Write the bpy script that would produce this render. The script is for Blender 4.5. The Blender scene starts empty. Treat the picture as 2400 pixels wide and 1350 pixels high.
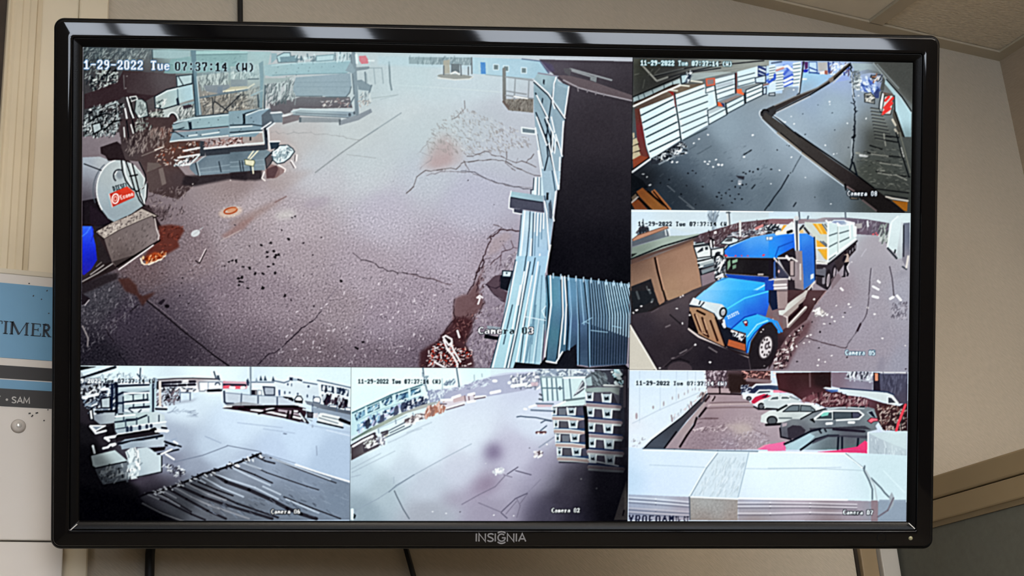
import bpy, bmesh, math
import numpy as np
from mathutils import Matrix, Vector

# ---------------------------------------------------------------- camera, world, lights, exposure
scn = bpy.context.scene
COL = scn.collection
# rows: the room's right, depth and up axes seen in camera axes (right, down, forward)
MW = np.array([[0.8934933669, 0.0947493608, 0.4389671536], [-0.4440901816, 0.3316814873, 0.8323288422], [-0.0667346526, -0.9386213026, 0.3384324697]])
FOC = 3200.
CAM = np.array([0., 0., 1.6])
cd = bpy.data.cameras.new('camera')
cd.sensor_width = 36
cd.lens = FOC * 36 / 2400
cd.clip_start = .02
cam = bpy.data.objects.new('camera', cd)
COL.objects.link(cam)
r, u, b = MW @ [1, 0, 0], MW @ [0, -1, 0], MW @ [0, 0, -1]
cam.matrix_world = Matrix(((r[0], u[0], b[0], CAM[0]), (r[1], u[1], b[1], CAM[1]), (r[2], u[2], b[2], CAM[2]), (0, 0, 0, 1)))
scn.camera = cam
world = bpy.data.worlds.new('world')
scn.world = world
world.use_nodes = True
world.node_tree.nodes['Background'].inputs[0].default_value = (.6, .7, .85, 1)
world.node_tree.nodes['Background'].inputs[1].default_value = .6
vs = scn.view_settings
vs.view_transform = 'Standard'
vs.look = 'None'
vs.exposure = 0
vs.gamma = 1
vs.use_curve_mapping = False
cy_ = scn.cycles
cy_.adaptive_threshold = .025
cy_.max_bounces = 5
cy_.diffuse_bounces = 3
cy_.glossy_bounces = 3
cy_.transmission_bounces = 2
cy_.sample_clamp_indirect = 6
cy_.caustics_reflective = False
cy_.caustics_refractive = False
SKY = 10.           # glow of the added window panes, standing for overcast daylight
LAMP = 23.          # strength of the ceiling lamps' diffusers
# the room: front wall at YW, right wall at XR, ceiling grid at ZC
YW, XR, XL, YB, ZC = 1.3, 1.56, -2.0, -2.4, 2.5885


def lin(h, k=1.):
    c = [int(h[i:i + 2], 16) / 255 for i in (0, 2, 4)]
    return [k * (x / 12.92 if x <= .04045 else ((x + .055) / 1.055) ** 2.4) for x in c] + [1]


def mat(name, col, rough=.6, spec=.4, metal=0., var=.0, scale=40., bump=0., bscale=200., emit=None, es=1., coat=0., stretch=None, alpha=None):
    m = bpy.data.materials.new(name)
    m.use_nodes = True
    nt = m.node_tree
    p = nt.nodes['Principled BSDF']
    p.inputs['Roughness'].default_value = rough
    p.inputs['Specular IOR Level'].default_value = spec
    p.inputs['Metallic'].default_value = metal
    p.inputs['Coat Weight'].default_value = coat
    c = lin(col) if isinstance(col, str) else col
    p.inputs['Base Color'].default_value = c
    if var or bump:
        tc = nt.nodes.new('ShaderNodeTexCoord')
        mp = nt.nodes.new('ShaderNodeMapping')
        nt.links.new(tc.outputs['Object'], mp.inputs[0])
        if stretch:
            mp.inputs['Rotation'].default_value = stretch[1]
            mp.inputs['Scale'].default_value = stretch[0]
    if var:
        n = nt.nodes.new('ShaderNodeTexNoise')
        n.inputs['Scale'].default_value = scale
        n.inputs['Detail'].default_value = 6
        nt.links.new(mp.outputs[0], n.inputs['Vector'])
        rp = nt.nodes.new('ShaderNodeMapRange')
        rp.inputs[1].default_value = .3
        rp.inputs[2].default_value = .7
        rp.inputs[3].default_value = 1 - var
        rp.inputs[4].default_value = 1 + var
        nt.links.new(n.outputs[0], rp.inputs[0])
        mx = nt.nodes.new('ShaderNodeMix')
        mx.data_type = 'RGBA'
        mx.blend_type = 'MULTIPLY'
        mx.inputs[0].default_value = 1
        mx.inputs[6].default_value = c
        nt.links.new(rp.outputs[0], mx.inputs[7])
        nt.links.new(mx.outputs[2], p.inputs['Base Color'])
    if bump:
        n2 = nt.nodes.new('ShaderNodeTexNoise')
        n2.inputs['Scale'].default_value = bscale
        n2.inputs['Detail'].default_value = 4
        nt.links.new(mp.outputs[0], n2.inputs['Vector'])
        bp = nt.nodes.new('ShaderNodeBump')
        bp.inputs['Strength'].default_value = bump
        bp.inputs['Distance'].default_value = .002
        nt.links.new(n2.outputs[0], bp.inputs['Height'])
        nt.links.new(bp.outputs[0], p.inputs['Normal'])
    if emit:
        p.inputs['Emission Color'].default_value = lin(emit)
        p.inputs['Emission Strength'].default_value = es
    return m


def link(name, me, m=None, parent=None):
    o = bpy.data.objects.new(name, me)
    COL.objects.link(o)
    if m:
        me.materials.append(m)
    if parent:
        o.parent = parent
    return o


def bm_box(bm, x0, x1, y0, y1, z0, z1, bev=0.):
    vs_ = [bm.verts.new((x, y, z)) for x in (x0, x1) for y in (y0, y1) for z in (z0, z1)]
    fs = [bm.faces.new([vs_[i] for i in f]) for f in ((0, 1, 3, 2), (4, 6, 7, 5), (0, 4, 5, 1), (2, 3, 7, 6), (0, 2, 6, 4), (1, 5, 7, 3))]
    if bev:
        es = list({e for f in fs for e in f.edges})
        bmesh.ops.bevel(bm, geom=es, offset=bev, segments=2, affect='EDGES', profile=.5)


def done(name, bm, m, parent=None, smooth=False):
    bmesh.ops.recalc_face_normals(bm, faces=bm.faces)
    me = bpy.data.meshes.new(name)
    bm.to_mesh(me)
    bm.free()
    if smooth:
        for p in me.polygons:
            p.use_smooth = True
    return link(name, me, m, parent)


def box(name, dims, m, parent=None, bev=0.):
    bm = bmesh.new()
    bm_box(bm, *dims, bev)
    return done(name, bm, m, parent)


def tag(o, label=None, cat=None, group=None, kind=None):
    for k, v in (('label', label), ('category', cat), ('group', group), ('kind', kind)):
        if v:
            o[k] = v
    return o


def empty(name, loc):
    o = bpy.data.objects.new(name, None)
    o.empty_display_size = .05
    o.location = loc
    COL.objects.link(o)
    return o


def tube(name, pts, rad, m, parent=None, seg=10):
    bm = bmesh.new()
    P_ = [Vector(p) for p in pts]
    rings = []
    for i, p in enumerate(P_):
        t = (P_[min(i + 1, len(P_) - 1)] - P_[max(i - 1, 0)]).normalized()
        a = t.cross(Vector((0, 1, 0)) if abs(t.y) < .9 else Vector((1, 0, 0))).normalized()
        c = t.cross(a)
        rings.append([bm.verts.new(p + (a * math.cos(k * 2 * math.pi / seg) + c * math.sin(k * 2 * math.pi / seg)) * rad) for k in range(seg)])
    for i in range(len(rings) - 1):
        for k in range(seg):
            bm.faces.new((rings[i][k], rings[i][(k + 1) % seg], rings[i + 1][(k + 1) % seg], rings[i + 1][k]))
    bm.faces.new(rings[0])
    bm.faces.new(rings[-1])
    return done(name, bm, m, parent, True)


def bm_strokes(bm, lines, w, place, depth):
    """flat letter strokes: polylines in 2-D, mitred ribbons w wide; place(x, y, h) -> point, h = 0 back, 1 front"""
    for l in lines:
        q = [Vector((p[0], p[1])) for p in l]
        L_, R_ = [], []
        closed = (q[0] - q[-1]).length < 1e-9
        for i, p in enumerate(q):
            a = q[i] - q[i - 1] if i else (q[-1] - q[-2] if closed else q[1] - q[0])
            c = q[i + 1] - q[i] if i < len(q) - 1 else (q[1] - q[0] if closed else q[-1] - q[-2])
            a.normalize()
            c.normalize()
            n = Vector((-(a + c).y, (a + c).x))
            n.normalize()
            k = max(.5, n.dot(Vector((-a.y, a.x))))
            L_.append(p + n * (w / 2 / k))
            R_.append(p - n * (w / 2 / k))
        V_ = [[bm.verts.new(place(s.x, s.y, h)) for s in S] for S in (L_, R_) for h in (0, 1)]
        l0, l1, r0, r1 = V_
        for i in range(len(q) - 1):
            for f in ((l1[i], l1[i + 1], r1[i + 1], r1[i]), (l0[i], l0[i + 1], l1[i + 1], l1[i]), (r0[i], r1[i], r1[i + 1], r0[i + 1])):
                bm.faces.new(f)
        if not closed:
            bm.faces.new((l0[0], l1[0], r1[0], r0[0]))
            bm.faces.new((l0[-1], r0[-1], r1[-1], l1[-1]))


def arc(cx, cy, rx, ry, a0, a1, n=12):
    return [(cx + rx * math.cos(math.radians(a0 + (a1 - a0) * i / n)), cy + ry * math.sin(math.radians(a0 + (a1 - a0) * i / n))) for i in range(n + 1)]


# ---------------------------------------------------------------- materials of the room
def wallpaper(name, col, amp):
    """vinyl wall covering with a fine slanting weave"""
    m = mat(name, col, .75, .25)
    nt = m.node_tree
    p = nt.nodes['Principled BSDF']
    tc = nt.nodes.new('ShaderNodeTexCoord')
    mp0 = nt.nodes.new('ShaderNodeMapping')
    mp0.inputs['Rotation'].default_value = (0, math.radians(-38), 0)
    mp = nt.nodes.new('ShaderNodeMapping')
    mp.inputs['Scale'].default_value = (110, 110, 640)
    nt.links.new(tc.outputs['Object'], mp0.inputs[0])
    nt.links.new(mp0.outputs[0], mp.inputs[0])
    n = nt.nodes.new('ShaderNodeTexNoise')
    n.inputs['Scale'].default_value = 1
    n.inputs['Detail'].default_value = 3
    nt.links.new(mp.outputs[0], n.inputs['Vector'])
    n2 = nt.nodes.new('ShaderNodeTexNoise')
    n2.inputs['Scale'].default_value = 9
    n2.inputs['Detail'].default_value = 5
    nt.links.new(tc.outputs['Object'], n2.inputs['Vector'])
    ad = nt.nodes.new('ShaderNodeMath')
    ad.operation = 'MULTIPLY_ADD'
    ad.inputs[1].default_value = .35
    nt.links.new(n2.outputs[0], ad.inputs[0])
    nt.links.new(n.outputs[0], ad.inputs[2])
    rp = nt.nodes.new('ShaderNodeMapRange')
    for i, v in ((1, .4), (2, .95), (3, 1 - amp), (4, 1 + amp)):
        rp.inputs[i].default_value = v
    nt.links.new(ad.outputs[0], rp.inputs[0])
    mx = nt.nodes.new('ShaderNodeMix')
    mx.data_type = 'RGBA'
    mx.blend_type = 'MULTIPLY'
    mx.inputs[0].default_value = 1
    mx.inputs[6].default_value = lin(col)
    nt.links.new(rp.outputs[0], mx.inputs[7])
    nt.links.new(mx.outputs[2], p.inputs['Base Color'])
    bp = nt.nodes.new('ShaderNodeBump')
    bp.inputs['Strength'].default_value = .5
    bp.inputs['Distance'].default_value = .0012
    nt.links.new(n.outputs[0], bp.inputs['Height'])
    nt.links.new(bp.outputs[0], p.inputs['Normal'])
    return m


M_WALL = wallpaper('woven_vinyl_wall', 'b6ac9b', .11)
M_WALL2 = wallpaper('woven_vinyl_side_wall', 'ab9a85', .08)
M_PAINT = mat('dark_painted_wall', '5c564e', .8, .2, var=.04, scale=6, bump=.1)
M_FLOOR = mat('carpet_floor', '6e665a', .95, .1, var=.2, scale=90, bump=.4)
M_TILE = mat('ceiling_tile_plain', 'dfd7c6', .95, .1, var=.05, scale=30, bump=.25, bscale=260)
M_TILE2 = mat('ceiling_tile_fissured', 'dacfba', .95, .1, var=.12, scale=120, bump=.9, bscale=140, stretch=((1, 2.2, 1), (0, 0, .5)))
M_GRID = mat('ceiling_grid_metal', 'b9ae98', .5, .4, var=.03)
M_TRIM = mat('cream_painted_trim', 'd6c6a8', .4, .45, var=.04, scale=14, bump=.06, bscale=60)
M_TRIM2 = mat('ivory_painted_board', 'd9ccb2', .42, .45, var=.03, scale=10)
M_DARKGAP = mat('dark_gap_edge', '2e2822', .8, .2, var=.2)
# ---------------------------------------------------------------- the room
tag(box('floor', (XL, XR, YB, YW, -.05, 0), M_FLOOR), kind='structure')
tag(box('wall_front', (XL - .1, XR + .1, YW, YW + .1, 0, ZC + .1), M_WALL), kind='structure')
tag(box('wall_right', (XR, XR + .1, YB, YW, 0, ZC + .1), M_WALL2), kind='structure')
# back and left walls with window openings; glowing panes added for the bezel's reflections
def holed(name, axis, at0, at1, lo, hi, holes):
    """a wall along one axis with rectangular openings (a0, a1, z0, z1)"""
    bm = bmesh.new()

    def blk(a0, a1, z0, z1):
        if a1 - a0 > 1e-6 and z1 - z0 > 1e-6:
            if axis == 'x':
                bm_box(bm, a0, a1, at0, at1, z0, z1)
            else:
                bm_box(bm, at0, at1, a0, a1, z0, z1)
    p = lo
    for a0, a1, z0, z1 in holes:
        blk(p, a0, 0, ZC + .1)
        blk(a0, a1, 0, z0)
        blk(a0, a1, z1, ZC + .1)
        p = a1
    blk(p, hi, 0, ZC + .1)
    return tag(done(name, bm, M_PAINT), kind='structure')


M_FRAME = mat('window_frame_paint', '3c3a38', .5, .4, var=.03)
M_SKYPANE = mat('glowing_window_pane', 'cfd8e0', .1, .5, emit='e2ebf8', es=SKY)
WB = [(-1.64, -1.28, 1.45, 2.36), (-.95, .52, 1.38, 2.44)]
WL = [(-2.25, -1.55, 1.3, 2.3)]
holed('wall_back', 'x', YB - .1, YB, XL - .1, XR + .1, WB)
holed('wall_left', 'y', XL - .1, XL, YB, YW, WL)


def window(n, axis, at, a0, a1, z0, z1, bars):
    c = (a0 + a1) / 2
    o = tag(empty('window_%d' % n, (c, at, z0) if axis == 'x' else (at, c, z0)), kind='structure')
    bm = bmesh.new()
    h, t = (a1 - a0) / 2, z1 - z0

    def blk(p, q, r_, s_, d0, d1, name=None, m=None):
        dims = (p, q, d0, d1, r_, s_) if axis == 'x' else (d0, d1, p, q, r_, s_)
        if name:
            return box(name, dims, m, o)
        bm_box(bm, *dims)
    for p, q, r_, s_ in ((-h, -h + .04, 0, t), (h - .04, h, 0, t), (-h, h, 0, .04), (-h, h, t - .04, t)):
        blk(p, q, r_, s_, -.085, -.02)
    cuts = [-h + .04] + [v for bb in bars for v in (bb[0] - c, bb[1] - c)] + [h - .04]
    for bb in bars:
        blk(bb[0] - c, bb[1] - c, .04, t - .04, -.085, -.02)
    done('window_frame', bm, M_FRAME, o)
    for k in range(0, len(cuts), 2):
        blk(cuts[k], cuts[k + 1], .04, t - .04, -.06, -.05, 'pane', M_SKYPANE)


window(1, 'x', YB, *WB[0], [])
window(2, 'x', YB, *WB[1], [(-.60, -.53), (-.16, -.14)])
window(3, 'y', XL, *WL[0], [(-1.93, -1.90)])
# suspended ceiling: slab, grid bars and tiles
ceil = tag(box('ceiling', (XL - .1, XR + .1, YB - .1, YW + .1, ZC + .1, ZC + .15), M_PAINT), kind='structure')
xs, x = [], 1.297
while x > XL:
    xs.append(x)
    x -= .61
ys, y = [], .68
while y > YB:
    ys.append(y)
    y -= .61
for x in xs:
    box('grid_bar', (x - .012, x + .012, YB, YW - .02, ZC, ZC + .004), M_GRID, ceil)
for y in ys:
    box('grid_bar', (XL, XR - .02, y - .012, y + .012, ZC - .0003, ZC + .0037), M_GRID, ceil)
for dims in ((XL, XR, YW - .021, YW, ZC, ZC + .0035), (XR - .021, XR, YB, YW, ZC + .0002, ZC + .0037), (XL, XL + .021, YB, YW, ZC, ZC + .0035), (XL, XR, YB, YB + .021, ZC, ZC + .0035)):
    box('wall_angle', dims, M_GRID, ceil)
LIGHTS = [(1, 2), (1, 4), (3, 2), (3, 4)]
ex = [XR] + xs + [XL]
ey = [YW] + ys + [YB]
for i in range(len(ex) - 1):
    for j in range(len(ey) - 1):
        if (i, j) in LIGHTS:
            continue
        box('ceiling_tile', (ex[i + 1], ex[i], ey[j + 1], ey[j], ZC + .0045, ZC + .017), M_TILE2 if (i * 3 + j) % 2 == 0 else M_TILE, ceil)
# unseen lamps added to the grid, placed to brighten the television's wall
M_LFRAME = mat('lamp_frame_white', 'd8d8d4', .4, .4)
M_DIFF = mat('lamp_diffuser', 'f2f2ee', .5, .3, emit='fff4e6', es=LAMP)
NAMES = {(1, 2): 'nearest to the television', (1, 4): 'nearest to the wide window', (3, 2): 'left of the camera', (3, 4): 'nearest to the narrow window'}
for (i, j) in LIGHTS:
    x0, x1, y0, y1 = ex[i + 1] + .012, ex[i] - .012, ey[j + 1] + .012, ey[j] - .012
    cx, cy = (x0 + x1) / 2, (y0 + y1) / 2
    o = tag(empty('added_ceiling_light', (cx, cy, ZC)), 'unseen square recessed ceiling light, the one ' + NAMES[(i, j)], 'ceiling light', 'unseen recessed ceiling lights')
    bm = bmesh.new()
    a, c = (x1 - x0) / 2, (y1 - y0) / 2
    for d in ((-a, -a + .025, -c, c), (a - .025, a, -c, c), (-a + .025, a - .025, -c, -c + .025), (-a + .025, a - .025, c - .025, c)):
        bm_box(bm, *d, .001, .05)
    done('frame', bm, M_LFRAME, o)
    box('diffuser', (-a + .025, a - .025, -c + .025, c - .025, .012, .016), M_DIFF, o)

# ---------------------------------------------------------------- door casing boards left of the television
def profile(name, pts, z0, z1, m):
    """vertical moulding: (x, y) outline extruded upward"""
    bm = bmesh.new()
    lo = [bm.verts.new((p[0], p[1], z0)) for p in pts]
    hi = [bm.verts.new((p[0], p[1], z1)) for p in pts]
    for k in range(len(pts)):
        n = (k + 1) % len(pts)
        bm.faces.new((lo[k], lo[n], hi[n], hi[k]))
    bm.faces.new(lo)
    bm.faces.new(hi)
    return tag(done(name, bm, m), kind='structure')


E0 = YW + .002
profile('trim_1', [(.1235, E0), (.1235, YW - .0125), (.1245, YW - .0155), (.1265, YW - .0165), (.1285, YW - .0152), (.1305, YW - .0148), (.133, YW - .0160), (.138, YW - .0160), (.1395, YW - .0150), (.145, YW - .0148), (.1465, YW - .0160),
                   (.152, YW - .0158), (.1535, YW - .0128), (.158, YW - .0110), (.158, E0)], 0, ZC, M_TRIM)
profile('trim_2', [(.158, E0), (.158, YW - .0085), (.1935, YW - .0085), (.1945, YW - .0075), (.1945, E0)], 0, ZC, M_TRIM2)
profile('trim_3', [(.1945, E0), (.1945, YW - .012), (.196, YW - .013), (.2225, YW - .013), (.224, YW - .0115), (.224, E0)], 0, ZC, M_TRIM2)
tag(box('door_1', (-.75, .125, YW - .008, YW + .002, 0, 2.08), mat('dark_door_face', '4a4038', .6, .3, var=.08, scale=12)), kind='structure')
tag(box('trim_4', (-.8, .125, YW - .0115, YW + .002, 2.08, ZC), mat('dark_edge_panel', '3a3028', .7, .3, var=.25, scale=25)), kind='structure')
# ---------------------------------------------------------------- office partition right of the television
M_PPANEL = mat('partition_fabric', '62625a', .9, .15, var=.06, scale=160, bump=.25, bscale=500)
M_PRAIL = mat('partition_rail', '8f7d60', .5, .35, var=.04, scale=20)
M_PEDGE = mat('partition_edge_strip', '77684f', .5, .35, var=.04)
part = tag(empty('office_partition', (1.21, .75, 0)), 'dark grey office partition with two beige top rails, meeting the wall right of the television', 'partition')
px, py = 1.21, .75
box('panel', (1.188 - px, 1.232 - px, .2 - py, YW - py, .05, 1.849), M_PPANEL, part, .002)
box('top_rail', (1.183 - px, 1.237 - px, .19 - py, YW - py, 1.8805, 1.907), M_PRAIL, part, .0025)
box('lower_rail', (1.184 - px, 1.236 - px, .19 - py, YW - py, 1.8545, 1.8795), M_PRAIL, part, .002)
box('edge_strip', (1.1865 - px, 1.2335 - px, .195 - py, YW - py, 1.8485, 1.8545), M_PEDGE, part)
box('wall_post', (1.157 - px, 1.184 - px, YW - .014 - py, YW - py, .0, 1.848), mat('partition_post_white', 'b4b0a8', .5, .35, var=.03), part, .0015)
box('wall_channel', (1.131 - px, 1.156 - px, YW - .008 - py, YW - py, .0, 1.848), mat('partition_channel_tan', '8f7c60', .55, .35, var=.05), part, .0015)
box('shadow_gap', (1.1265 - px, 1.131 - px, YW - .002 - py, YW + .001 - py, .0, 1.848), M_DARKGAP, part)
for yy in (.3, 1.15):
    box('foot', (1.16 - px, 1.26 - px, yy - .03 - py, yy + .03 - py, 0, .05), M_PEDGE, part, .004)
# ---------------------------------------------------------------- the picture on the screen
# a small scan-converter: flat shapes, strokes, grain and pixel lettering are drawn into an array that
# becomes the colours of the screen's own mesh points.  Shapes are given in view units (ox, oy, scale).
CW, CH = 1944, 1094
CV = np.zeros((CH, CW, 3), np.float32)
SCR_PX = [(194, 108), (2137, 145), (2124, 1224), (189, 1222)]


def homog(src, dst):
    A = []
    for (x, y), (u, v) in zip(src, dst):
        A.append([x, y, 1, 0, 0, 0, -u * x, -u * y, -u])
        A.append([0, 0, 0, x, y, 1, -v * x, -v * y, -v])
    return np.linalg.svd(np.array(A, float))[2][-1].reshape(3, 3)


HM = homog(SCR_PX, [(0, 0), (CW, 0), (CW, CH), (0, CH)])
VIEW = [0., 0., 1.]
CLIP = [0, 0, CW, CH]
RNG = np.random.RandomState(7)


def V(ox, oy, s):
    VIEW[:] = [ox, oy, s]


def warp(p):
    p = np.asarray(p, float).reshape(-1, 2)
    q = np.c_[p, np.ones(len(p))] @ HM.T
    return q[:, :2] / q[:, 2:]


def tr(pts):
    p = np.asarray(pts, float).reshape(-1, 2)
    return warp(p / VIEW[2] + VIEW[:2])


def hx(c):
    if isinstance(c, str):
        return np.array([int(c[i:i + 2], 16) for i in (0, 2, 4)], np.float32) / 255
    return np.asarray(c, np.float32)


def box_of(q, pad=2):
    x0 = max(CLIP[0], int(np.floor(q[:, 0].min() - pad)))
    x1 = min(CLIP[2], int(np.ceil(q[:, 0].max() + pad)))
    y0 = max(CLIP[1], int(np.floor(q[:, 1].min() - pad)))
    y1 = min(CLIP[3], int(np.ceil(q[:, 1].max() + pad)))
    return x0, y0, x1, y1


def cover(q, b):
    x0, y0, x1, y1 = b
    cov = np.zeros((y1 - y0, x1 - x0), np.float32)
    n = len(q)
    for sy in (.25, .75):
        Y = np.arange(y0, y1)[:, None] + sy
        for sx in (.25, .75):
            X = np.arange(x0, x1)[None, :] + sx
            ins = np.zeros(cov.shape, bool)
            for i in range(n):
                ax, ay = q[i]
                bx, by = q[(i + 1) % n]
                if ay == by:
                    continue
                xs = ax + (Y - ay) * (bx - ax) / (by - ay)
                ins ^= ((Y >= min(ay, by)) & (Y < max(ay, by))) & (X < xs)
            cov += ins * .25
    return cov


def blur(a, r):
    """three box passes, about a gaussian of sigma r"""
    k = max(1, int(round(r)))
    for ax in (0, 1):
        for _ in range(2):
            pad = [(0, 0)] * a.ndim
            pad[ax] = (k + 1, k)
            c = np.cumsum(np.pad(a, pad, mode='edge'), axis=ax, dtype=np.float64)
            n = a.shape[ax]
            hi = np.take(c, np.arange(2 * k + 1, 2 * k + 1 + n), axis=ax)
            lo = np.take(c, np.arange(0, n), axis=ax)
            a = ((hi - lo) / (2 * k + 1)).astype(np.float32)
    return a


def comp(b, cov, c, a=1.):
    x0, y0, x1, y1 = b
    t = CV[y0:y1, x0:x1]
    k = (cov * a)[..., None]
    t += (c - t) * k


def P(c, pts, a=1., soft=0):
    q = tr(pts)
    b = box_of(q, 2 + 3 * soft)
    if b[0] >= b[2] or b[1] >= b[3]:
        return
    m = cover(q, b)
    if soft:
        m = blur(m, soft)
    comp(b, m, hx(c), a)


def seg(q0, q1, w, c, a):
    b = box_of(np.array([q0, q1]), w / 2 + 2)
    if b[0] >= b[2] or b[1] >= b[3]:
        return
    X = np.arange(b[0], b[2])[None, :] + .5 - q0[0]
    Y = np.arange(b[1], b[3])[:, None] + .5 - q0[1]
    d = q1 - q0
    l2 = max(float(d @ d), 1e-6)
    t = np.clip((X * d[0] + Y * d[1]) / l2, 0, 1)
    D = np.hypot(X - t * d[0], Y - t * d[1])
    comp(b, np.clip(w / 2 + .5 - D, 0, min(1, w)), c, a)


def L(c, w, pts, a=1.):
    q = tr(pts)
    c = hx(c)
    for i in range(len(q) - 1):
        seg(q[i], q[i + 1], w, c, a)


def LL(c, w, *lines, a=1.):
    for l in lines:
        L(c, w, l, a)


def O(c, cx, cy, rx, ry=None, ang=0, a=1., n=18, soft=0, t0=0, t1=360):
    ry = rx if ry is None else ry
    t = np.radians(np.linspace(t0, t1, n, endpoint=(t1 - t0) < 360))
    ca, sa = math.cos(math.radians(ang)), math.sin(math.radians(ang))
    x = rx * np.cos(t)
    y = ry * np.sin(t)
    P(c, np.c_[cx + x * ca - y * sa, cy + x * sa + y * ca], a, soft)


def ring(c, w, cx, cy, rx, ry=None, ang=0, t0=0, t1=360, n=20, a=1.):
    ry = rx if ry is None else ry
    t = np.radians(np.linspace(t0, t1, n))
    ca, sa = math.cos(math.radians(ang)), math.sin(math.radians(ang))
    x = rx * np.cos(t)
    y = ry * np.sin(t)
    L(c, w, np.c_[cx + x * ca - y * sa, cy + x * sa + y * ca], a)


def PO(c, pts, lc='101820', w=2, a=1., la=1.):
    """filled shape with its dark outline"""
    P(c, pts, a)
    p = list(pts)
    L(lc, w, p + p[:2], la)


def GR(pts, ctl, a=1., soft=0, pw=2.2):
    """fill blended from colour points (x, y, colour)"""
    q = tr(pts) if pts is not None else np.array([[CLIP[0], CLIP[1]], [CLIP[2], CLIP[3]]], float)
    b = box_of(q, 2 + 3 * soft)
    if b[0] >= b[2] or b[1] >= b[3]:
        return
    st = 8
    gx = np.arange(b[0], b[2] + st, st)
    gy = np.arange(b[1], b[3] + st, st)
    X, Y = np.meshgrid(gx, gy)
    num = np.zeros(X.shape + (3,))
    den = np.zeros(X.shape)
    for x, y, c in ctl:
        p = tr([x, y])[0]
        w = 1 / (((X - p[0]) ** 2 + (Y - p[1]) ** 2) + 300.) ** (pw / 2)
        num += w[..., None] * hx(c)
        den += w
    g = (num / den[..., None]).astype(np.float32)
    iy = (np.arange(b[1], b[3]) - b[1]) / st
    ix = (np.arange(b[0], b[2]) - b[0]) / st
    y0 = iy.astype(int)
    x0 = ix.astype(int)
    fy = (iy - y0)[:, None, None].astype(np.float32)
    fx = (ix - x0)[None, :, None].astype(np.float32)
    y1 = np.minimum(y0 + 1, len(gy) - 1)
    x1 = np.minimum(x0 + 1, len(gx) - 1)
    g = (g[y0][:, x0] * (1 - fx) + g[y0][:, x1] * fx) * (1 - fy) + (g[y1][:, x0] * (1 - fx) + g[y1][:, x1] * fx) * fy
    m = np.ones((b[3] - b[1], b[2] - b[0]), np.float32) if pts is None else cover(q, b)
    if soft:
        m = blur(m, soft)
    comp(b, m, g, a)


def NZ(pts, amp, fine=1, coarse=3, soft=6, tint=(1, 1, 1), k=0.):
    """band-passed grain inside a shape"""
    q = tr(pts)
    b = box_of(q, 2 + 2 * soft)
    if b[0] >= b[2] or b[1] >= b[3]:
        return
    m = cover(q, b)
    if soft:
        m = blur(m, soft)
    n = RNG.randn(*m.shape).astype(np.float32)
    n = blur(n, fine) - blur(n, coarse) if fine else n - blur(n, coarse)
    n /= n.std() + 1e-6
    n = np.sign(n) * np.abs(n) ** (1 + k)
    CV[b[1]:b[3], b[0]:b[2]] += (n * m * amp)[..., None] * np.asarray(tint, np.float32)


def inside(q, p):
    r = False
    for i in range(len(q)):
        ax, ay = q[i]
        bx, by = q[(i + 1) % len(q)]
        if (ay > p[1]) != (by > p[1]) and p[0] < ax + (p[1] - ay) * (bx - ax) / (by - ay):
            r = not r
    return r


def SC(c, pts, n, ln=4, w=1.6, ang=60, jit=40, a=.9):
    """n short strokes scattered in a shape; c is one colour or several"""
    q = tr(pts)
    cs = [hx(x) for x in (c if isinstance(c, (list, tuple)) else [c])]
    lo, hi = q.min(0), q.max(0)
    k = 0
    for _ in range(n * 6):
        if k >= n:
            break
        p = lo + RNG.rand(2) * (hi - lo)
        if not inside(q, p):
            continue
        k += 1
        t = math.radians(ang + RNG.uniform(-jit, jit))
        l = ln * RNG.uniform(.4, 1.3) / 2
        d = np.array([math.cos(t), -math.sin(t)]) * l
        seg(p - d, p + d, w * RNG.uniform(.6, 1.3), cs[RNG.randint(len(cs))], a)


def D(c, r, pts, a=1.):
    """small irregular specks"""
    for x, y in np.asarray(pts, float).reshape(-1, 2):
        t = np.linspace(0, 2 * math.pi, 8)[:-1] + RNG.uniform(0, 6)
        k = r * VIEW[2] * RNG.uniform(.45, 1.25, 7)
        e = RNG.uniform(.5, 1.)
        P(c, np.c_[x + k * np.cos(t), y + k * e * np.sin(t)], a)


def WIG(c, w, pts, amp=2., a=1., step=9):
    """a wandering crack along the given points (amp and step in picture pixels)"""
    q = tr(pts)
    c = hx(c)
    out = [q[0]]
    for i in range(len(q) - 1):
        d = q[i + 1] - q[i]
        n = max(1, int(np.hypot(*d) / step))
        for j in range(1, n + 1):
            o = RNG.randn(2) * amp * (0 if j == n else 1)
            out.append(q[i] + d * j / n + o)
    for i in range(len(out) - 1):
        seg(out[i], out[i + 1], w * RNG.uniform(.4, 1.05), c, a)
        if RNG.rand() < .3 * (amp > 1.1):
            d = (out[i + 1] - out[i])[::-1] * RNG.uniform(-.9, .9)
            seg(out[i], out[i] + d, w * .45, c, a * .8)


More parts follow.
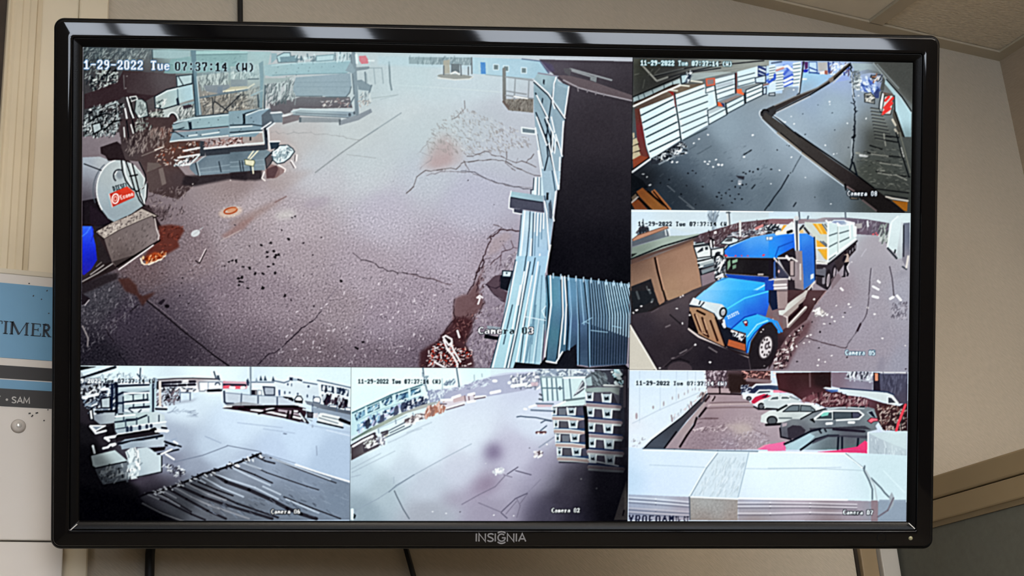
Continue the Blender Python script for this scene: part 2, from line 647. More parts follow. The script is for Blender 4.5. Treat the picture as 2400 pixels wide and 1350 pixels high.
GLY = {
    '0': '.XXXX. XX..XX XX..XX XX..XX XX..XX XX..XX XX..XX XX..XX .XXXX.', '1': '..XX.. .XXX.. XXXX.. ..XX.. ..XX.. ..XX.. ..XX.. ..XX.. XXXXXX',
    '2': '.XXXX. XX..XX XX..XX ....XX ...XX. ..XX.. .XX... XX..XX XXXXXX', '3': '.XXXX. XX..XX ....XX ....XX ..XXX. ....XX ....XX XX..XX .XXXX.',
    '4': '...XX. ..XXX. .XXXX. XX.XX. XX.XX. XXXXXX ...XX. ...XX. ..XXXX', '5': 'XXXXXX XX.... XX.... XXXXX. ....XX ....XX ....XX XX..XX .XXXX.',
    '6': '..XXX. .XX... XX.... XXXXX. XX..XX XX..XX XX..XX XX..XX .XXXX.', '7': 'XXXXXX XX..XX ....XX ....XX ...XX. ..XX.. ..XX.. ..XX.. ..XX..',
    '8': '.XXXX. XX..XX XX..XX XX..XX .XXXX. XX..XX XX..XX XX..XX .XXXX.', '9': '.XXXX. XX..XX XX..XX XX..XX .XXXXX ....XX ....XX ...XX. .XXX..',
    '-': '...... ...... ...... ...... XXXXXX ...... ...... ...... ......', ':': '...... ..XX.. ..XX.. ...... ...... ...... ..XX.. ..XX.. ......',
    '(': '...XX. ..XX.. .XX... .XX... .XX... .XX... .XX... ..XX.. ...XX.', ')': '.XX... ..XX.. ...XX. ...XX. ...XX. ...XX. ...XX. ..XX.. .XX...',
    'T': 'XXXXXX X.XX.X ..XX.. ..XX.. ..XX.. ..XX.. ..XX.. ..XX.. .XXXX.', 'u': '...... ...... ...... XX..XX XX..XX XX..XX XX..XX XX..XX .XXX.X',
    'e': '...... ...... ...... .XXXX. XX..XX XXXXXX XX.... XX..XX .XXXX.', 'W': 'XX..XX XX..XX XX..XX XX..XX XX..XX XXXXXX XXXXXX XX..XX X....X',
    'C': '..XXXX .XX..X XX.... XX.... XX.... XX.... XX.... .XX..X ..XXXX', 'a': '...... ...... ...... .XXXX. ....XX .XXXXX XX..XX XX..XX .XXX.X',
    'm': '...... ...... ...... XXX.X. XXXXXX XXXXXX XX..XX XX..XX XX..XX', 'r': '...... ...... ...... XX.XX. .XXX.X .XX... .XX... .XX... XXXX..',
    ' ': '...... ...... ...... ...... ...... ...... ...... ...... ......', 'D': 'XXXX.. XX.XX. XX..XX XX..XX XX..XX XX..XX XX..XX XX.XX. XXXX..',
    'I': 'XXXXXX ..XX.. ..XX.. ..XX.. ..XX.. ..XX.. ..XX.. ..XX.. XXXXXX', 'E': 'XXXXXX XX.... XX.... XX.... XXXX.. XX.... XX.... XX.... XXXXXX',
    'S': '.XXXX. XX..XX XX.... XXX... .XXXX. ...XXX ....XX XX..XX .XXXX.', 'L': 'XX.... XX.... XX.... XX.... XX.... XX.... XX.... XX.... XXXXXX',
    'c': '...... ...... ...... .XXXX. XX..XX XX.... XX.... XX..XX .XXXX.', 'o': '...... ...... ...... .XXXX. XX..XX XX..XX XX..XX XX..XX .XXXX.',
    'n': '...... ...... ...... XX.XX. XXX.XX XX..XX XX..XX XX..XX XX..XX', 'P': 'XXXXX. XX..XX XX..XX XX..XX XXXXX. XX.... XX.... XX.... XX....',
    'R': 'XXXXX. XX..XX XX..XX XX..XX XXXXX. XX.XX. XX..XX XX..XX XX..XX', 'O': '.XXXX. XX..XX XX..XX XX..XX XX..XX XX..XX XX..XX XX..XX .XXXX.',
    'F': 'XXXXXX XX.... XX.... XX.... XXXX.. XX.... XX.... XX.... XX....', 'A': '..XX.. ..XX.. .XXXX. .XXXX. XX..XX XX..XX XXXXXX XX..XX XX..XX',
    'M': 'XX..XX XXXXXX XXXXXX XXXXXX XX..XX XX..XX XX..XX XX..XX XX..XX', 'Y': 'XX..XX XX..XX .XXXX. .XXXX. ..XX.. ..XX.. ..XX.. ..XX.. ..XX..',
    'k': 'XX.... XX.... XX.... XX..XX XX.XX. XXXX.. XXXX.. XX.XX. XX..XX'}


def TX(s, p0, p1, ht, fill, edge=None, halo=1.6, smooth=0):
    """pixel lettering from p0 to p1 (top left / top right), ht high, all in picture pixels;
    fill/edge: one colour, or one per character"""
    a = warp(p0)[0]
    b = warp(p1)[0]
    ux = (b - a) / len(s)
    uy = np.array([-ux[1], ux[0]]) / np.hypot(*ux) * ht
    bits = np.zeros((13, len(s) * 8 + 4), np.float32)
    idx = np.zeros((13, len(s) * 8 + 4), int)
    for k, ch in enumerate(s):
        rows = GLY[ch].split()
        for r, row in enumerate(rows):
            for q, v in enumerate(row):
                if v == 'X':
                    bits[r + 2, k * 8 + 3 + q] = 1
        idx[:, k * 8 + 2:k * 8 + 10] = k
    pts = np.array([a - ux - uy * .3, b + ux - uy * .3, a - ux + uy * 1.4, b + ux + uy * 1.4])
    bb = box_of(pts, 2)
    M = np.linalg.inv(np.array([ux / 8, uy / 9]).T)
    for pas in (0, 1):
        acc = np.zeros((bb[3] - bb[1], bb[2] - bb[0]), np.float32)
        best = np.zeros(acc.shape, int)
        offs = [(0, 0)] if pas else [(i * halo, j * halo) for i in (-1, 0, 1) for j in (-1, 0, 1)]
        if pas == 0 and edge is None:
            continue
        for ox, oy in offs:
            for sx in (.2, .5, .8):
                for sy in (.2, .5, .8):
                    X = np.arange(bb[0], bb[2])[None, :] + sx - a[0] + ox
                    Y = np.arange(bb[1], bb[3])[:, None] + sy - a[1] + oy
                    gx = M[0, 0] * X + M[0, 1] * Y + 2
                    gy = M[1, 0] * X + M[1, 1] * Y + 2
                    ok = (gx >= 0) & (gx < bits.shape[1]) & (gy >= 0) & (gy < 13)
                    ix = np.clip(gx, 0, bits.shape[1] - 1).astype(int)
                    iy = np.clip(gy, 0, 12).astype(int)
                    v = bits[iy, ix] * ok
                    acc += v / 9
                    best = idx[iy, ix]
        acc = np.clip(acc * (1.7 if ht < 14 and pas else 1), 0, 1)
        if smooth:
            acc = np.clip(blur(acc, smooth) * 1.25, 0, 1)
        col = (edge if pas == 0 else fill)
        if isinstance(col, str):
            comp(bb, acc, hx(col))
        else:
            tab = np.array([hx(x) for x in col])
            comp(bb, acc, tab[np.clip(best, 0, len(tab) - 1)])


def rect_of(*pts):
    q = warp(pts)
    return [int(round(q[:, 0].min())), int(round(q[:, 1].min())), int(round(q[:, 0].max())), int(round(q[:, 1].max()))]


# the dividing lines of the six feeds, in canvas units
U1 = int(round(warp((823, 1040))[0][0]))
U2 = int(round(warp((1476, 700))[0][0]))
W1 = int(round(warp((1800, 495))[0][1]))
W2 = int(round(warp((1000, 862))[0][1]))
W2b = int(round(warp((1800, 870))[0][1]))
FEEDS = {'03': (0, 0, U2, W2), '08': (U2, 0, CW, W1), '05': (U2, W1, CW, W2b), '07': (U2, W2b, CW, CH),
         '06': (0, W2, U1, CH), '02': (U1, W2, U2, CH)}


def feed(k, c):
    CLIP[:] = FEEDS[k]
    x0, y0, x1, y1 = CLIP
    CV[y0:y1, x0:x1] = hx(c)


def finish(k, soft=1, amt=.6, rad=3, grain=.012, black=.02, gain=1.02, tint=(1, 1, 1), sat=1.):
    """the camera's own softness, sharpening halo and noise"""
    x0, y0, x1, y1 = FEEDS[k]
    t = np.clip(CV[y0:y1, x0:x1], 0, 1)
    s = blur(t, 1) * soft + t * (1 - soft)
    s = s + (s - blur(s, rad)) * amt
    n = blur(RNG.randn(*s.shape[:2]).astype(np.float32), 1) * 3 * grain
    s = s * np.asarray(tint, np.float32)
    g = s.mean(2, keepdims=True)
    s = g + (s - g) * sat
    CV[y0:y1, x0:x1] = np.clip((s - black) / (1 - black) * gain + n[..., None], 0, 1)
# ------------------------------------------------------------ feed 03: the yard with pipe racks and the fuel tank
feed('03', 'b4bcc6')
V(0, 0, 1)
GR(None, [(1000, 200, 'c0d0d4'), (1100, 480, 'b2b8c8'), (820, 300, 'bfc9cb'), (700, 600, '979199'), (450, 600, '756a6f'), (300, 750, '4a4450'), (600, 800, '635a66'),
          (900, 750, '8a8392'), (1050, 600, 'a5a3b3'), (400, 810, '453f4a'), (220, 840, '2c2b33'), (240, 700, '4e4e55'), (600, 480, 'a8a2a6'), (560, 430, '8f8484'),
          (750, 400, 'bac0c6'), (1150, 300, 'b6c0c9'), (950, 240, 'c2cfd2'), (1100, 180, 'c2d2d8'), (900, 500, 'b3b6c4'), (1150, 750, '857d8c'), (1000, 840, '6e6472'),
          (700, 300, 'b9b8b8'), (460, 720, '58515c'), (850, 640, '9c97a3'), (520, 700, '6d6470'), (330, 620, '6a5c5f'), (740, 830, '70666f'), (1160, 620, '9d98a6'), (640, 700, '7f7782'), (820, 230, 'b9c4c6'), (1000, 300, 'bccacf'), (1000, 400, 'b7c2cb'), (700, 520, 'aaa6ad'), (560, 560, '8e888e'), (800, 720, '878089'), (1000, 700, '918b9a'), (880, 850, '756b77'), (650, 340, 'b3aeac'), (860, 400, 'bdc8cd')], pw=4)
# grain of the asphalt
P('b4a6aa', [430, 470, 1180, 500, 1150, 800, 520, 840, 420, 700], .3, 60)
NZ([500, 440, 1200, 520, 1150, 880, 180, 880, 180, 640, 330, 560], .027, 1, 3, 20, (1, .97, 1), .25)
NZ([600, 630, 1120, 620, 1100, 880, 480, 880, 430, 760], .024, 1, 2, 25, (1, .97, 1), .3)
NZ([640, 360, 1200, 380, 1180, 640, 520, 560], .012, 1, 3, 25)
SC(['c9c4cc', 'b5afb8'], [560, 560, 1130, 640, 1080, 870, 420, 870, 420, 620], 700, 4.5, 1.4, 65, 45, .5)
SC(['423a44', '3a343f'], [460, 560, 1100, 640, 1080, 870, 340, 870, 340, 640], 700, 4, 1.4, 60, 60, .5)
SC(['a9a8ae', '8f8d94'], [195, 700, 290, 660, 330, 720, 240, 800, 195, 830], 130, 6, 1.8, 70, 40, .6)
SC(['2a2730'], [195, 700, 300, 640, 340, 720, 240, 800, 195, 830], 110, 5, 1.8, 60, 60, .6)
SC(['8d848a', '6f676d'], [240, 600, 560, 620, 560, 720, 340, 800, 300, 690], 160, 6, 1.6, 70, 50, .5)
# joints and stains
V(540, 300, 5.87)
L('7f868a', 2.6, [2030, 0, 1800, 150, 1540, 330, 1380, 450, 1170, 610], .8)
WIG('8d8f90', 2, [560, 60, 1000, 60, 1500, 110, 1780, 160], 1.5, .6)
L('999ea0', 1.6, [1600, 360, 2000, 410], .7)
P('a09490', [560, 620, 1180, 560, 900, 760, 700, 880, 500, 820], .35, 6)
P('8f7b76', [0, 1290, 620, 1000, 800, 930, 640, 1040, 340, 1250, 0, 1350], .6, 5)
L('7d6866', 3, [620, 1020, 770, 940], .7)
O('a29ca8', 1200, 1020, 190, 70, -15, .55, soft=5)
O('cfd2cc', 760, 1190, 150, 60, -10, .6, soft=6)
D('3d3a3e', .9, [600, 870, 450, 890, 1670, 1030, 1740, 1110, 850, 1235, 885, 1210, 400, 1125, 650, 1190, 60, 1330, 290, 1290, 400, 1305, 2240, 730])
V(500, 480, 3.374)
O('d8c4b0', 140, 55, 95, 42, -12, .7, soft=3)
ring('a8552e', 3.4, 140, 45, 52, 22, -14, 0, 330)
O('c98e68', 150, 40, 40, 16, -14, .8)
D('e6dccb', 1.6, [100, 80, 130, 90, 170, 84, 215, 45, 60, 60, 200, 20, 90, 95])
P('8d6e68', [60, 250, 230, 130, 330, 90, 250, 190, 110, 260], .6, 3)
L('c4bcb8', 2, [60, 285, 220, 200], .6)
D('1c181e', 4.6, [440, 487, 290, 500, 240, 490, 335, 545, 395, 545, 395, 655, 480, 470, 490, 415, 500, 395, 520, 395, 430, 410, 480, 365, 430, 375, 455, 300, 385, 320,
                  155, 440, 185, 445, 130, 450, 205, 580, 230, 575, 210, 605, 205, 635, 235, 610, 495, 540, 280, 660, 600, 268, 570, 720, 1015, 600, 1130, 1130, 1145, 1140, 1190, 1085])
D('3b343c', 2.8, [95, 485, 175, 160, 290, 325, 650, 90, 625, 100, 545, 200, 715, 300, 790, 395, 855, 255, 645, 940, 620, 755, 800, 800, 1300, 1150])
WIG('4a424a', 2.6, [1105, 380, 1170, 435, 1250, 450, 1380, 525, 1500, 535, 1640, 570, 1790, 605], 1.2, .9)
WIG('8a8390', 1.8, [1790, 605, 1890, 630], 1, .7)
WIG('2d2630', 3, [360, 1265, 420, 1200, 520, 1150, 620, 1060, 700, 975, 790, 920, 860, 840], 1.3, .9)
WIG('736b76', 2, [860, 840, 910, 740, 1000, 640], 1.2, .7)
L('1c181f', 3.4, [0, 1185, 130, 1275])
L('b9b0ba', 1.6, [1390, 1040, 1420, 1135, 1530, 1105], .7)
SC(['d7d3da', 'eeeaf0'], [600, 800, 1400, 600, 1800, 700, 1600, 1270, 400, 1270], 90, 5, 2.2, 60, 60, .75)
# lower left: joints, kerb stones and the blue drum
V(180, 640, 4.5)
P('4a2f2a', [440, 60, 560, 50, 640, 130, 660, 210, 700, 240, 840, 200, 760, 280, 700, 350, 640, 240, 520, 190], .85, 2)
L('241f24', 3.6, [750, 295, 880, 400, 1000, 500, 1170, 645], .95)
L('221d22', 3, [1170, 645, 1300, 745, 1430, 850, 1600, 975], .95)
L('b3a8aa', 1.2, [770, 290, 900, 385, 1180, 620], .5)
L('2f2a30', 2.6, [570, 410, 660, 330], .9)
L('7d767c', 1.4, [560, 405, 380, 540, 330, 600], .6)
L('241f26', 2.6, [330, 600, 345, 650, 400, 720], .8)
L('6f6870', 1.6, [700, 235, 850, 150, 950, 110], .7)
WIG('1c1a20', 2.4, [460, 850, 510, 920, 540, 970], 1, .9)
WIG('353039', 2, [80, 880, 230, 770, 380, 720], 1.2, .7)
P('28222a', [860, 320, 920, 270, 940, 290, 900, 340], .9)
O('1f1a20', 960, 350, 26, 20)
D('1a161c', 2.2, [1190, 320, 1120, 50, 1110, 105, 1095, 240])
P('251f24', [60, 210, 150, 270, 130, 320, 60, 340], .9)
L('d9d6da', 2.2, [95, 340, 140, 285])
L('a8a4a4', 3.4, [70, 560, 110, 640, 130, 690, 125, 770], .9)
P('2a2427', [60, 110, 290, 20, 440, 0, 440, 60, 240, 150, 60, 230], .85, 2)
# dark ground under the tank and the concrete block
V(180, 480, 5.87)
P('332a2c', [85, 0, 480, 0, 1000, 0, 1180, 300, 520, 900, 85, 1100])
GR([85, 60, 480, 230, 270, 380, 500, 780, 85, 1050], [(100, 250, '2e2a30'), (300, 700, '2c2729'), (100, 900, '3a3236')])
P('4a3f42', [900, 40, 1200, 40, 1280, 140, 1140, 190, 1050, 120], .8, 3)
SC(['7c7074', '968a8c', '2c2426'], [940, 0, 1500, 0, 1450, 160, 1180, 220], 90, 6, 1.6, 60, 50, .7)
P('5e332c', [1130, 290, 1300, 270, 1440, 290, 1490, 350, 1400, 500, 1420, 580, 1230, 690, 1080, 780, 920, 740, 1000, 620, 1150, 480], .95, 2)
P('b5532a', [960, 720, 1080, 650, 1200, 680, 1230, 660, 1160, 750, 1000, 790], .9, 2)
SC(['f0c79a', 'd98a4e', '7a3018', '5a2414'], [900, 720, 1240, 640, 1230, 720, 960, 810], 80, 6, 2, 60, 60, .85)
WIG('efe2cc', 4, [890, 740, 910, 800, 1000, 820, 1100, 780, 1230, 700], 1.5, .9, 6)
SC(['3d1d19', '8a4a3c'], [1150, 300, 1480, 300, 1400, 500, 1150, 620], 40, 4, 2, 40, 60, .7)
O('ccd4d6', 1640, 390, 66, 44, -25, .95)
L('b7bdc0', 2.5, [1600, 420, 1740, 310], .7)
L('e2dbdc', 2.2, [1780, 610, 1690, 790])
L('2b2226', 2.2, [1790, 620, 1700, 800, 1640, 770])
PO('a9a29a', [265, 370, 500, 235, 720, 150, 900, 45, 1010, 95, 1130, 155, 1070, 170, 1050, 150, 870, 225, 590, 350, 390, 470], '231c1c', 2)
SC(['4a4242', '6a6260', 'd8d2c8'], [280, 370, 880, 60, 1040, 120, 600, 330, 400, 450], 90, 4, 2, 40, 60, .8)
GR([390, 470, 590, 350, 870, 225, 1050, 150, 1110, 350, 1140, 470, 800, 700, 560, 860, 500, 800, 430, 600], [(500, 550, '6f6663'), (900, 300, '756d6c'), (650, 700, '59504f'), (1080, 450, '857c7c'), (700, 450, '776e6d')])
SC(['4b4444', '8f8684'], [420, 500, 1050, 180, 1120, 470, 560, 820], 90, 5, 1.6, 70, 30, .6)
L('cfc8c4', 2.6, [1080, 190, 1110, 340, 1140, 420, 1130, 480], .9)
P('3a3333', [500, 780, 800, 690, 1100, 510, 1150, 480, 1060, 560, 580, 880], .9)
L('1c1718', 4, [1150, 490, 560, 850])
L('d8d4d2', 3, [1060, 555, 590, 890])
P('2c2526', [85, 1060, 350, 800, 480, 790, 560, 880, 300, 980, 85, 1100], .9)
LL('a3a09e', 2.6, [90, 1055, 300, 940, 500, 810], [200, 960, 380, 830])
L('8d8986', 2, [280, 850, 350, 790], .8)
GR([88, 225, 150, 225, 205, 260, 240, 340, 240, 440, 270, 560, 290, 760, 210, 890, 110, 970, 88, 950], [(120, 300, '3f78f2'), (200, 420, '2c4cea'), (120, 600, '2130d6'), (240, 720, '1a22a8'), (110, 900, '2c28a8')])
L('4d8af8', 2, [88, 430, 150, 380, 205, 290], .8)
L('1f2cb8', 2, [210, 500, 240, 400, 215, 290], .8)
# the fuel tank
V(180, 300, 5.87)
GR([88, 400, 330, 390, 480, 450, 400, 700, 300, 900, 330, 1100, 85, 1010], [(120, 450, 'a2b1bc'), (330, 480, 'bcc7c8'), (200, 620, '9aa4b0'), (150, 800, '6d6a74'), (140, 950, '3f3840'), (280, 800, '8d959c'), (300, 950, '5c5a62')])
P('211d22', [85, 1000, 300, 960, 380, 1150, 500, 1290, 400, 1350, 85, 1350])
P('272028', [190, 1050, 500, 1290, 260, 1350, 190, 1330])
GR([540, 430, 640, 440, 780, 500, 880, 590, 950, 700, 980, 840, 960, 1000, 930, 1060, 760, 1180, 520, 1290, 440, 1240, 350, 1120, 300, 950, 290, 800, 340, 620, 420, 510],
   [(400, 700, 'a9b6b8'), (600, 600, 'b4c1c1'), (450, 1150, '8fa0a8'), (700, 1150, '93a5ab'), (860, 700, 'a9b8b6'), (330, 900, 'a2b2b8')])
ring('e0e8e6', 2.6, 630, 870, 345, 440, -6, 150, 262)
ring('56616a', 2, 620, 870, 385, 450, -6, 165, 240, a=.8)
L('20242c', 2.4, [110, 490, 345, 580])
ring('31363e', 3.2, 590, 655, 75, 85, 0, 130, 300)
O('7c8890', 600, 640, 55, 60, 0, .8, soft=2)
L('e8efec', 2, [530, 640, 560, 590])
TX('DIESEL', (264, 437), (300, 427), 11, '1a2228')
GR([455, 905, 700, 800, 800, 880, 800, 950, 500, 1085], [(480, 1000, 'a83428'), (700, 850, 'd8442e'), (760, 950, 'b84438')])
L('f4d0c8', 1.8, [455, 905, 500, 1085])
ring('ffe9e4', 2.6, 540, 970, 44, 66, 8)
ring('f0c8c0', 1.8, 540, 970, 20, 32, 8)
TX('Econo', (281, 458), (312, 448), 10, 'f4e6e2')
# hoses in front of the tank
LL('16161a', 3, [620, 440, 640, 600, 680, 720, 760, 830, 840, 870, 920, 820, 960, 720, 950, 640], [680, 450, 740, 620, 800, 830, 870, 990, 930, 1070], [770, 490, 830, 720, 880, 930, 940, 1050],
   [980, 760, 970, 950, 930, 1060], [860, 450, 950, 640])
LL('e2ebe8', 1.8, [655, 460, 680, 640, 760, 800], [800, 510, 940, 690, 930, 800, 880, 850], [960, 780, 940, 1040, 890, 900], [740, 470, 790, 640])
LL('191a20', 3.4, [740, 660, 840, 640], [900, 340, 950, 640])
# brown earth, racks and fence around the tank
P('2e2629', [330, 260, 560, 180, 640, 240, 700, 420, 760, 480, 640, 440, 520, 440, 440, 450, 400, 380, 340, 350])
GR([600, 0, 1350, 0, 1350, 180, 1700, 170, 1700, 400, 1380, 500, 1500, 640, 1700, 700, 1650, 760, 1400, 980, 1000, 880, 960, 640, 880, 460, 680, 440, 620, 260],
   [(700, 100, '3c3437'), (1100, 80, '5a524f'), (1000, 350, '4d3f3f'), (1300, 300, '5c4038'), (1100, 700, '5c5050'), (1400, 700, '4a4144'), (1250, 880, '45393a'), (800, 330, '484244')])
SC(['8d8580', '2e2628', 'a59d98'], [620, 20, 1300, 20, 1200, 240, 700, 380], 140, 9, 2, 75, 30, .7)
SC(['cdbfb2', '8a4a36', '4a2a22', 'd8d0c8'], [1060, 260, 1680, 180, 1650, 380, 1300, 520, 1100, 520], 90, 6, 2, 50, 70, .75)
P('6c6460', [980, 470, 1130, 480, 1180, 520, 970, 610], .8)
P('7b726e', [1130, 560, 1190, 540, 1240, 760, 1180, 790], .8)
P('574c4b', [980, 620, 1130, 560, 1180, 800, 1010, 880], .7)
L('c9c4bc', 3, [1080, 300, 1190, 260])
L('7c7470', 2, [900, 380, 1080, 310])
SC(['3a3032', '7c7274', 'aaa09c'], [1000, 860, 1640, 780, 1500, 960, 1150, 1180, 1000, 1050], 110, 7, 1.8, 55, 60, .6)
# dark ground under the lower bundle
P('2d282c', [1480, 660, 1700, 640, 2348, 600, 2348, 720, 2120, 700, 1620, 800, 1450, 780], .9, 2)
D('eee8e4', 1.8, [1600, 768, 2120, 714])
# lower bundle of pipes
GR([1560, 500, 1640, 470, 1810, 370, 2348, 300, 2348, 600, 1690, 650, 1640, 640, 1560, 560], [(1700, 450, '5f717c'), (2200, 380, '53636e'), (1800, 600, '8496a0'), (2300, 560, '7d929c'), (2000, 480, '70838e')])
L('2c343c', 2.6, [1640, 480, 1680, 640])
LL('aebfc4', 2, [1660, 470, 1700, 650], [1800, 350, 1660, 470])
LL('8ea2ab', 1.6, [1700, 560, 2348, 470], [1700, 610, 2348, 560])
LL('2f3a44', 2.4, [1960, 460, 1990, 600], [2250, 440, 2280, 590], [2290, 440, 2310, 590])
P('3b4148', [1700, 170, 1760, 180, 1770, 380, 1700, 390])
P('3a4048', [1760, 290, 2348, 240, 2348, 330, 1780, 380])
LL('dfe6e4', 4, [1480, 310, 1690, 270], [1760, 280, 2348, 220], [1400, 405, 1690, 360])
LL('cfdcdc', 3.4, [1350, 515, 1560, 500, 1690, 370], [1400, 480, 1540, 440])
SC(['e8eeec', '39424a'], [1360, 430, 1660, 350, 1560, 500, 1360, 520], 40, 6, 2, 30, 60, .9)
SC(['d9d0cc', '6a4540', '3a2a2a', 'a08078'], [1750, 160, 2348, 130, 2348, 210, 1760, 250], 110, 5, 2, 40, 70, .85)
V(540, 300, 5.87)
P('2d282c', [0, 600, 430, 560, 450, 700, 350, 720, 0, 700], .9, 2)
GR([0, 330, 490, 290, 560, 330, 490, 420, 480, 520, 480, 575, 340, 580, 0, 605], [(100, 400, '54656f'), (400, 350, '6c8088'), (100, 560, '7d929c'), (420, 480, '8699a2')])
LL('8ea2ab', 1.6, [0, 470, 480, 430], [0, 530, 470, 500])
LL('2f3a44', 2.4, [130, 450, 150, 590], [165, 450, 185, 590], [280, 520, 290, 620])
LL('e2e2c8', 3, [390, 300, 270, 430], [330, 300, 250, 410], [310, 530, 320, 620])
PO('d5d8bc', [200, 430, 330, 440, 340, 470, 320, 525, 210, 500], '5c6650', 1.6)
P('3d4249', [0, 260, 480, 225, 480, 300, 0, 330])
SC(['d9d0cc', '6a4540', '3a2a2a', 'a08078'], [0, 120, 220, 110, 220, 190, 0, 210], 40, 5, 2, 40, 70, .85)
GR([170, 100, 460, 60, 460, 190, 170, 200], [(300, 150, 'a09a96')])
L('cfdad8', 4, [0, 240, 470, 200])
LL('dfe8e6', 3, [0, 90, 440, 50])
P('1d252c', [265, 60, 295, 60, 290, 170, 268, 170])
P('3c444e', [460, 0, 510, -40, 520, 290, 480, 295])
L('d9e4e4', 2.6, [520, 0, 545, 290])
L('c2d2d2', 2.6, [450, 60, 468, 200])
P('32404c', [540, 180, 680, 185, 660, 270, 560, 290])
L('e4ecec', 3, [550, 185, 680, 180])
PO('5a5558', [480, 420, 560, 340, 640, 330, 560, 480, 500, 560], '202830', 2)
O('5d4a4c', 590, 600, 100, 90, -30)
P('8a7472', [560, 490, 760, 560, 750, 600, 640, 680, 500, 700, 480, 580], .8)
P('5b474a', [500, 560, 640, 510, 660, 560, 610, 680, 500, 690])
LL('e8e2de', 3, [660, 500, 760, 565, 750, 600], [440, 690, 480, 720], [440, 680, 470, 600])
LL('f0ebe8', 4, [840, 450, 895, 540], [915, 370, 905, 445])
LL('4a4246', 1.8, [830, 460, 880, 545], [895, 370, 890, 450])
PO('cde0e2', [570, 330, 650, 270, 680, 235, 790, 230, 860, 280, 885, 320, 820, 410, 740, 470, 650, 490, 590, 440], '2a3640', 2.4)
SC(['7d949c', 'f0fafa', '93aab0', '5a6e78'], [580, 330, 680, 240, 790, 240, 860, 310, 740, 450, 600, 440], 60, 8, 2.4, 40, 60, .7)
# upper bundle
V(540, 90, 5.87)
GR([-40, 165, 560, 180, 480, 520, 480, 960, -40, 1010], [(50, 200, '93b7b9'), (400, 220, '9cc2c4'), (100, 300, '83a8aa'), (150, 450, '9db2b0'), (300, 480, 'b0c8c8'), (100, 600, '7f8b8e'), (150, 680, 'b0ad98'), (300, 700, '9a9a92'), (150, 880, '8f8d86'), (350, 850, '84837e'), (440, 700, '74878c')])
SC(['3c4144', 'c8c8bc', '7b7a72', '5c5c58'], [0, 740, 440, 640, 440, 940, 0, 1000], 120, 9, 1.8, 60, 60, .6)
SC(['5a7074', 'cfe0de'], [0, 340, 390, 370, 390, 540, 0, 560], 60, 9, 1.8, 80, 25, .6)
L('22303a', 2, [10, 560, 390, 550])
L('e4e0c4', 3, [20, 700, 220, 690, 330, 620], .8)
V(180, 90, 5.87)
GR([90, 105, 2250, 160, 2250, 1040, 1600, 1090, 1320, 1180, 900, 1250, 90, 1350], [(300, 200, '4c5a5e'), (150, 300, '3c4448'), (700, 250, '66767a'), (1300, 230, '91b0b0'), (2000, 300, '96b8ba'), (400, 500, '3a3436'), (900, 600, '423a3d'), (400, 800, '352d30'),
                                                                             (1200, 520, '575358'), (1900, 800, '9a988f'), (800, 1200, '3c3336'), (1100, 1150, '403638'), (300, 1050, '42484a'), (1400, 1000, 'a0aaa8')])
SC(['a8b9b6', '8a9c9c', '2b343b', '38454c', 'c4d2ce'], [95, 120, 1030, 150, 1020, 280, 620, 420, 130, 600, 95, 420], 300, 8, 1.6, 60, 40, .6)
SC(['c8d4d0', '1f262b', '9aa8a4', '1a2025'], [140, 600, 330, 440, 580, 420, 560, 600, 240, 720], 120, 9, 2.4, 50, 60, .85)
P('382c30', [110, 760, 240, 720, 560, 600, 640, 440, 1360, 480, 1370, 650, 1070, 790, 950, 860, 860, 800, 640, 800, 560, 860, 110, 970], .92)
GR([640, 440, 1360, 480, 1370, 650, 1070, 780, 700, 740], [(700, 550, '3e3437'), (1200, 560, '5a5659'), (900, 700, '463d40')])
D('c9cfcb', 1.4, [695, 515, 680, 680])
L('8e9694', 1.6, [650, 500, 660, 690], .6)
P('9cbabd', [1050, 150, 1565, 165, 1560, 260, 1300, 270, 1050, 260], .8)
P('7ea3a4', [1300, 280, 1570, 240, 1640, 230, 2348, 175, 2348, 420, 2100, 430, 1640, 470, 1280, 480, 1200, 470], .9)
P('a0c8c6', [1640, 165, 2348, 170, 2348, 200, 1640, 215], .9)
L('5d7c80', 2, [1640, 220, 2348, 205])
L('31434c', 2, [1040, 150, 1045, 280])
SC(['55757a', '8fb6b6'], [1300, 300, 2300, 230, 2300, 400, 1300, 470], 60, 5, 1.6, 30, 60, .6)
PO('b0c9cb', [1375, 515, 1590, 490, 1590, 620, 1385, 660], '24303a', 2)
LL('2d3a44', 2, [1400, 520, 1470, 640], [1540, 650, 1570, 655])
P('a7b5b2', [1660, 515, 2080, 440, 2090, 640, 1720, 720], .95)
SC(['5a6468', 'ccd8d4', '3a4448'], [1660, 520, 2080, 450, 2090, 640, 1720, 720], 70, 12, 2, 80, 25, .7)
P('7f8a90', [1740, 640, 2100, 630, 2100, 700, 1990, 760, 1780, 720])
P('a1b4b2', [2110, 380, 2348, 380, 2348, 560, 2120, 560], .9)
SC(['5d6d70', 'd4e2de'], [2110, 400, 2348, 400, 2348, 560, 2120, 560], 30, 12, 2, 80, 20, .7)
P('808c90', [2120, 560, 2348, 560, 2348, 650, 2120, 660])
P('b5b49c', [2020, 720, 2130, 660, 2348, 650, 2348, 700])
L('e4e4cc', 3, [2020, 722, 2348, 690])
P('74838f', [1940, 660, 2010, 650, 2000, 760, 1930, 750])
SC(['3c4144', 'c8c8bc', '7b7a72', '5c5c58'], [1720, 800, 2348, 720, 2348, 1000, 1730, 1040], 170, 14, 2, 60, 60, .7)
LL('33383c', 2.4, [1870, 820, 1880, 1030], [1900, 860, 2100, 1010], [2020, 1000, 2260, 760])
L('66777f', 4, [1700, 810, 2348, 700])
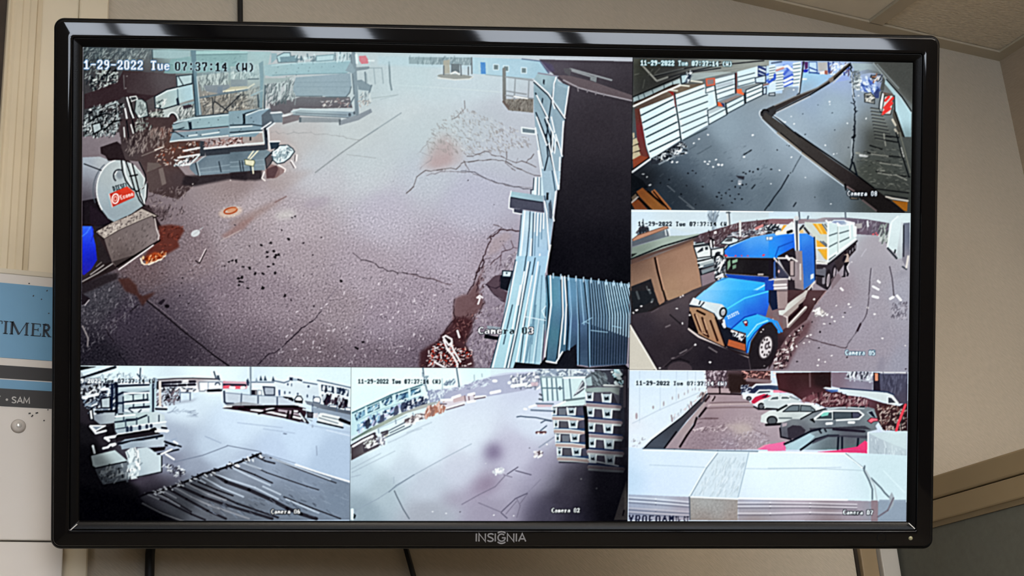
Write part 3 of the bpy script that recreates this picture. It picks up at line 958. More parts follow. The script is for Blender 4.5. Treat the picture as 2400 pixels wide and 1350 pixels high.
# van and trailer behind
GR([1075, 800, 1240, 710, 1400, 670, 1590, 625, 1610, 830, 1440, 880, 1360, 920, 1190, 960, 1080, 950], [(1150, 830, 'a9b8b4'), (1350, 800, 'a6c0c0'), (1520, 750, 'aacdd6')])
LL('1e2a33', 2.4, [1075, 800, 1240, 700, 1590, 612], [1075, 800, 1085, 950, 1190, 965, 1370, 920])
L('dcebea', 2.2, [1095, 800, 1250, 715, 1400, 680])
L('54707a', 2, [1390, 690, 1400, 860])
SC(['2f3a40', 'd8e2de'], [1090, 860, 1230, 830, 1210, 940, 1090, 950], 24, 7, 2, 70, 40, .85)
P('2e3a46', [1370, 830, 1400, 800, 1430, 960, 1390, 950])
P('87a3aa', [1410, 920, 1640, 850, 1640, 890, 1420, 960])
L('2a343c', 2.4, [1190, 970, 1380, 910])
GR([1190, 980, 1380, 920, 1620, 900, 1640, 1070, 1390, 1130, 1340, 1040, 1280, 1060, 1290, 1120, 1190, 1080], [(1250, 1000, 'b9c6c3'), (1500, 1000, '98a5a4'), (1600, 1050, '8f9a98')])
SC(['3d4648', 'd4dcd8', '6a7474'], [1400, 950, 1630, 920, 1630, 1070, 1400, 1110], 60, 12, 2, 75, 25, .8)
P('454047', [1460, 920, 1580, 900, 1590, 940, 1470, 970])
O('4a3d3f', 1335, 1120, 48, 90, -12)
ring('1d2328', 2.6, 1330, 1130, 56, 100, -12, 180, 350)
ring('dbe6e4', 2.4, 1335, 1130, 72, 115, -12, 190, 350)
P('8b958f', [1000, 1020, 1190, 980, 1180, 1090, 1060, 1110, 1010, 1060])
SC(['2c3032', 'c8cec8'], [1000, 1000, 1190, 980, 1180, 1100, 1010, 1090], 26, 9, 2.2, 50, 60, .85)
# barrel and poles
PO('9aa9a8', [820, 830, 900, 830, 960, 880, 990, 1060, 860, 1100, 800, 1000], '1f262a', 2.2)
SC(['d6e2de', '5c6868'], [830, 850, 950, 880, 980, 1060, 860, 1080], 24, 8, 2, 80, 40, .7)
PO('3b3f42', [735, 800, 820, 790, 840, 830, 760, 860], 'dbe4e0', 2)
LL('17191d', 4, [690, 810, 770, 1110], [735, 830, 800, 1120])
LL('dbe4e2', 3.4, [695, 810, 750, 1000, 790, 1100], [670, 960, 700, 1120])
O('dfe8e4', 865, 1062, 16, 14)
GR([560, 1110, 1000, 1080, 1290, 1080, 1330, 1200, 1300, 1300, 1050, 1230, 700, 1350, 600, 1350], [(800, 1150, '382e31'), (1200, 1180, '42383a'), (1150, 1280, '5d4a46'), (700, 1280, '4a4244')])
SC(['b9c2bb', '1f1f22', '7a817c'], [800, 1140, 960, 1090, 1040, 1220, 820, 1290], 60, 8, 2.2, 50, 60, .8)
SC(['9a8d86', '5a3a34', 'b8a8a0'], [1020, 1240, 1310, 1220, 1300, 1350, 1020, 1350], 50, 10, 2, 80, 20, .6)
LL('d5ddda', 2.6, [655, 1220, 665, 1350], [750, 1180, 785, 1300])
LL('191b1f', 3, [690, 1130, 720, 1350], [770, 1120, 810, 1290])
# tangle of branches, lower left
SC(['dbe6e4', '14181c', 'b2c2c2', '101418', '7d8b8e'], [100, 1080, 190, 960, 560, 850, 640, 900, 630, 1080, 520, 1350, 100, 1350], 520, 7, 2.2, 60, 50, .7)
LL('101418', 3, [190, 1140, 280, 1080, 400, 1030, 480, 1040], [380, 1260, 500, 1150, 600, 1120])
PO('a6b6b8', [215, 1180, 330, 1150, 350, 1250, 240, 1310], '101418', 3)
D('e4ecea', 2.6, [195, 975, 860, 1065])
L('aebdbd', 2.4, [400, 930, 560, 870, 580, 900])
# post with its beam
P('5f7a85', [1568, 155, 1640, 160, 1660, 600, 1720, 1050, 1630, 1060, 1605, 640, 1590, 420])
L('c9dcde', 1.8, [1655, 520, 1670, 700, 1700, 1040])
L('263440', 2, [1600, 430, 1615, 700, 1640, 1060])
P('6d8690', [1590, 500, 1660, 480, 2348, 360, 2348, 430, 1660, 510], .35)
# pipes on the rack
GR([1315, 1185, 1380, 1130, 1640, 1070, 2348, 990, 2700, 960, 2700, 1160, 2348, 1190, 1560, 1250, 1340, 1270], [(1400, 1200, '8fa8ad'), (1900, 1130, '95b3b9'), (2400, 1080, '8fb1ba')])
LL('2b3944', 2.2, [1330, 1180, 1480, 1130], [1560, 1250, 2348, 1180], [1640, 1070, 2348, 1000], [1330, 1250, 1560, 1255], [1540, 1140, 1560, 1250])
L('c6d8da', 2.4, [1340, 1160, 1640, 1090, 2348, 1020])
P('23303b', [1545, 1150, 1580, 1140, 1590, 1240, 1555, 1250])
D('26323c', 1.1, [1670, 1150, 1700, 1110, 1820, 1155, 1850, 1195, 1950, 1115, 1980, 1075, 2100, 1120, 2150, 1165, 2240, 1080, 1690, 1300, 1900, 1265, 1960, 1290, 2260, 1240])
P('202b35', [2280, 1040, 2320, 1030, 2330, 1160, 2290, 1170])
V(180, 300, 5.87)
GR([1320, 60, 1560, 40, 2348, -40, 2348, 60, 1400, 160, 1280, 190], [(1500, 80, '8098a2'), (2200, 20, '7c97a3')])
LL('2a3640', 2.2, [1290, 60, 1360, 50, 1480, 120], [1420, 160, 2348, 70], [1330, 30, 1480, -10])
LL('d3e2e2', 3, [1290, 185, 1420, 165, 2348, 75], [1540, 105, 1660, 90], [1720, 90, 1960, 55])
D('1f2a33', 2, [1440, 110, 1530, 105, 1650, 60, 1710, 95, 1960, 30, 2280, 30])
# the bundle's right end and the second rack
V(540, 90, 5.87)
GR([-20, 1000, 440, 960, 530, 960, 440, 1060, 480, 1180, 440, 1260, 340, 1350, -20, 1350], [(100, 1100, '88a4ac'), (400, 1050, '7690a0'), (200, 1260, '7f98a2')])
LL('22303a', 2.4, [0, 1190, 300, 1180, 440, 1200], [200, 1040, 180, 1170], [440, 960, 200, 1030], [0, 1290, 280, 1270, 440, 1260])
LL('d0dfe0', 2.6, [0, 1220, 300, 1200], [220, 1050, 400, 980, 520, 960], [0, 1330, 300, 1290, 440, 1280])
P('1e2831', [170, 1030, 205, 1040, 210, 1170, 180, 1170])
D('22303a', 1.4, [110, 1080, 290, 1090, 320, 1140, 40, 1165, 150, 1245, 130, 1270])
P('454e58', [430, 1050, 540, 960, 720, 1020, 715, 1150, 600, 1150, 500, 1260, 440, 1240])
P('616f7a', [560, 1035, 725, 1030, 715, 1150, 610, 1150])
LL('e2e8e8', 3.6, [560, 1020, 740, 1010], [720, 1060, 830, 1050])
LL('dde4e6', 3.4, [430, 1240, 560, 1150], [490, 1250, 610, 1160], [520, 1260, 530, 1350])
L('20262e', 4, [480, 1230, 500, 1350])
P('4e454a', [540, 890, 860, 830, 960, 800, 1640, 800, 1680, 950, 860, 965, 840, 1010, 740, 1040, 700, 1000, 560, 1000])
P('58484c', [720, 1080, 860, 1040, 960, 1060, 940, 1120, 720, 1180], .9)
SC(['d4cfc8', '8a6a66', 'b8aeb0'], [1250, 850, 1640, 800, 1640, 940, 1280, 930], 40, 5, 2, 40, 60, .8)
P('6a7178', [960, 1080, 1520, 1090, 1520, 1150, 970, 1150], .7)
GR([840, 1000, 960, 955, 1700, 985, 1730, 1020, 1700, 1080, 1640, 1090, 880, 1045], [(900, 1010, '93a2a6'), (1600, 1050, '8496a2'), (1200, 990, '9fb1b6')])
L('c8d6d8', 3, [840, 1000, 960, 965, 1690, 995])
LL('56626c', 2, [860, 1045, 1640, 1085], [900, 1020, 1600, 1050])
O('3e4752', 1640, 1045, 20, 26)
O('3e4752', 1705, 1020, 16, 22)
P('3f474f', [945, 1080, 975, 1080, 975, 1150, 945, 1150])
P('4a525a', [1490, 1110, 1520, 1110, 1515, 1190, 1495, 1190])
P('7f8891', [1520, 1120, 1760, 1040, 1930, 960, 1950, 1010, 1760, 1120, 1510, 1190])
# vertical goods, cloth bundle
SC(['c8d2ce', '4a5254', '8a9492', '2c3236'], [480, 640, 880, 540, 900, 860, 560, 890, 490, 850], 150, 16, 2.2, 70, 25, .75)
GR([880, 600, 900, 530, 1650, 470, 1665, 650, 1640, 740, 1600, 800, 900, 780, 860, 700], [(950, 560, '7b8c98'), (1300, 620, '8295a3'), (1600, 600, '7f919d'), (1200, 740, '84949c'), (1000, 520, '8499a2')])
LL('6b7d89', 1.6, [920, 600, 1640, 590], [900, 660, 1650, 660], a=.7)
LL('3b444c', 2.2, [900, 790, 1260, 790], [1310, 800, 1590, 800, 1640, 740, 1660, 660])
P('8f9c98', [470, 540, 740, 540, 880, 500, 740, 590, 480, 620], .9)
GR([460, 365, 560, 350, 680, 340, 1000, 320, 1650, 290, 1660, 450, 1560, 480, 900, 490, 560, 520, 470, 500], [(600, 430, '93b2b6'), (1000, 400, '8fb4bb'), (1500, 380, '89adb6')])
L('5d7882', 2, [580, 500, 900, 490, 1600, 470], .8)
L('c4dde0', 2, [570, 370, 820, 340, 1650, 300], .8)
D('34454f', 1.3, [655, 390, 785, 410, 935, 400, 1090, 395, 835, 355, 985, 350, 1135, 345, 1300, 330, 630, 465, 765, 465, 915, 455, 1075, 445, 1255, 385, 1420, 380, 905, 500])
PO('a9cace', [635, 240, 735, 190, 820, 190, 830, 240, 920, 230, 900, 315, 660, 325], '31434e', 2)
P('5b7985', [680, 248, 905, 235, 895, 305, 690, 318])
SC(['d6eaec', '3c525e'], [900, 230, 1180, 230, 1180, 310, 900, 310], 26, 9, 2.4, 60, 60, .85)
PO('b5d3d8', [1180, 235, 1420, 215, 1420, 290, 1180, 310], '5d7c86', 2)
SC(['d4e8ea', '46606a'], [1430, 210, 1650, 210, 1640, 300, 1430, 300], 24, 14, 2.4, 75, 25, .8)
P('7a9aa2', [560, 195, 640, 200, 640, 270, 560, 340], .9)
P('68858e', [390, 340, 450, 300, 460, 500, 440, 960, 400, 950, 410, 560], .95)
LL('22303a', 3, [380, 770, 390, 940], [480, 640, 470, 960])
L('8ea4a8', 3.4, [290, 780, 440, 710])
# steel frame at the second rack's right end
LL('6b7983', 9, [1690, 200, 1720, 600, 1740, 1030])
LL('4d5862', 3, [1655, 220, 1700, 760], [1700, 800, 1630, 930])
P('7b8d97', [1580, 440, 1650, 310, 1720, 440, 1680, 480])
P('d45a66', [1765, 235, 1860, 230, 1900, 300, 1890, 340, 1800, 345, 1770, 300])
L('e8f0f0', 6, [1730, 220, 1740, 330])
L('e4eceb', 4, [1900, 300, 1970, 300])
P('6b757d', [1720, 390, 1900, 380, 1920, 400, 1880, 420, 1730, 440])
P('687680', [1740, 570, 1800, 560, 1860, 600, 1940, 645, 1930, 720, 1760, 700])
LL('56626b', 3.4, [1850, 460, 1860, 610], [1940, 640, 1900, 760])
SC(['6a747a', 'd6dcd8', 'a89890'], [1760, 740, 1920, 760, 1930, 920, 1780, 930], 40, 8, 2.2, 60, 60, .8)
LL('7f8d93', 2, [1920, 400, 2080, 400, 2100, 610], [1970, 410, 1990, 620], [1870, 480, 1880, 600], a=.8)
L('6a787e', 4, [2180, 320, 2195, 600, 2215, 700])
L('9aa6a6', 2, [1940, 820, 2300, 770], .7)
L('87959c', 2.4, [1880, 1330, 2348, 1020], .8)
# far side of the yard
V(900, 110, 3.913)
P('b2d0da', [-60, 80, 820, 85, 820, 200, -60, 160], .6, 3)
P('788b90', [225, 88, 800, 92, 800, 165, 225, 150], .85)
SC(['c4d8da', '56686e'], [230, 90, 800, 95, 800, 160, 230, 150], 50, 8, 2, 80, 20, .6)
L('c9d8da', 3, [100, 345, 310, 355, 1070, 410], .7)
L('a7b4b8', 2, [-40, 480, 130, 435], .7)
O('8b8d86', 650, 268, 165, 24, 3, .95)
L('d6dad4', 3, [490, 280, 650, 297, 780, 290, 812, 270])
P('5e676b', [610, 150, 690, 150, 690, 240, 610, 235])
P('a4a08e', [540, 120, 600, 110, 600, 240, 540, 240], .9)
LL('5e6468', 3, [545, 170, 545, 250], [700, 160, 705, 255], [770, 180, 770, 250], [800, 95, 802, 240])
L('dfe4de', 4, [612, 240, 650, 225, 685, 245])
GR([808, 92, 1260, 105, 1425, 125, 1500, 235, 1370, 285, 1100, 270, 810, 240], [(900, 120, 'aed0dc'), (1200, 200, 'a8cada'), (1400, 230, '9fc3d2')])
L('5b6a84', 2.4, [1260, 105, 1425, 125, 1505, 235])
P('4482c6', [880, 135, 925, 138, 930, 245, 885, 242])
for x, y in ((1000, 155), (1092, 168), (1255, 185)):
    PO('66787c', [x, y, x + 46, y + 3, x + 46, y + 52, x, y + 50], 'd4e8ee', 2)
L('8c9ca0', 2, [930, 250, 1350, 290], .8)
# gate on the right
P('7d7c76', [1085, 475, 1365, 470, 1365, 600, 1140, 578])
P('6d6662', [1080, 500, 1140, 580, 1150, 540, 1090, 480])
SC(['a8a69e', '55504c'], [1100, 470, 1360, 470, 1360, 590, 1150, 570], 50, 6, 2, 80, 30, .6)
L('70716e', 8, [1097, 200, 1100, 470])
LL('8d959a', 3, [1110, 270, 1370, 305], [1200, 280, 1190, 480], [1325, 310, 1318, 460], [1120, 400, 1200, 415, 1300, 430], [1110, 440, 1365, 470])
L('e8eeea', 3, [1190, 450, 1310, 470])
# cracked patch
P('b7a8a6', [330, 1120, 400, 900, 500, 780, 600, 790, 720, 900, 720, 1060, 560, 1130, 380, 1130], .5, 8)
P('a98f8e', [400, 1080, 470, 900, 560, 830, 640, 900, 620, 1060, 480, 1110], .5, 7)
SC(['7d7876', '8a8684', '94908e'], [420, 760, 720, 540, 1200, 740, 1390, 900, 1200, 960, 720, 1000, 380, 980], 330, 7, 1.8, 130, 40, .55)
SC(['cfd8da'], [420, 760, 720, 540, 1200, 740, 1390, 900, 720, 1000], 140, 6, 1.8, 130, 40, .6)
WIG('736f70', 2.4, [735, 490, 740, 560, 700, 600, 620, 660], 2, .7)
WIG('5f595a', 2.6, [205, 1340, 270, 1280, 300, 1190, 380, 1130, 560, 1115, 660, 1120, 740, 1050, 900, 1040, 980, 1030, 1120, 1050, 1220, 1110, 1340, 1160, 1430, 1180], 1.5, .85)
WIG('6a6466', 2.2, [760, 1000, 960, 960, 1130, 1030, 1210, 1060, 1310, 1060, 1390, 1100], 1.6, .8)
WIG('6a6466', 2.2, [730, 1040, 780, 1130], 1.4, .9)
WIG('6a6466', 2.2, [1300, 1060, 1370, 980], 1.4, .9)
WIG('6a6466', 2.2, [1120, 960, 1110, 1060, 1200, 1130], 1.4, .8)
WIG('7c7a80', 2, [390, 1180, 520, 1140, 790, 1140, 900, 1190, 1010, 1240, 1150, 1275, 1370, 1290], 1.2, .8)
WIG('8f8d92', 1.8, [330, 1120, 440, 1000, 330, 960, 430, 830], 2, .6)
# the dark bay on the right
V(0, 0, 1)
GR([1262, 138, 1484, 143, 1484, 680, 1283, 645, 1283, 630, 1302, 480, 1330, 205, 1300, 178], [(1300, 150, '55525b'), (1400, 160, '48454c'), (1460, 220, '3c393f'), (1400, 300, '38353b'), (1400, 450, '28272d'), (1400, 600, '1a1a20'), (1300, 620, '16161c'), (1460, 640, '15161b')])
V(900, 110, 3.913)
P('6d6468', [1590, 255, 1700, 260, 1900, 310, 2270, 440, 2270, 490, 1690, 345], .75)
LL('8b9296', 4, [1700, 195, 2080, 300], [1720, 215, 1900, 270])
P('80898c', [1885, 260, 1945, 270, 1940, 320, 1885, 300])
P('5a5c60', [1640, 190, 1710, 190, 1700, 265, 1650, 230], .8)
L('9b9aa0', 3, [1640, 300, 1780, 370, 1960, 420, 2270, 490])
LL('7e7c82', 3, [1770, 370, 1775, 400], [1860, 390, 1858, 410], [1940, 405, 1935, 430], [2010, 425, 2010, 442])
P('54506a', [1430, 120, 1540, 160, 1560, 220, 1500, 230], .8, 2)
# siding rack beside the bay
GR([1368, 300, 1400, 240, 1470, 235, 1580, 262, 1590, 310, 1695, 355, 1650, 640, 1625, 990, 1605, 1310, 1450, 1310, 1420, 1060, 1385, 760, 1370, 560], [(1420, 400, '7f9aa6'), (1600, 400, '8aa6b4'), (1550, 700, '8aa4b2'), (1550, 1100, '93aebc'), (1450, 300, 'a7c4ca'), (1430, 900, 'a4bcc8')])
LL('24303c', 3, [1370, 320, 1500, 440, 1660, 670], [1385, 420, 1510, 690], [1390, 600, 1500, 880], [1470, 660, 1560, 960], [1500, 900, 1600, 1300], [1580, 870, 1640, 1010], [1400, 800, 1450, 1090], [1560, 320, 1530, 500, 1500, 700, 1480, 880],
   [1530, 760, 1520, 1000], [1480, 800, 1500, 1000, 1470, 1130])
LL('e6f2f6', 3, [1372, 305, 1500, 420, 1655, 650], [1395, 440, 1500, 650], [1395, 640, 1490, 900], [1480, 640, 1570, 850, 1560, 970], [1510, 880, 1590, 1290], [1570, 800, 1630, 1000], [1385, 740, 1450, 1110], [1575, 270, 1555, 330, 1540, 500, 1560, 560],
   [1690, 360, 1650, 640], [1640, 680, 1625, 980], [1610, 1010, 1600, 1300], [1530, 640, 1560, 780], [1410, 950, 1460, 1310], [1545, 780, 1540, 960])
LL('9db9c4', 2.4, [1560, 500, 1640, 600], [1590, 340, 1670, 370], a=.8)
P('2c3844', [1455, 290, 1470, 300, 1465, 345, 1452, 330])
P('2c3844', [1445, 460, 1456, 470, 1450, 520, 1440, 500])
L('8a8f9c', 3, [1410, 235, 1590, 265])
PO('72848d', [1258, 735, 1385, 752, 1385, 797, 1262, 785], 'dbe8ea', 3)
# boards lying along the rack
V(1080, 400, 5.624)
GR([970, 85, 1090, 85, 1160, 290, 1100, 330, 955, 310, 925, 300, 945, 250], [(1000, 200, 'd6ecf2'), (1080, 200, 'bcd8e4')])
LL('5f7c8e', 2.2, [1010, 90, 1005, 310], [1045, 90, 1045, 320], [1080, 80, 1110, 330])
LL('f0fafc', 3, [985, 90, 975, 310], [1100, 60, 1140, 290], [1030, 90, 1025, 310])
L('2c3a48', 2, [960, 95, 950, 250, 920, 250, 920, 310])
GR([1060, 0, 1300, 0, 1290, 180, 1250, 260, 1215, 640, 1165, 1060, 1110, 1350, 680, 1350, 780, 900, 810, 520, 1100, 560, 1090, 330], [(900, 700, 'cfe8f0'), (1000, 1000, 'a9cbe0'), (1050, 700, '9dc0d4'), (850, 1200, 'c4e4ee'), (1180, 200, 'a0bccb'), (1160, 600, '7d93a4'), (1060, 1150, '98bcda')])
LL('3d5568', 2.4, [910, 540, 900, 760, 870, 1100, 850, 1350], [955, 560, 945, 900, 930, 1300], [800, 540, 770, 900, 730, 1340], [1100, 330, 1140, 620, 1150, 1040], [1200, 0, 1240, 260], [1180, 390, 1160, 440, 1210, 590])
LL('eefafd', 3, [840, 530, 810, 900, 760, 1340], [980, 550, 970, 800], [1015, 560, 1000, 850], [1055, 565, 1045, 800], [1090, 560, 1085, 760], [1100, 400, 1130, 560, 1160, 1040], [1250, 270, 1210, 590, 1225, 660], [1180, 980, 1165, 1060, 1110, 1340],
   [1230, 0, 1280, 240], [930, 900, 900, 1340], [1040, 1100, 1020, 1340])
LL('6f94ac', 2.4, [990, 560, 975, 1000, 960, 1340], [1035, 570, 1020, 1000], [1070, 570, 1060, 900])
P('20252f', [1125, 285, 1155, 285, 1150, 385, 1120, 385])
P('4a5462', [1150, 430, 1190, 400, 1210, 590, 1195, 640, 1160, 620], .8)
GR([655, 270, 1085, 330, 1085, 420, 650, 360], [(700, 310, 'a0c2cc'), (1000, 370, '93b2bf')])
P('4d5160', [645, 355, 1085, 410, 1095, 550, 640, 485])
P('424757', [700, 500, 815, 510, 805, 565, 690, 550])
L('e6f1f4', 2.4, [660, 265, 640, 360, 632, 490, 690, 510, 690, 550, 800, 570])
L('2c3340', 3, [660, 350, 800, 375, 1070, 415])
# cracks beside the boards
P('a89a9c', [400, 900, 600, 800, 690, 860, 560, 960, 500, 1060, 340, 1130], .5, 4)
WIG('4a3a40', 3.4, [200, 1345, 290, 1170, 330, 1050, 400, 900, 380, 870, 560, 770, 760, 795], 1.4, .9, 7)
WIG('5c5056', 2.6, [350, 900, 400, 850, 460, 800, 540, 750, 430, 710], 1.4, .8, 7)
WIG('4c3c44', 2.8, [390, 1240, 440, 1180, 530, 1110, 540, 1070, 690, 1010, 740, 1020], 1.4, .85, 7)
WIG('5c4c54', 2.4, [550, 970, 590, 1040], 1, .8)
WIG('5c4c54', 2.4, [660, 920, 690, 1000], 1, .8)
WIG('5c4c54', 2.4, [530, 1110, 520, 1250], 1, .8)
WIG('6c5f66', 2.2, [310, 1160, 400, 1150], 1, .8)
WIG('5e5e68', 2.4, [0, 0, 180, 15, 330, 100, 470, 155, 620, 185, 700, 210, 940, 245], 1, .8)
SC(['6d656e', 'c9c6cc'], [540, 1180, 740, 1050, 700, 1300, 560, 1340], 60, 6, 1.8, 60, 50, .6)
D('4c4a54', 1.6, [435, 445, 560, 925, 520, 930, 95, 125])
# bottom: leaves and debris, sheet metal
V(960, 600, 4.3556)
SC(['2f1e22', '5c4246'], [560, 640, 700, 230, 770, 60, 760, 260, 780, 480, 640, 660], 90, 5, 2, 60, 60, .6)
P('6a5254', [590, 390, 700, 230, 760, 90, 700, 330, 760, 500, 640, 650, 560, 900, 480, 760, 440, 640, 460, 440, 530, 400], .88, 3)
P('42282c', [290, 870, 350, 780, 460, 640, 560, 620, 660, 660, 620, 800, 570, 900, 650, 1000, 660, 1140, 100, 1140, 110, 980, 230, 900], .9, 3)
SC(['2a1a1e', '3c2428', '8f6a68'], [300, 860, 470, 640, 640, 560, 760, 520, 660, 680, 580, 900, 660, 1120, 120, 1130], 220, 6, 2, 60, 60, .7)
SC(['f0c8bc', 'd8523e', 'ffffff', '8a2a22', '2a1014', 'e8e0e0'], [180, 980, 330, 860, 450, 900, 640, 960, 620, 1130, 180, 1130], 200, 6, 2.4, 40, 70, .85)
D('c94a38', 1.6, [380, 1080, 420, 1060, 360, 1100, 450, 1090, 400, 1030, 520, 1100])
PO('3a2a2e', [345, 830, 370, 815, 430, 850, 435, 880, 400, 910], 'f4f2f4', 4)
LL('f2f0f2', 4.4, [350, 860, 390, 960, 440, 1010, 490, 1100, 490, 1140], [430, 910, 450, 960, 520, 1080], [260, 1085, 370, 1145], [490, 765, 510, 830])
WIG('2f1e24', 3.2, [750, 0, 760, 60, 680, 200, 650, 300, 590, 390], 1.6, .85, 6)
WIG('3f2c34', 3, [700, 230, 700, 320, 680, 370], 1.6, .8, 6)
WIG('33242a', 2.6, [460, 440, 450, 580, 470, 640, 380, 740, 320, 850], 1.4, .8, 7)
WIG('3c2e34', 2.6, [760, 480, 700, 600, 660, 660, 640, 780, 570, 860, 570, 920, 640, 1000], 1.6, .8, 7)
WIG('6f6067', 2.2, [0, 180, 100, 215, 240, 230, 330, 270, 430, 290], 1, .8)
LL('f4f2f4', 3.4, [700, 490, 720, 430, 690, 425, 715, 405, 745, 425])
SC(['a29aa4', '524852', 'c4bec6'], [680, 560, 970, 480, 900, 900, 840, 1130, 680, 1130, 600, 900], 330, 7, 1.8, 70, 50, .6)
SC(['a29aa4', '524852'], [760, 20, 1080, 20, 950, 200, 760, 260], 90, 6, 1.8, 70, 50, .5)
P('544650', [775, 290, 870, 200, 940, 190, 930, 330, 1000, 370, 975, 470, 880, 400], .95)
WIG('2e2430', 2.6, [775, 290, 880, 330, 920, 310, 930, 200], 1, .9)
WIG('3a2e38', 2.4, [800, 310, 860, 390, 970, 470], 1, .9)
P('1d2029', [930, 200, 1045, 170, 1030, 300, 1000, 360, 925, 330])
PO('c2dbe2', [950, 150, 1045, 155, 1030, 215, 945, 210], '26303c', 3)
O('35424e', 990, 175, 8, 10)
P('8fa2ac', [790, 710, 940, 730, 930, 760, 800, 760], .8)
P('1b1c22', [770, 800, 935, 830, 925, 865, 760, 840])
# the white boards and the roofing sheets at the bottom
GR([1100, 0, 1415, 0, 1380, 190, 1400, 660, 1330, 1110, 1080, 1085, 1055, 1150, 820, 1150, 935, 750, 1010, 330], [(1080, 300, 'b4dbe6'), (1000, 900, 'aed8e2'), (1250, 300, '9cc4d8'), (1300, 700, '93bacb'), (1250, 1000, 'a0c6d4'), (1150, 600, 'b2dae4'), (1330, 100, 'a2c8e0')])
LL('2f4658', 2.4, [1190, 0, 1130, 440, 1070, 800, 990, 1140], [1230, 60, 1160, 440, 1100, 780, 1020, 1140], [1280, 20, 1190, 560, 1130, 1080], [1080, 40, 1000, 480, 930, 760, 830, 1140], [1050, 500, 960, 900], [1390, 220, 1400, 420, 1350, 1080])
LL('f0fbfe', 3, [1090, 60, 1010, 480, 850, 1140], [1210, 60, 1120, 600, 1010, 1140], [1250, 200, 1150, 760, 1090, 1080], [1310, 60, 1230, 600, 1160, 1090], [1170, 160, 1110, 500], [1130, 300, 1040, 800, 970, 1140])
LL('6d93a8', 2.2, [1330, 100, 1270, 520, 1220, 1090], [1350, 200, 1330, 600, 1280, 1100], [1290, 500, 1250, 900], [1300, 300, 1260, 700, 1190, 1080], [1240, 700, 1180, 1090])
LL('d8edf4', 2, [1180, 620, 1400, 660], [1350, 560, 1400, 500], [1350, 560, 1390, 640], [1370, 700, 1340, 1100], [1320, 650, 1260, 1090], a=.9)
P('191a21', [1080, 1085, 1330, 1110, 1390, 1030, 1400, 1090, 1490, 1100, 1560, 980, 1640, 970, 1700, 1120, 1830, 1140, 2200, 1110, 2240, 1150, 2240, 1180, 1055, 1160])
GR([1390, 195, 2240, 285, 2240, 600, 2210, 1110, 1840, 1130, 1710, 1110, 1640, 970, 1500, 1090, 1395, 1070], [(1480, 400, '5d93a4'), (1500, 800, '4f8090'), (1600, 400, '6c9cc0'), (1680, 700, '4c6488'), (1850, 500, '5a7488'), (2000, 400, '6f98ae'), (2150, 400, '80b0c6'), (2000, 950, '3c4a60'), (1750, 900, '34455c'), (2180, 900, '3a4458')])
P('1c1e26', [1620, 960, 1700, 900, 1710, 1120, 1640, 1150, 1500, 1150, 1500, 1100, 1560, 980])
LL('14202c', 3, [1400, 200, 1420, 500, 1395, 1060], [1545, 210, 1560, 600, 1500, 1080], [1600, 230, 1620, 700, 1600, 970], [1700, 240, 1730, 700, 1730, 1110], [1780, 250, 1820, 620, 1830, 1130])
LL('e4f4fa', 3.4, [1435, 200, 1445, 500, 1380, 1030], [1555, 210, 1565, 600, 1520, 1050], [1580, 210, 1600, 500, 1580, 900], [1395, 1075, 1500, 1095], [1500, 1080, 1560, 980])
LL('8fb8d4', 2.4, [1625, 220, 1650, 600, 1630, 960], [1700, 230, 1720, 700, 1720, 1110], [1790, 240, 1830, 640, 1840, 1130], [1740, 240, 1780, 700])
for i in range(17):
    x = 1830 + i * 25
    s = 30 + i * 4
    L('16222e', 2.8, [x, 255 + i * 2, x + s * .9, 620, x + s * .7, 1110 - i], .85)
    L('b9dcec' if i > 5 else '7fa0b8', 2.4, [x + 10, 258 + i * 2, x + 10 + s * .9, 560, x + 10 + s * .85, 700 + i * 10], .85)
LL('9cc6da', 2, [1760, 690, 1860, 630], [1790, 670, 1830, 690], [1850, 760, 2020, 780], [2070, 715, 2160, 735], a=.8)
for i in range(11):
    x = 1465 + i * 77
    L('a9c6d6', 3, [x, 180 + i * 9.5, x, 225 + i * 9.5])
V(0, 0, 1)
P('a9ccce', [330, 100, 1010, 120, 1010, 200, 900, 230, 700, 240, 480, 200], .2, 14)
P('b4d0d6', [560, 110, 1260, 130, 1240, 210, 900, 260, 600, 300], .22, 14)
P('b2c8c8', [640, 270, 1180, 260, 1150, 330, 900, 400, 720, 400], .22, 16)
TX('1-29-2022 Tue ', (196, 139), (415, 142), 21, 'f4fbff', '3a6a9a', 1.0)
TX('07:37:14 (W)', (409, 144), (597, 147), 20, '0c0e14', 'b8d4dc', 1.0)
TX('Came', (1120, 767), (1178, 767), 16, 'f8fbff', '20242c', 1.2)
TX('ra ', (1178, 767), (1222, 767), 16, '101820', 'b8dce6', .8)
TX('0', (1222, 767), (1237, 767), 16, '101820', 'b8dce6', .8)
TX('3', (1237, 767), (1252, 767), 16, 'f8fbff', '20242c', 1.2)
P('14121a', [180, 640, 420, 720, 700, 880, 180, 880], .2, 40)
P('1c1820', [180, 780, 1100, 800, 1100, 890, 180, 890], .1, 30)
finish('03', .85, .9, 3, .01, .045, 1.05, (1.02, 1., 1.))
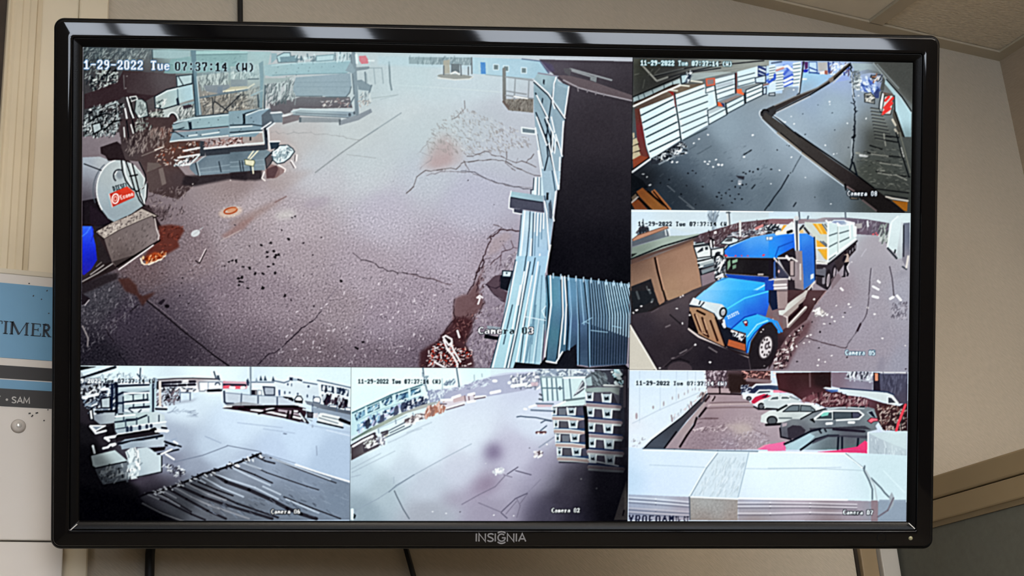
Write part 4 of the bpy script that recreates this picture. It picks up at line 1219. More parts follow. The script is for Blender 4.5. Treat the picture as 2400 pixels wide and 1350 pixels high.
# ------------------------------------------------------------ feed 08: stacks of white bundles behind a barrier pipe
feed('08', '8f9ca8')
K = (1470, 125, 6.924)
K2 = (1800, 125, 6.924)
K3 = (1470, 310, 6.924)
K4 = (1800, 310, 6.924)
V(0, 0, 1)
GR(None, [(1550, 460, '44505c'), (1600, 400, '55626e'), (1700, 450, '5e6c78'), (1750, 350, '8b9aa6'), (1850, 300, '9fb0bd'), (1900, 380, '97a6b2'), (1800, 480, '65737e'), (1950, 250, '9fb2c0'), (1950, 460, '66737d'), (2000, 330, '8a949a'), (2040, 400, '60655f'),
          (2080, 450, '585c58'), (2050, 330, '666a66'), (1900, 220, '98abc0'), (1960, 180, '9fb2d0'), (1700, 300, '8fa0ac'), (1650, 350, '6f7d88'), (1580, 160, '5d5f5c'), (1500, 200, '4c4e4e'), (1800, 150, '8a8f8c'), (2100, 160, '6a6f6c'), (1500, 430, '30343a'), (1880, 480, '7c8994')], pw=3.5)
V(*K)
# sloping roof band, upper left
GR([90, 80, 1280, 90, 2354, 100, 2354, 200, 1700, 300, 1200, 420, 840, 500, 90, 700], [(200, 200, '55584f'), (400, 500, '4e504e'), (900, 250, '5c5d5c'), (1400, 200, '8b908a'), (2000, 150, '9aa09a'), (1200, 320, '7f8686'), (700, 400, '565656')])
LL('34363a', 3, [430, 370, 1000, 220, 1500, 130], [450, 450, 900, 310, 1500, 180, 2200, 110], [1040, 300, 1500, 230])
LL('9ba09c', 2.4, [420, 350, 900, 240], [1030, 320, 1700, 230, 2354, 140], [1100, 420, 1700, 270, 2300, 190], a=.7)
L('d7d9cf', 4, [235, 190, 465, 440])
L('bfc2ba', 4.4, [470, 440, 640, 380])
LL('8a8d84', 2, [110, 340, 180, 320], [240, 560, 270, 420], [330, 350, 400, 250], [430, 320, 510, 240], a=.7)
# light bundle row on top
GR([85, 710, 840, 400, 860, 500, 600, 600, 90, 780], [(200, 700, 'a3b6b9'), (700, 480, 'b4c6c8')])
LL('4a5a60', 1.8, [165, 680, 180, 740], [250, 640, 280, 720], [385, 560, 410, 640], [580, 490, 590, 570], [720, 460, 730, 510])
L('20262a', 2.6, [85, 700, 200, 650, 840, 370])
PO('b3cad0', [855, 350, 950, 330, 990, 440, 870, 490], '26303a', 2.4)
SC(['2a3442', 'e4eef2', '5c6878'], [930, 330, 1020, 290, 1010, 440, 940, 450], 26, 9, 2.4, 60, 40, .85)
P('b9c9c9', [1030, 320, 1500, 290, 1700, 300, 1300, 380, 1080, 430, 1010, 440], .6)
# brown top of the front stacks
GR([110, 870, 640, 600, 860, 510, 1240, 470, 1240, 500, 780, 650, 720, 690, 210, 900], [(300, 780, '5d5049'), (900, 560, '7b6f61'), (1100, 500, '6a6157')])
P('40352f', [90, 800, 720, 500, 850, 480, 660, 590, 120, 850])
L('e4e4dc', 4.6, [95, 850, 560, 630, 850, 510])
LL('d4d4c8', 3.4, [1020, 440, 1200, 460], [850, 510, 990, 525], [700, 590, 800, 600])
P('8a3230', [640, 600, 740, 620, 730, 690, 690, 640])
GR([110, 890, 200, 890, 260, 1300, 300, 1560, 360, 1700, 90, 1720, 150, 1400], [(150, 1000, '5d4038'), (220, 1250, '7a3038'), (230, 1500, '6a4042'), (180, 1650, '6b4034')])
# the bundles
FW = 'd6eaef'
GR([190, 900, 720, 690, 760, 640, 800, 900, 850, 1360, 860, 1400, 370, 1720, 300, 1500], [(400, 900, 'd3e9f0'), (300, 1200, 'cfe6ee'), (600, 1500, 'dceef2'), (700, 1000, 'dcf0f4')])
GR([770, 660, 1240, 490, 1260, 580, 1400, 520, 1440, 830, 1290, 920, 1310, 1150, 880, 1400, 850, 1300, 800, 900], [(1000, 700, 'd9edf2'), (1100, 1100, 'd4e8ee'), (1350, 700, 'd6eaf0')])
LL('27323a', 3.2, [755, 640, 780, 850, 830, 1150, 860, 1400])
L('7a4444', 3, [740, 640, 775, 860])
for i in range(7):
    y = 1000 + i * 118
    x = 215 + i * 28
    L('31434c', 3.2, [x, y, 730 + i * 22, y - 260 + i * 5])
for i in range(7):
    y = 730 + i * 112
    L('46555c', 2.6, [790 + i * 18, y, 1235 if i < 1 else 1290 + (i > 4) * -10, y - 175 + i * -2])
PO('dcedf0', [1260, 560, 1410, 510, 1415, 590, 1260, 640], '4c5a62', 2)
GR([1410, 410, 1740, 330, 1745, 640, 1450, 770, 1430, 600], [(1500, 480, 'd9ecf2'), (1650, 600, 'd6e8ee')])
for i, y in enumerate((490, 585, 655, 745)):
    L('55636b', 2.4, [1425 + i * 8, y, 1720, y - 85 - i * 4])
P('a9b4bc', [1420, 510, 1720, 430, 1720, 480, 1430, 560], .8)
L('3c4448', 3, [1405, 510, 1430, 700, 1450, 840])
PO('8c7c7c', [1270, 410, 1400, 400, 1400, 500, 1280, 515], 'd06a50', 3)
GR([1770, 290, 2110, 200, 2110, 470, 1790, 540], [(1900, 330, 'cfe4ec'), (2000, 450, 'd6eaf0')])
for i, y in enumerate((380, 455, 530)):
    L('55636b', 2.2, [1780, y, 2050, y - 70])
P('6d3836', [1735, 310, 1765, 305, 1760, 640, 1740, 650])
L('20242a', 2.4, [1735, 320, 1742, 640])
# near small stacks
PO('d4e8ee', [1290, 920, 1440, 860, 1580, 870, 1600, 990, 1310, 1150], '2f3b44', 2)
P('a9b4b8', [1300, 930, 1450, 850, 1570, 865, 1480, 910, 1300, 990], .7)
L('46555c', 2.4, [1310, 1040, 1580, 900])
P('d86a48', [1450, 780, 1530, 800, 1560, 860, 1460, 850])
P('3f4466', [1500, 790, 1560, 810, 1570, 860, 1540, 860])
PO('cfe4ea', [1590, 810, 1880, 670, 1890, 820, 1610, 970], '2f3b44', 2)
P('8f8684', [1480, 790, 1760, 670, 1880, 670, 1590, 800])
L('46555c', 2.4, [1600, 890, 1870, 750])
P('e0744e', [1760, 570, 1840, 570, 1850, 620, 1890, 650, 1870, 670, 1770, 640])
PO('d8ebf0', [1910, 590, 2180, 480, 2180, 670, 1910, 800], '2f3b44', 2)
LL('46555c', 2.4, [1920, 640, 2170, 540], [1920, 720, 2170, 610])
L('2a3036', 3.4, [1890, 640, 1905, 800])
L('3c4448', 3, [1580, 800, 1610, 975])
# striped wrapped stacks
PO('d9ecf4', [2110, 200, 2240, 200, 2240, 420, 2110, 380], '3c4456', 2)
LL('3c4a78', 6, [2120, 210, 2235, 260], [2120, 280, 2235, 330], [2120, 340, 2230, 380])
PO('c4d8e6', [2060, 390, 2230, 350, 2230, 470, 2070, 470], '2c3444', 2)
GR([2240, 200, 2500, 150, 2500, 640, 2190, 660, 2200, 500, 2240, 480], [(2300, 300, 'cfe6f4'), (2300, 450, '86a8dc'), (2280, 600, 'd0e4ec')])
LL('5474c4', 5, [2250, 340, 2354, 300], [2250, 440, 2354, 370], [2290, 480, 2400, 400])
L('8a7070', 4, [2200, 510, 2300, 480])
PO('bcd0dc', [2190, 560, 2240, 540, 2240, 650, 2190, 660], '20283a', 2)
# far stacks and the lit corner
V(*K2)
GR([0, 110, 1320, 140, 1310, 360, 560, 300, 530, 540, 380, 540, 240, 530, 100, 610, 0, 640], [(50, 300, 'cfe4f0'), (300, 250, '6f8fe0'), (450, 300, 'd4ecee'), (700, 200, 'a4c8ee'), (850, 200, 'b0b8c8'), (1100, 200, 'b4cdf0'), (100, 520, 'dceef2')])
GR([520, 300, 960, 330, 1290, 350, 1300, 420, 1000, 480, 700, 600, 500, 650], [(600, 330, '9ad4f4'), (800, 350, 'a4d4f0'), (700, 450, '9fb6cc'), (1150, 400, '98a8dc'), (600, 560, '9aacbc')])
for x0, x1, y0, y1 in ((0, 100, 180, 480), (110, 240, 290, 600), (385, 510, 130, 530)):
    P('dff0f4', [x0, y0 + 20, x1, y0, x1, y1 - 20, x0, y1])
    for j in range(6):
        y = y0 + 45 + j * (y1 - y0 - 40) / 6
        L('5d7280', 2, [x0 + 5, y + 10, x1 - 5, y - 8])
LL('4464c4', 6, [245, 330, 330, 230, 240, 200], [250, 400, 375, 340], [250, 470, 375, 410], [255, 520, 370, 470], [0, 460, 90, 400, 95, 340])
P('6a84d4', [240, 280, 380, 190, 385, 330, 250, 400], .55)
LL('e4f2fa', 6, [130, 230, 300, 200, 370, 260], [250, 440, 370, 380], [250, 500, 360, 450])
L('c88a80', 5, [120, 270, 230, 230], .8)
PO('aeb8c0', [0, 640, 95, 630, 95, 680, 0, 680], '3c464e', 2)
L('54627a', 3.4, [40, 150, 200, 130])
P('6a4a90', [530, 130, 560, 130, 560, 290, 540, 290])
P('2838b0', [560, 260, 640, 250, 620, 300, 560, 300])
P('5a3a6a', [570, 130, 630, 130, 630, 230, 580, 260])
PO('bcd6f4', [645, 130, 770, 130, 780, 300, 650, 310], '5470a0', 2)
LL('3a5a98', 3, [650, 220, 780, 270], [650, 300, 820, 320])
P('b4b4b4', [790, 140, 940, 140, 940, 270, 800, 280])
P('f0e4e0', [820, 290, 900, 280, 900, 330, 820, 330])
P('a06a60', [900, 270, 950, 270, 950, 340, 900, 330])
LL('3a4a80', 4, [960, 140, 970, 300], [1040, 140, 1040, 320], [1150, 210, 1160, 330], [1290, 190, 1290, 340], [1210, 220, 1220, 340])
SC(['f4fcff', '4a60a8', 'a8c0e8', '7a6a78'], [970, 150, 1300, 160, 1290, 340, 980, 340], 70, 8, 3, 40, 60, .8)
L('dfe8e4', 4, [540, 410, 600, 410])
# the pole, the pipe barrier
LL('3a3f48', 4, [560, 130, 540, 280, 520, 420, 490, 640])
LL('3a3f48', 3, [485, 640, 455, 670], [490, 640, 505, 680])
L('e6f0f2', 1.8, [520, 280, 480, 630])
GR([1300, 150, 1320, 170, 1170, 310, 1040, 430, 640, 660, 40, 960, 0, 970, 0, 880, 420, 700, 780, 560, 960, 440, 1030, 370], [(100, 900, '3c393a'), (500, 680, '45403f'), (900, 480, '54504e'), (1200, 250, '47423f')])
LL('86827c', 2.4, [0, 885, 400, 700, 780, 550, 960, 430, 1290, 150], a=.8)
L('16171a', 3, [50, 975, 640, 680, 1030, 440, 1310, 180])
LL('b8bec4', 3, [60, 985, 660, 690], [1040, 470, 1180, 330])
P('8f857c', [960, 400, 1040, 370, 1050, 440, 990, 480], .8)
V(*K)
P('3a3a3c', [2150, 940, 2354, 840, 2400, 860, 2400, 960, 2260, 1100, 2140, 1010])
ring('c4ccd2', 2.4, 2190, 980, 55, 70, -30, 60, 280)
ring('1c1c1e', 3, 2230, 960, 60, 50, 30, 150, 300)
V(*K3)
V(*K4)
GR([-120, -230, -60, -330, 420, 0, 1000, 420, 1700, 900, 2200, 1270, 2200, 1300, 1760, 1300, 1240, 880, 520, 300, 150, 0], [(200, 0, '4a4846'), (800, 400, '403c3b'), (1400, 800, '332e2f'), (1900, 1150, '2c2829')])
L('15161a', 3.4, [420, -5, 700, 190, 1300, 600, 1700, 900])
L('c6d2da', 2.2, [-120, -230, 100, 0, 520, 340, 900, 640, 1220, 870])
LL('8f8a82', 4, [140, 5, 510, 295], [540, 330, 1220, 830])
L('1e1d20', 2, [190, 5, 540, 300, 1250, 850])
LL('7d6f70', 4, [1270, 880, 1380, 950], [1520, 1100, 1740, 1270])
L('16151a', 4, [1230, 850, 1250, 930])
V(*K2)
L('20242a', 3, [70, 1000, 500, 1350])
L('d4dee4', 2, [80, 1000, 250, 1110])
# chain
V(*K2)
WIG('1f2630', 5, [1315, 150, 1345, 400, 1365, 620, 1385, 900, 1395, 1100, 1380, 1360], 1.6, .95, 5)
L('d9e4ea', 2, [1335, 300, 1350, 560, 1370, 720])
V(*K4)
WIG('1d242c', 5, [1385, 0, 1365, 200, 1355, 400, 1345, 480], 1.6, .95, 5)
LL('1d242c', 4, [1350, 480, 1310, 610], [1370, 490, 1430, 700])
L('c9d4da', 1.6, [1350, 100, 1335, 420])
# goods at the right wall
V(*K2)
GR([1330, 150, 1700, 160, 2340, 700, 2340, 960, 2200, 740, 1900, 440, 1790, 300, 1600, 250, 1400, 300], [(1500, 220, 'a9bcc4'), (1800, 300, '7d8486'), (2100, 500, '757d7e'), (2250, 400, '6c716e')])
P('6d706c', [1700, 140, 2340, 140, 2340, 840, 2150, 660], .9)
LL('a9b4b6', 3, [1690, 150, 1990, 530], [1750, 170, 2100, 560], a=.8)
L('20262a', 3.4, [1900, 420, 2150, 700, 2300, 930])
L('e0ecee', 2.6, [1880, 420, 2140, 720, 2300, 960])
GR([1870, 400, 2140, 720, 2305, 960, 2305, 1350, 2190, 1350, 2050, 950, 2010, 650, 1870, 480], [(1950, 500, 'a9c4ca'), (2200, 1000, 'b4d2da'), (2250, 1300, 'b0ced6')])
P('585650', [2010, 900, 2060, 940, 2200, 1350, 2110, 1350, 2000, 1000])
LL('c6c2b4', 5, [2000, 1070, 2050, 1160], [2040, 1230, 2080, 1290])
LL('22262a', 2.6, [2030, 680, 2040, 940, 2120, 1180, 2190, 1350])
P('565a5a', [1800, 340, 1880, 420, 1860, 600, 1790, 600])
GR([1470, 340, 1620, 310, 1840, 330, 1830, 440, 1760, 720, 1680, 650, 1480, 600], [(1550, 370, 'b4c6d8'), (1580, 520, '6a86c8'), (1750, 380, 'a8a8a8'), (1700, 600, '7288c4')])
SC(['5a74bc', 'd8e6f4', '46609c', '9ab0d8'], [1480, 420, 1700, 380, 1780, 640, 1500, 590], 70, 11, 5, 130, 50, .8)
SC(['e6eef2', '38404c', '8a5a40'], [1640, 330, 1830, 340, 1820, 450, 1680, 440], 26, 8, 4, 30, 60, .8)
P('3c4670', [1690, 640, 1790, 540, 1780, 720, 1720, 720], .9)
GR([1380, 340, 1480, 340, 1470, 590, 1360, 560], [(1420, 440, 'b8c4c8')])
SC(['e8f0f0', '5c666c', '8a949a'], [1370, 280, 1480, 300, 1470, 590, 1370, 560], 50, 7, 3, 20, 40, .8)
PO('b8bab4', [1545, 650, 1650, 630, 1710, 710, 1710, 810, 1550, 780], '33383c', 2)
SC(['4a4e50', 'e4e4dc'], [1555, 660, 1700, 700, 1700, 790, 1560, 770], 24, 7, 2.4, 20, 40, .8)
PO('d8e2e0', [1790, 800, 1830, 620, 1870, 640, 1860, 760, 1830, 980, 1785, 900], '2a2e34', 2.4)
PO('cfc6c2', [1870, 690, 2010, 670, 2000, 860, 1970, 985, 1820, 985], '33302f', 2)
LL('dc4440', 6, [1885, 760, 1940, 700], [1870, 880, 2005, 720], [1850, 960, 1990, 800], [1840, 975, 1960, 890])
P('6a5a54', [1840, 620, 2000, 650, 2010, 680, 1870, 680])
# pallets and litter on the right floor
for i in range(10):
    y = 880 + i * 55
    L('34363a', 3.4, [1650 + i * 8, y, 1800 + i * 22, y + 22 + i * 3], .85)
    L('93988f', 2.6, [1655 + i * 8, y + 12, 1820 + i * 20, y + 34 + i * 3], .6)
V(*K4)
for pts in ([1600, 325, 1900, 380, 2180, 400], [1730, 460, 1950, 510, 2150, 550], [1740, 630, 1950, 680, 2280, 720], [1640, 210, 1830, 270], [1900, 50, 2100, 80], [1900, 130, 2080, 155], [1700, 910, 2260, 980]):
    L('2a2c2e', 3.6, pts, .9)
for pts in ([1660, 345, 1930, 385], [1800, 490, 2150, 545], [1770, 655, 1980, 690, 2060, 690, 2230, 770], [1760, 615, 1870, 620], [1880, 150, 1890, 210], [1860, 20, 1870, 100], [1410, 330, 1470, 345]):
    L('b4b6ac', 3.4, pts, .85)
L('f2f6f6', 6, [1480, 370, 1590, 380])
L('e6e8e2', 4, [2140, 250, 2180, 390])
SC(['86897f', '3c3f3e', 'a9aca2'], [1420, 300, 2200, 200, 2260, 960, 1760, 880, 1440, 640], 160, 7, 2, 170, 40, .5)
LL('8d9086', 3, [2120, 0, 2200, 300, 2290, 650])
LL('22262a', 3, [2060, 0, 2150, 350, 2270, 720])
P('c87f30', [1990, 1100, 2250, 1130, 2240, 1280, 2190, 1270])
L('efe8dc', 4.4, [1900, 1040, 2000, 1070, 2250, 1110])
P('3a3c3e', [1860, 1000, 2260, 1060, 2250, 1090, 1900, 1030])
# litter and tyre marks on the floor
V(*K3)
P('1f2328', [60, 660, 250, 780, 330, 900, 220, 900, 60, 1000], .9)
P('343840', [370, 430, 860, 140, 960, 200, 520, 500, 380, 520], .8)
LL('c9d2d6', 3.4, [490, 400, 570, 445], [640, 290, 740, 340], [840, 180, 950, 235])
LL('191c20', 4, [480, 410, 550, 450], [650, 300, 730, 350], [860, 190, 940, 230])
L('aab6be', 4, [510, 510, 700, 410, 850, 320, 960, 330], .8)
SC(['eef4f6', '1c2026', '8a949c'], [420, 420, 900, 160, 960, 330, 560, 480], 60, 7, 3, 30, 60, .8)
D('f4fafc', 3.2, [1300, 35, 1150, 105, 1070, 170, 1430, 440, 1250, 475, 1295, 510, 1325, 470, 1385, 560, 1815, 835, 720, 475, 800, 480, 250, 675, 310, 720, 940, 330, 2020, 40, 1880, 395, 1470, 520, 1530, 525, 360, 855])
D('1b1f26', 2.8, [980, 660, 1055, 620, 1100, 660, 640, 845, 955, 860, 1215, 880, 1440, 1045, 1515, 1070, 1690, 1140, 1100, 1170, 2110, 595, 2030, 640, 1690, 790, 1860, 850, 1915, 840, 1645, 925, 1590, 985, 1480, 975, 1520, 1020, 1660, 1030, 1740, 1080,
                   1800, 1000, 1540, 1180, 865, 1000, 670, 765, 530, 820, 1870, 650, 1915, 670, 1975, 630, 2325, 600, 1740, 880, 1820, 900, 1850, 1080])
P('33343c', [1750, 700, 1890, 710, 1880, 770, 1790, 740], .9)
P('c2c6cc', [1790, 770, 1850, 780, 1840, 850, 1780, 850], .6)
LL('2c343c', 3, [1880, 360, 2000, 285], [2354, 1080, 2220, 1260], [2010, 910, 2060, 850])
LL('55626c', 2.4, [1130, 350, 1350, 220], [1000, 270, 1100, 210], [1250, 820, 1260, 900], a=.7)
LL('a9b4bc', 2.4, [640, 860, 760, 960], [830, 1040, 1080, 1240], [960, 1180, 1060, 1240], a=.6)
SC(['77848e', '4a5662'], [380, 700, 1000, 300, 2200, 150, 2300, 1200, 800, 1240], 160, 9, 1.8, 35, 20, .35)
V(*K4)
L('2b333c', 3, [320, 690, 200, 900, 80, 1060, 0, 1190])
L('39434c', 2.4, [520, 380, 430, 540, 380, 640], .6)
L('2b333c', 3, [440, 1140, 400, 1200])
D('eef4f6', 2.2, [365, 400, 1005, 1160, 590, 730, 175, 610, 35, 830, 915, 205, 1050, 350, 1100, 340])
D('20262c', 1.8, [40, 595, 350, 655, 745, 1050, 590, 30, 330, 215, 290, 205, 135, 285, 1290, 240])
PO('b8aa98', [1310, 1050, 1440, 1060, 1450, 1085, 1330, 1080], '202428', 2)
V(*K2)
D('eef4f6', 2.4, [260, 1110, 410, 1140, 360, 1020, 980, 780, 985, 820, 400, 585, 1270, 1130, 1575, 1050, 1450, 680])
D('3c4854', 1.8, [795, 830, 1025, 960, 1065, 1240, 545, 975, 585, 1310])
# timber, lower left
V(*K3)
P('2a2c30', [50, 1000, 240, 880, 420, 1000, 700, 1250, 50, 1260])
GR([60, 1150, 170, 1080, 330, 1260, 120, 1260], [(150, 1200, 'a85e38')])
GR([140, 960, 240, 895, 320, 970, 640, 1255, 400, 1255, 200, 1050], [(220, 970, 'a86238'), (450, 1150, 'd08a48'), (300, 1050, 'c07840')])
PO('8a7a68', [55, 1050, 130, 980, 170, 1050, 70, 1120], '1e1c1c', 2)
L('f0e0d4', 4, [65, 1135, 165, 1050])
LL('e0925c', 5, [400, 960, 650, 1250], [430, 940, 690, 1245])
L('3a1c12', 3.4, [420, 960, 660, 1250])
LL('24140e', 4, [170, 1070, 390, 1260], [330, 960, 620, 1200])
P('b4ac94', [75, 0, 105, 0, 110, 80, 80, 100])
for y in (110, 220, 330):
    P('b8ae92', [80, y, 120 + y * .2, y - 25, 150 + y * .22, y + 70, 75, y + 110])
    L('2a2420', 2.4, [75, y + 115, 150 + y * .22, y + 70])
P('8a4a36', [80, 440, 200, 370, 340, 410, 90, 590])
L('e8eef0', 5, [75, 640, 360, 430])
L('1c2026', 3, [80, 600, 350, 410])
V(0, 0, 1)
P('0c0d10', [1476, 400, 1560, 380, 1640, 440, 1720, 500, 1476, 500], .35, 14)
P('0c0d0c', [2010, 300, 2135, 300, 2135, 500, 1990, 500], .28, 14)
P('101010', [1484, 140, 1620, 140, 1560, 200, 1484, 230], .4, 10)
P('101010', [2040, 140, 2140, 140, 2140, 250], .35, 10)
P('3a3a40', [1474, 140, 1483, 140, 1478, 330, 1474, 330], .8)
TX('11-29-2022 Tue 07:37:14 (W)', (1499, 140), (1714, 143), 11.5, 'e8fbff', '42636c', 1.0, 0)
TX('Camera 08', (1983, 447), (2054, 448), 11, 'f4fbff', '161c24', 1.2, 0)
finish('08', .9, .85, 3, .008, .055, 1.06)
# ------------------------------------------------------------ feed 05: the blue truck and its white trailer
feed('05', 'a39ca6')
O1 = (1470, 485, 6.924)
O2 = (1800, 485, 6.924)
O3 = (1470, 680, 6.924)
O4 = (1800, 680, 6.924)
V(0, 0, 1)
GR(None, [(1600, 505, 'cfe0ea'), (1800, 505, 'cddde6'), (2000, 510, 'c4d4da'), (2100, 510, 'cddde2'), (2050, 570, 'a8a4ac'), (2050, 640, 'a39fa8'), (2060, 720, 'a19ca6'), (2000, 760, 'a09aa6'), (1950, 800, '9c949f'), (2060, 820, '9d97a2'), (1900, 850, '968c96'), (1850, 760, '7b6468'),
          (1550, 780, '2c272c'), (1650, 830, '2b262b'), (1600, 720, '4a4246'), (1530, 740, '2a2628'), (1960, 680, '9a8f98'), (2110, 700, 'a4a4b0'), (2110, 850, '9a9aa8')], pw=3.5)
NZ([1850, 700, 2125, 600, 2125, 868, 1850, 868], .012, 1, 3, 10)
V(*O1)
# sky, the low building and the trees
GR([60, 60, 2354, 70, 2354, 190, 1800, 260, 1150, 400, 1080, 440, 650, 330, 70, 520], [(200, 200, 'cfe2ee'), (900, 250, 'cddde6'), (1200, 150, 'd2e2ea'), (2000, 130, 'c9d8de'), (800, 400, 'd0dde0')])
L('eefaff', 3, [60, 60, 2354, 75])
SC(['93a4b2', '7c8c9a'], [1280, 80, 1460, 80, 1450, 240, 1390, 360, 1330, 240], 60, 18, 1.6, 85, 30, .7)
LL('77848e', 2.4, [1390, 100, 1375, 360], [1300, 120, 1380, 260], [1470, 130, 1390, 260])
LL('d5dcdc', 8, [1620, 80, 1640, 200, 1670, 480])
LL('5d666e', 3, [1640, 80, 1655, 300, 1670, 480], [1600, 90, 1660, 90])
P('33363e', [175, 420, 190, 330, 220, 330, 250, 180, 280, 330, 340, 340, 350, 390])
SC(['2c3038', '4d4a50'], [140, 440, 180, 330, 340, 340, 330, 420], 40, 8, 3, 80, 30, .8)
PO('b58a74', [80, 520, 160, 460, 640, 300, 660, 340, 90, 560], '6a4c40', 1.6)
GR([70, 560, 640, 360, 680, 470, 150, 620, 75, 640], [(300, 520, '5d636c'), (600, 430, '6f7880')])
LL('dfe4e4', 2.4, [610, 370, 625, 460], [670, 370, 680, 460])
GR([70, 660, 680, 470, 960, 460, 1150, 430, 1160, 460, 550, 680, 60, 850], [(200, 720, '7f8d84'), (700, 540, 'a3b2a8'), (1050, 470, 'a4b2aa')])
P('2c302f', [60, 760, 160, 750, 60, 820])
L('1c2024', 3.6, [55, 845, 560, 640, 1170, 460])
P('4e3f3d', [55, 850, 1170, 470, 1170, 530, 450, 760, 60, 930], .9)
# brown wall on the left
GR([50, 930, 440, 800, 1060, 540, 1130, 860, 1200, 1290, 560, 1540, 250, 1660, 50, 1350], [(200, 1000, '84695a'), (600, 900, '957664'), (900, 800, 'a07f6c'), (1000, 1150, 'ab8a74'), (700, 1250, 'a98a72'), (300, 1200, '957a68'), (150, 930, '5d4a42')])
P('6b5146', [60, 870, 1060, 510, 1070, 590, 480, 800, 60, 960], .6, 3)
L('241716', 5, [445, 830, 490, 1050, 570, 1350])
L('c49c84', 2, [470, 830, 515, 1050, 590, 1350])
# yard behind: lorries, cars
GR([1070, 560, 1160, 440, 1800, 250, 2354, 190, 2354, 430, 1960, 490, 1620, 600, 1560, 660, 1330, 640], [(1300, 470, '5c464c'), (1700, 360, '5f4448'), (2200, 260, '6e4c50'), (1500, 560, '544a52'), (2000, 400, '66606a'), (1200, 560, '50464c')])
SC(['8a7c84', '34282c', 'b4b0b4', '4a383c'], [1100, 540, 1160, 450, 1800, 270, 2300, 210, 2300, 420, 1600, 590, 1350, 620], 260, 7, 2, 70, 40, .7)
SC(['e4eaee', '3c3c46', 'a8b0b8'], [1640, 470, 1700, 400, 2200, 330, 2354, 320, 2354, 420, 1900, 480], 110, 8, 2.6, 20, 40, .75)
PO('d9e2e4', [2210, 300, 2300, 290, 2354, 330, 2354, 400, 2220, 370], '30343c', 2)
P('3a3c46', [2230, 310, 2290, 310, 2300, 350, 2240, 350])
LL('c98a88', 6, [2080, 350, 2180, 300])
P('d9dcda', [1800, 210, 1840, 220, 1840, 480, 1810, 490])
PO('c9d4d6', [1500, 590, 1600, 500, 1700, 490, 1800, 520, 1780, 570, 1640, 610], '2f343c', 2)
P('54585c', [1560, 560, 1620, 510, 1700, 500, 1690, 560])
P('efe8e8', [1395, 400, 1440, 385, 1445, 430, 1400, 440])
LL('f0f2f2', 4, [1350, 550, 1355, 640], [1400, 540, 1390, 600], [1380, 620, 1400, 650])
LL('241e24', 4, [1370, 540, 1385, 650], [1330, 500, 1400, 540])
# white pickup
GR([1070, 600, 1200, 560, 1330, 620, 1350, 790, 1560, 660, 1570, 760, 1400, 830, 1390, 900, 1140, 870, 1070, 650], [(1150, 600, 'cdd8da'), (1300, 720, 'd9e4e2'), (1200, 800, 'b9c2c4')])
PO('dfe8e6', [1075, 650, 1320, 615, 1350, 700, 1350, 800, 1130, 830], '24282e', 2.4)
P('3d434a', [1120, 740, 1200, 660, 1225, 655, 1225, 710, 1140, 745])
P('3d434a', [1250, 650, 1300, 640, 1305, 690, 1260, 700])
PO('d6dfde', [1355, 690, 1560, 655, 1560, 770, 1360, 810], '24282e', 2.4)
O('33363c', 1470, 770, 50, 46)
LL('24282e', 3, [1100, 590, 1220, 570], [1070, 630, 1330, 590])
GR([1140, 880, 1390, 820, 1400, 920, 1210, 980, 1150, 960], [(1250, 900, 'a9b4b6')])
LL('20242a', 4, [1140, 880, 1380, 830], [1170, 1010, 1420, 930], [1190, 1100, 1410, 1030], [1150, 930, 1190, 1090])
P('6c7880', [1210, 950, 1400, 900, 1400, 940, 1220, 990])
P('7f8a90', [1200, 1030, 1400, 970, 1400, 1020, 1210, 1090])
GR([1190, 1110, 1410, 1040, 1420, 1200, 1210, 1290], [(1300, 1150, '8a7c84')])
LL('dfe6e6', 3, [1140, 910, 1360, 850], [1160, 980, 1220, 960])
# left mirror bracket
SC(['eef2f2', '1d2026', '8a949a', '3c424a'], [1420, 790, 1580, 780, 1590, 1150, 1420, 1160], 110, 13, 4, 70, 40, .85)
ring('20242a', 4, 1480, 850, 70, 70, 0, 170, 360)
LL('f0f2f2', 4, [1560, 860, 1480, 1040], [1540, 1090, 1440, 1140])
# far right: trees, tower, tent
V(*O2)
GR([0, 80, 2290, 95, 2290, 170, 1950, 260, 1600, 200, 880, 180, 600, 190, 0, 190], [(300, 110, 'cfe2ee'), (1000, 120, 'cbdade'), (2000, 140, 'c9d8dc')])
GR([0, 190, 600, 190, 760, 200, 880, 170, 1250, 170, 1600, 200, 1950, 260, 1950, 430, 1780, 460, 1400, 440, 1300, 250, 1000, 230, 400, 280, 0, 280], [(200, 230, '8a6a70'), (830, 200, 'a8a0a4'), (1100, 190, '8c8c9a'), (1500, 240, '6a6474'), (1600, 380, '6c5c6c'), (1850, 330, '66606c'), (1500, 420, '6f5f6c')])
SC(['4a4450', '8f8a98', 'b8b8c0'], [1400, 220, 1950, 260, 1940, 430, 1430, 430], 70, 7, 2, 80, 30, .6)
P('a9a6a8', [1400, 270, 1510, 260, 1510, 340, 1410, 350])
LL('dfe6ea', 4, [1600, 230, 1605, 310])
LL('6d7884', 4, [1240, 90, 1245, 170], [490, 80, 500, 200], [640, 150, 630, 190])
D('c86a74', 3, [1690, 440, 1740, 420, 1760, 450])
SC(['9aa4a0', '555c5c', 'cdd6d0'], [1790, 290, 1940, 290, 1930, 580, 1800, 580], 60, 9, 3, 80, 20, .75)
GR([1950, 300, 1990, 220, 2080, 150, 2180, 110, 2285, 110, 2285, 250, 2150, 250, 2080, 760, 1920, 650], [(2050, 300, 'd9e8ea'), (2000, 600, 'cfdee0'), (2230, 170, 'd2e2e4')])
L('e8f2f2', 3, [1920, 650, 1990, 240, 2090, 150])
GR([2150, 240, 2190, 260, 2190, 830, 2080, 840, 2070, 760], [(2150, 500, 'cdd8dc'), (2130, 800, 'b4bcc0')])
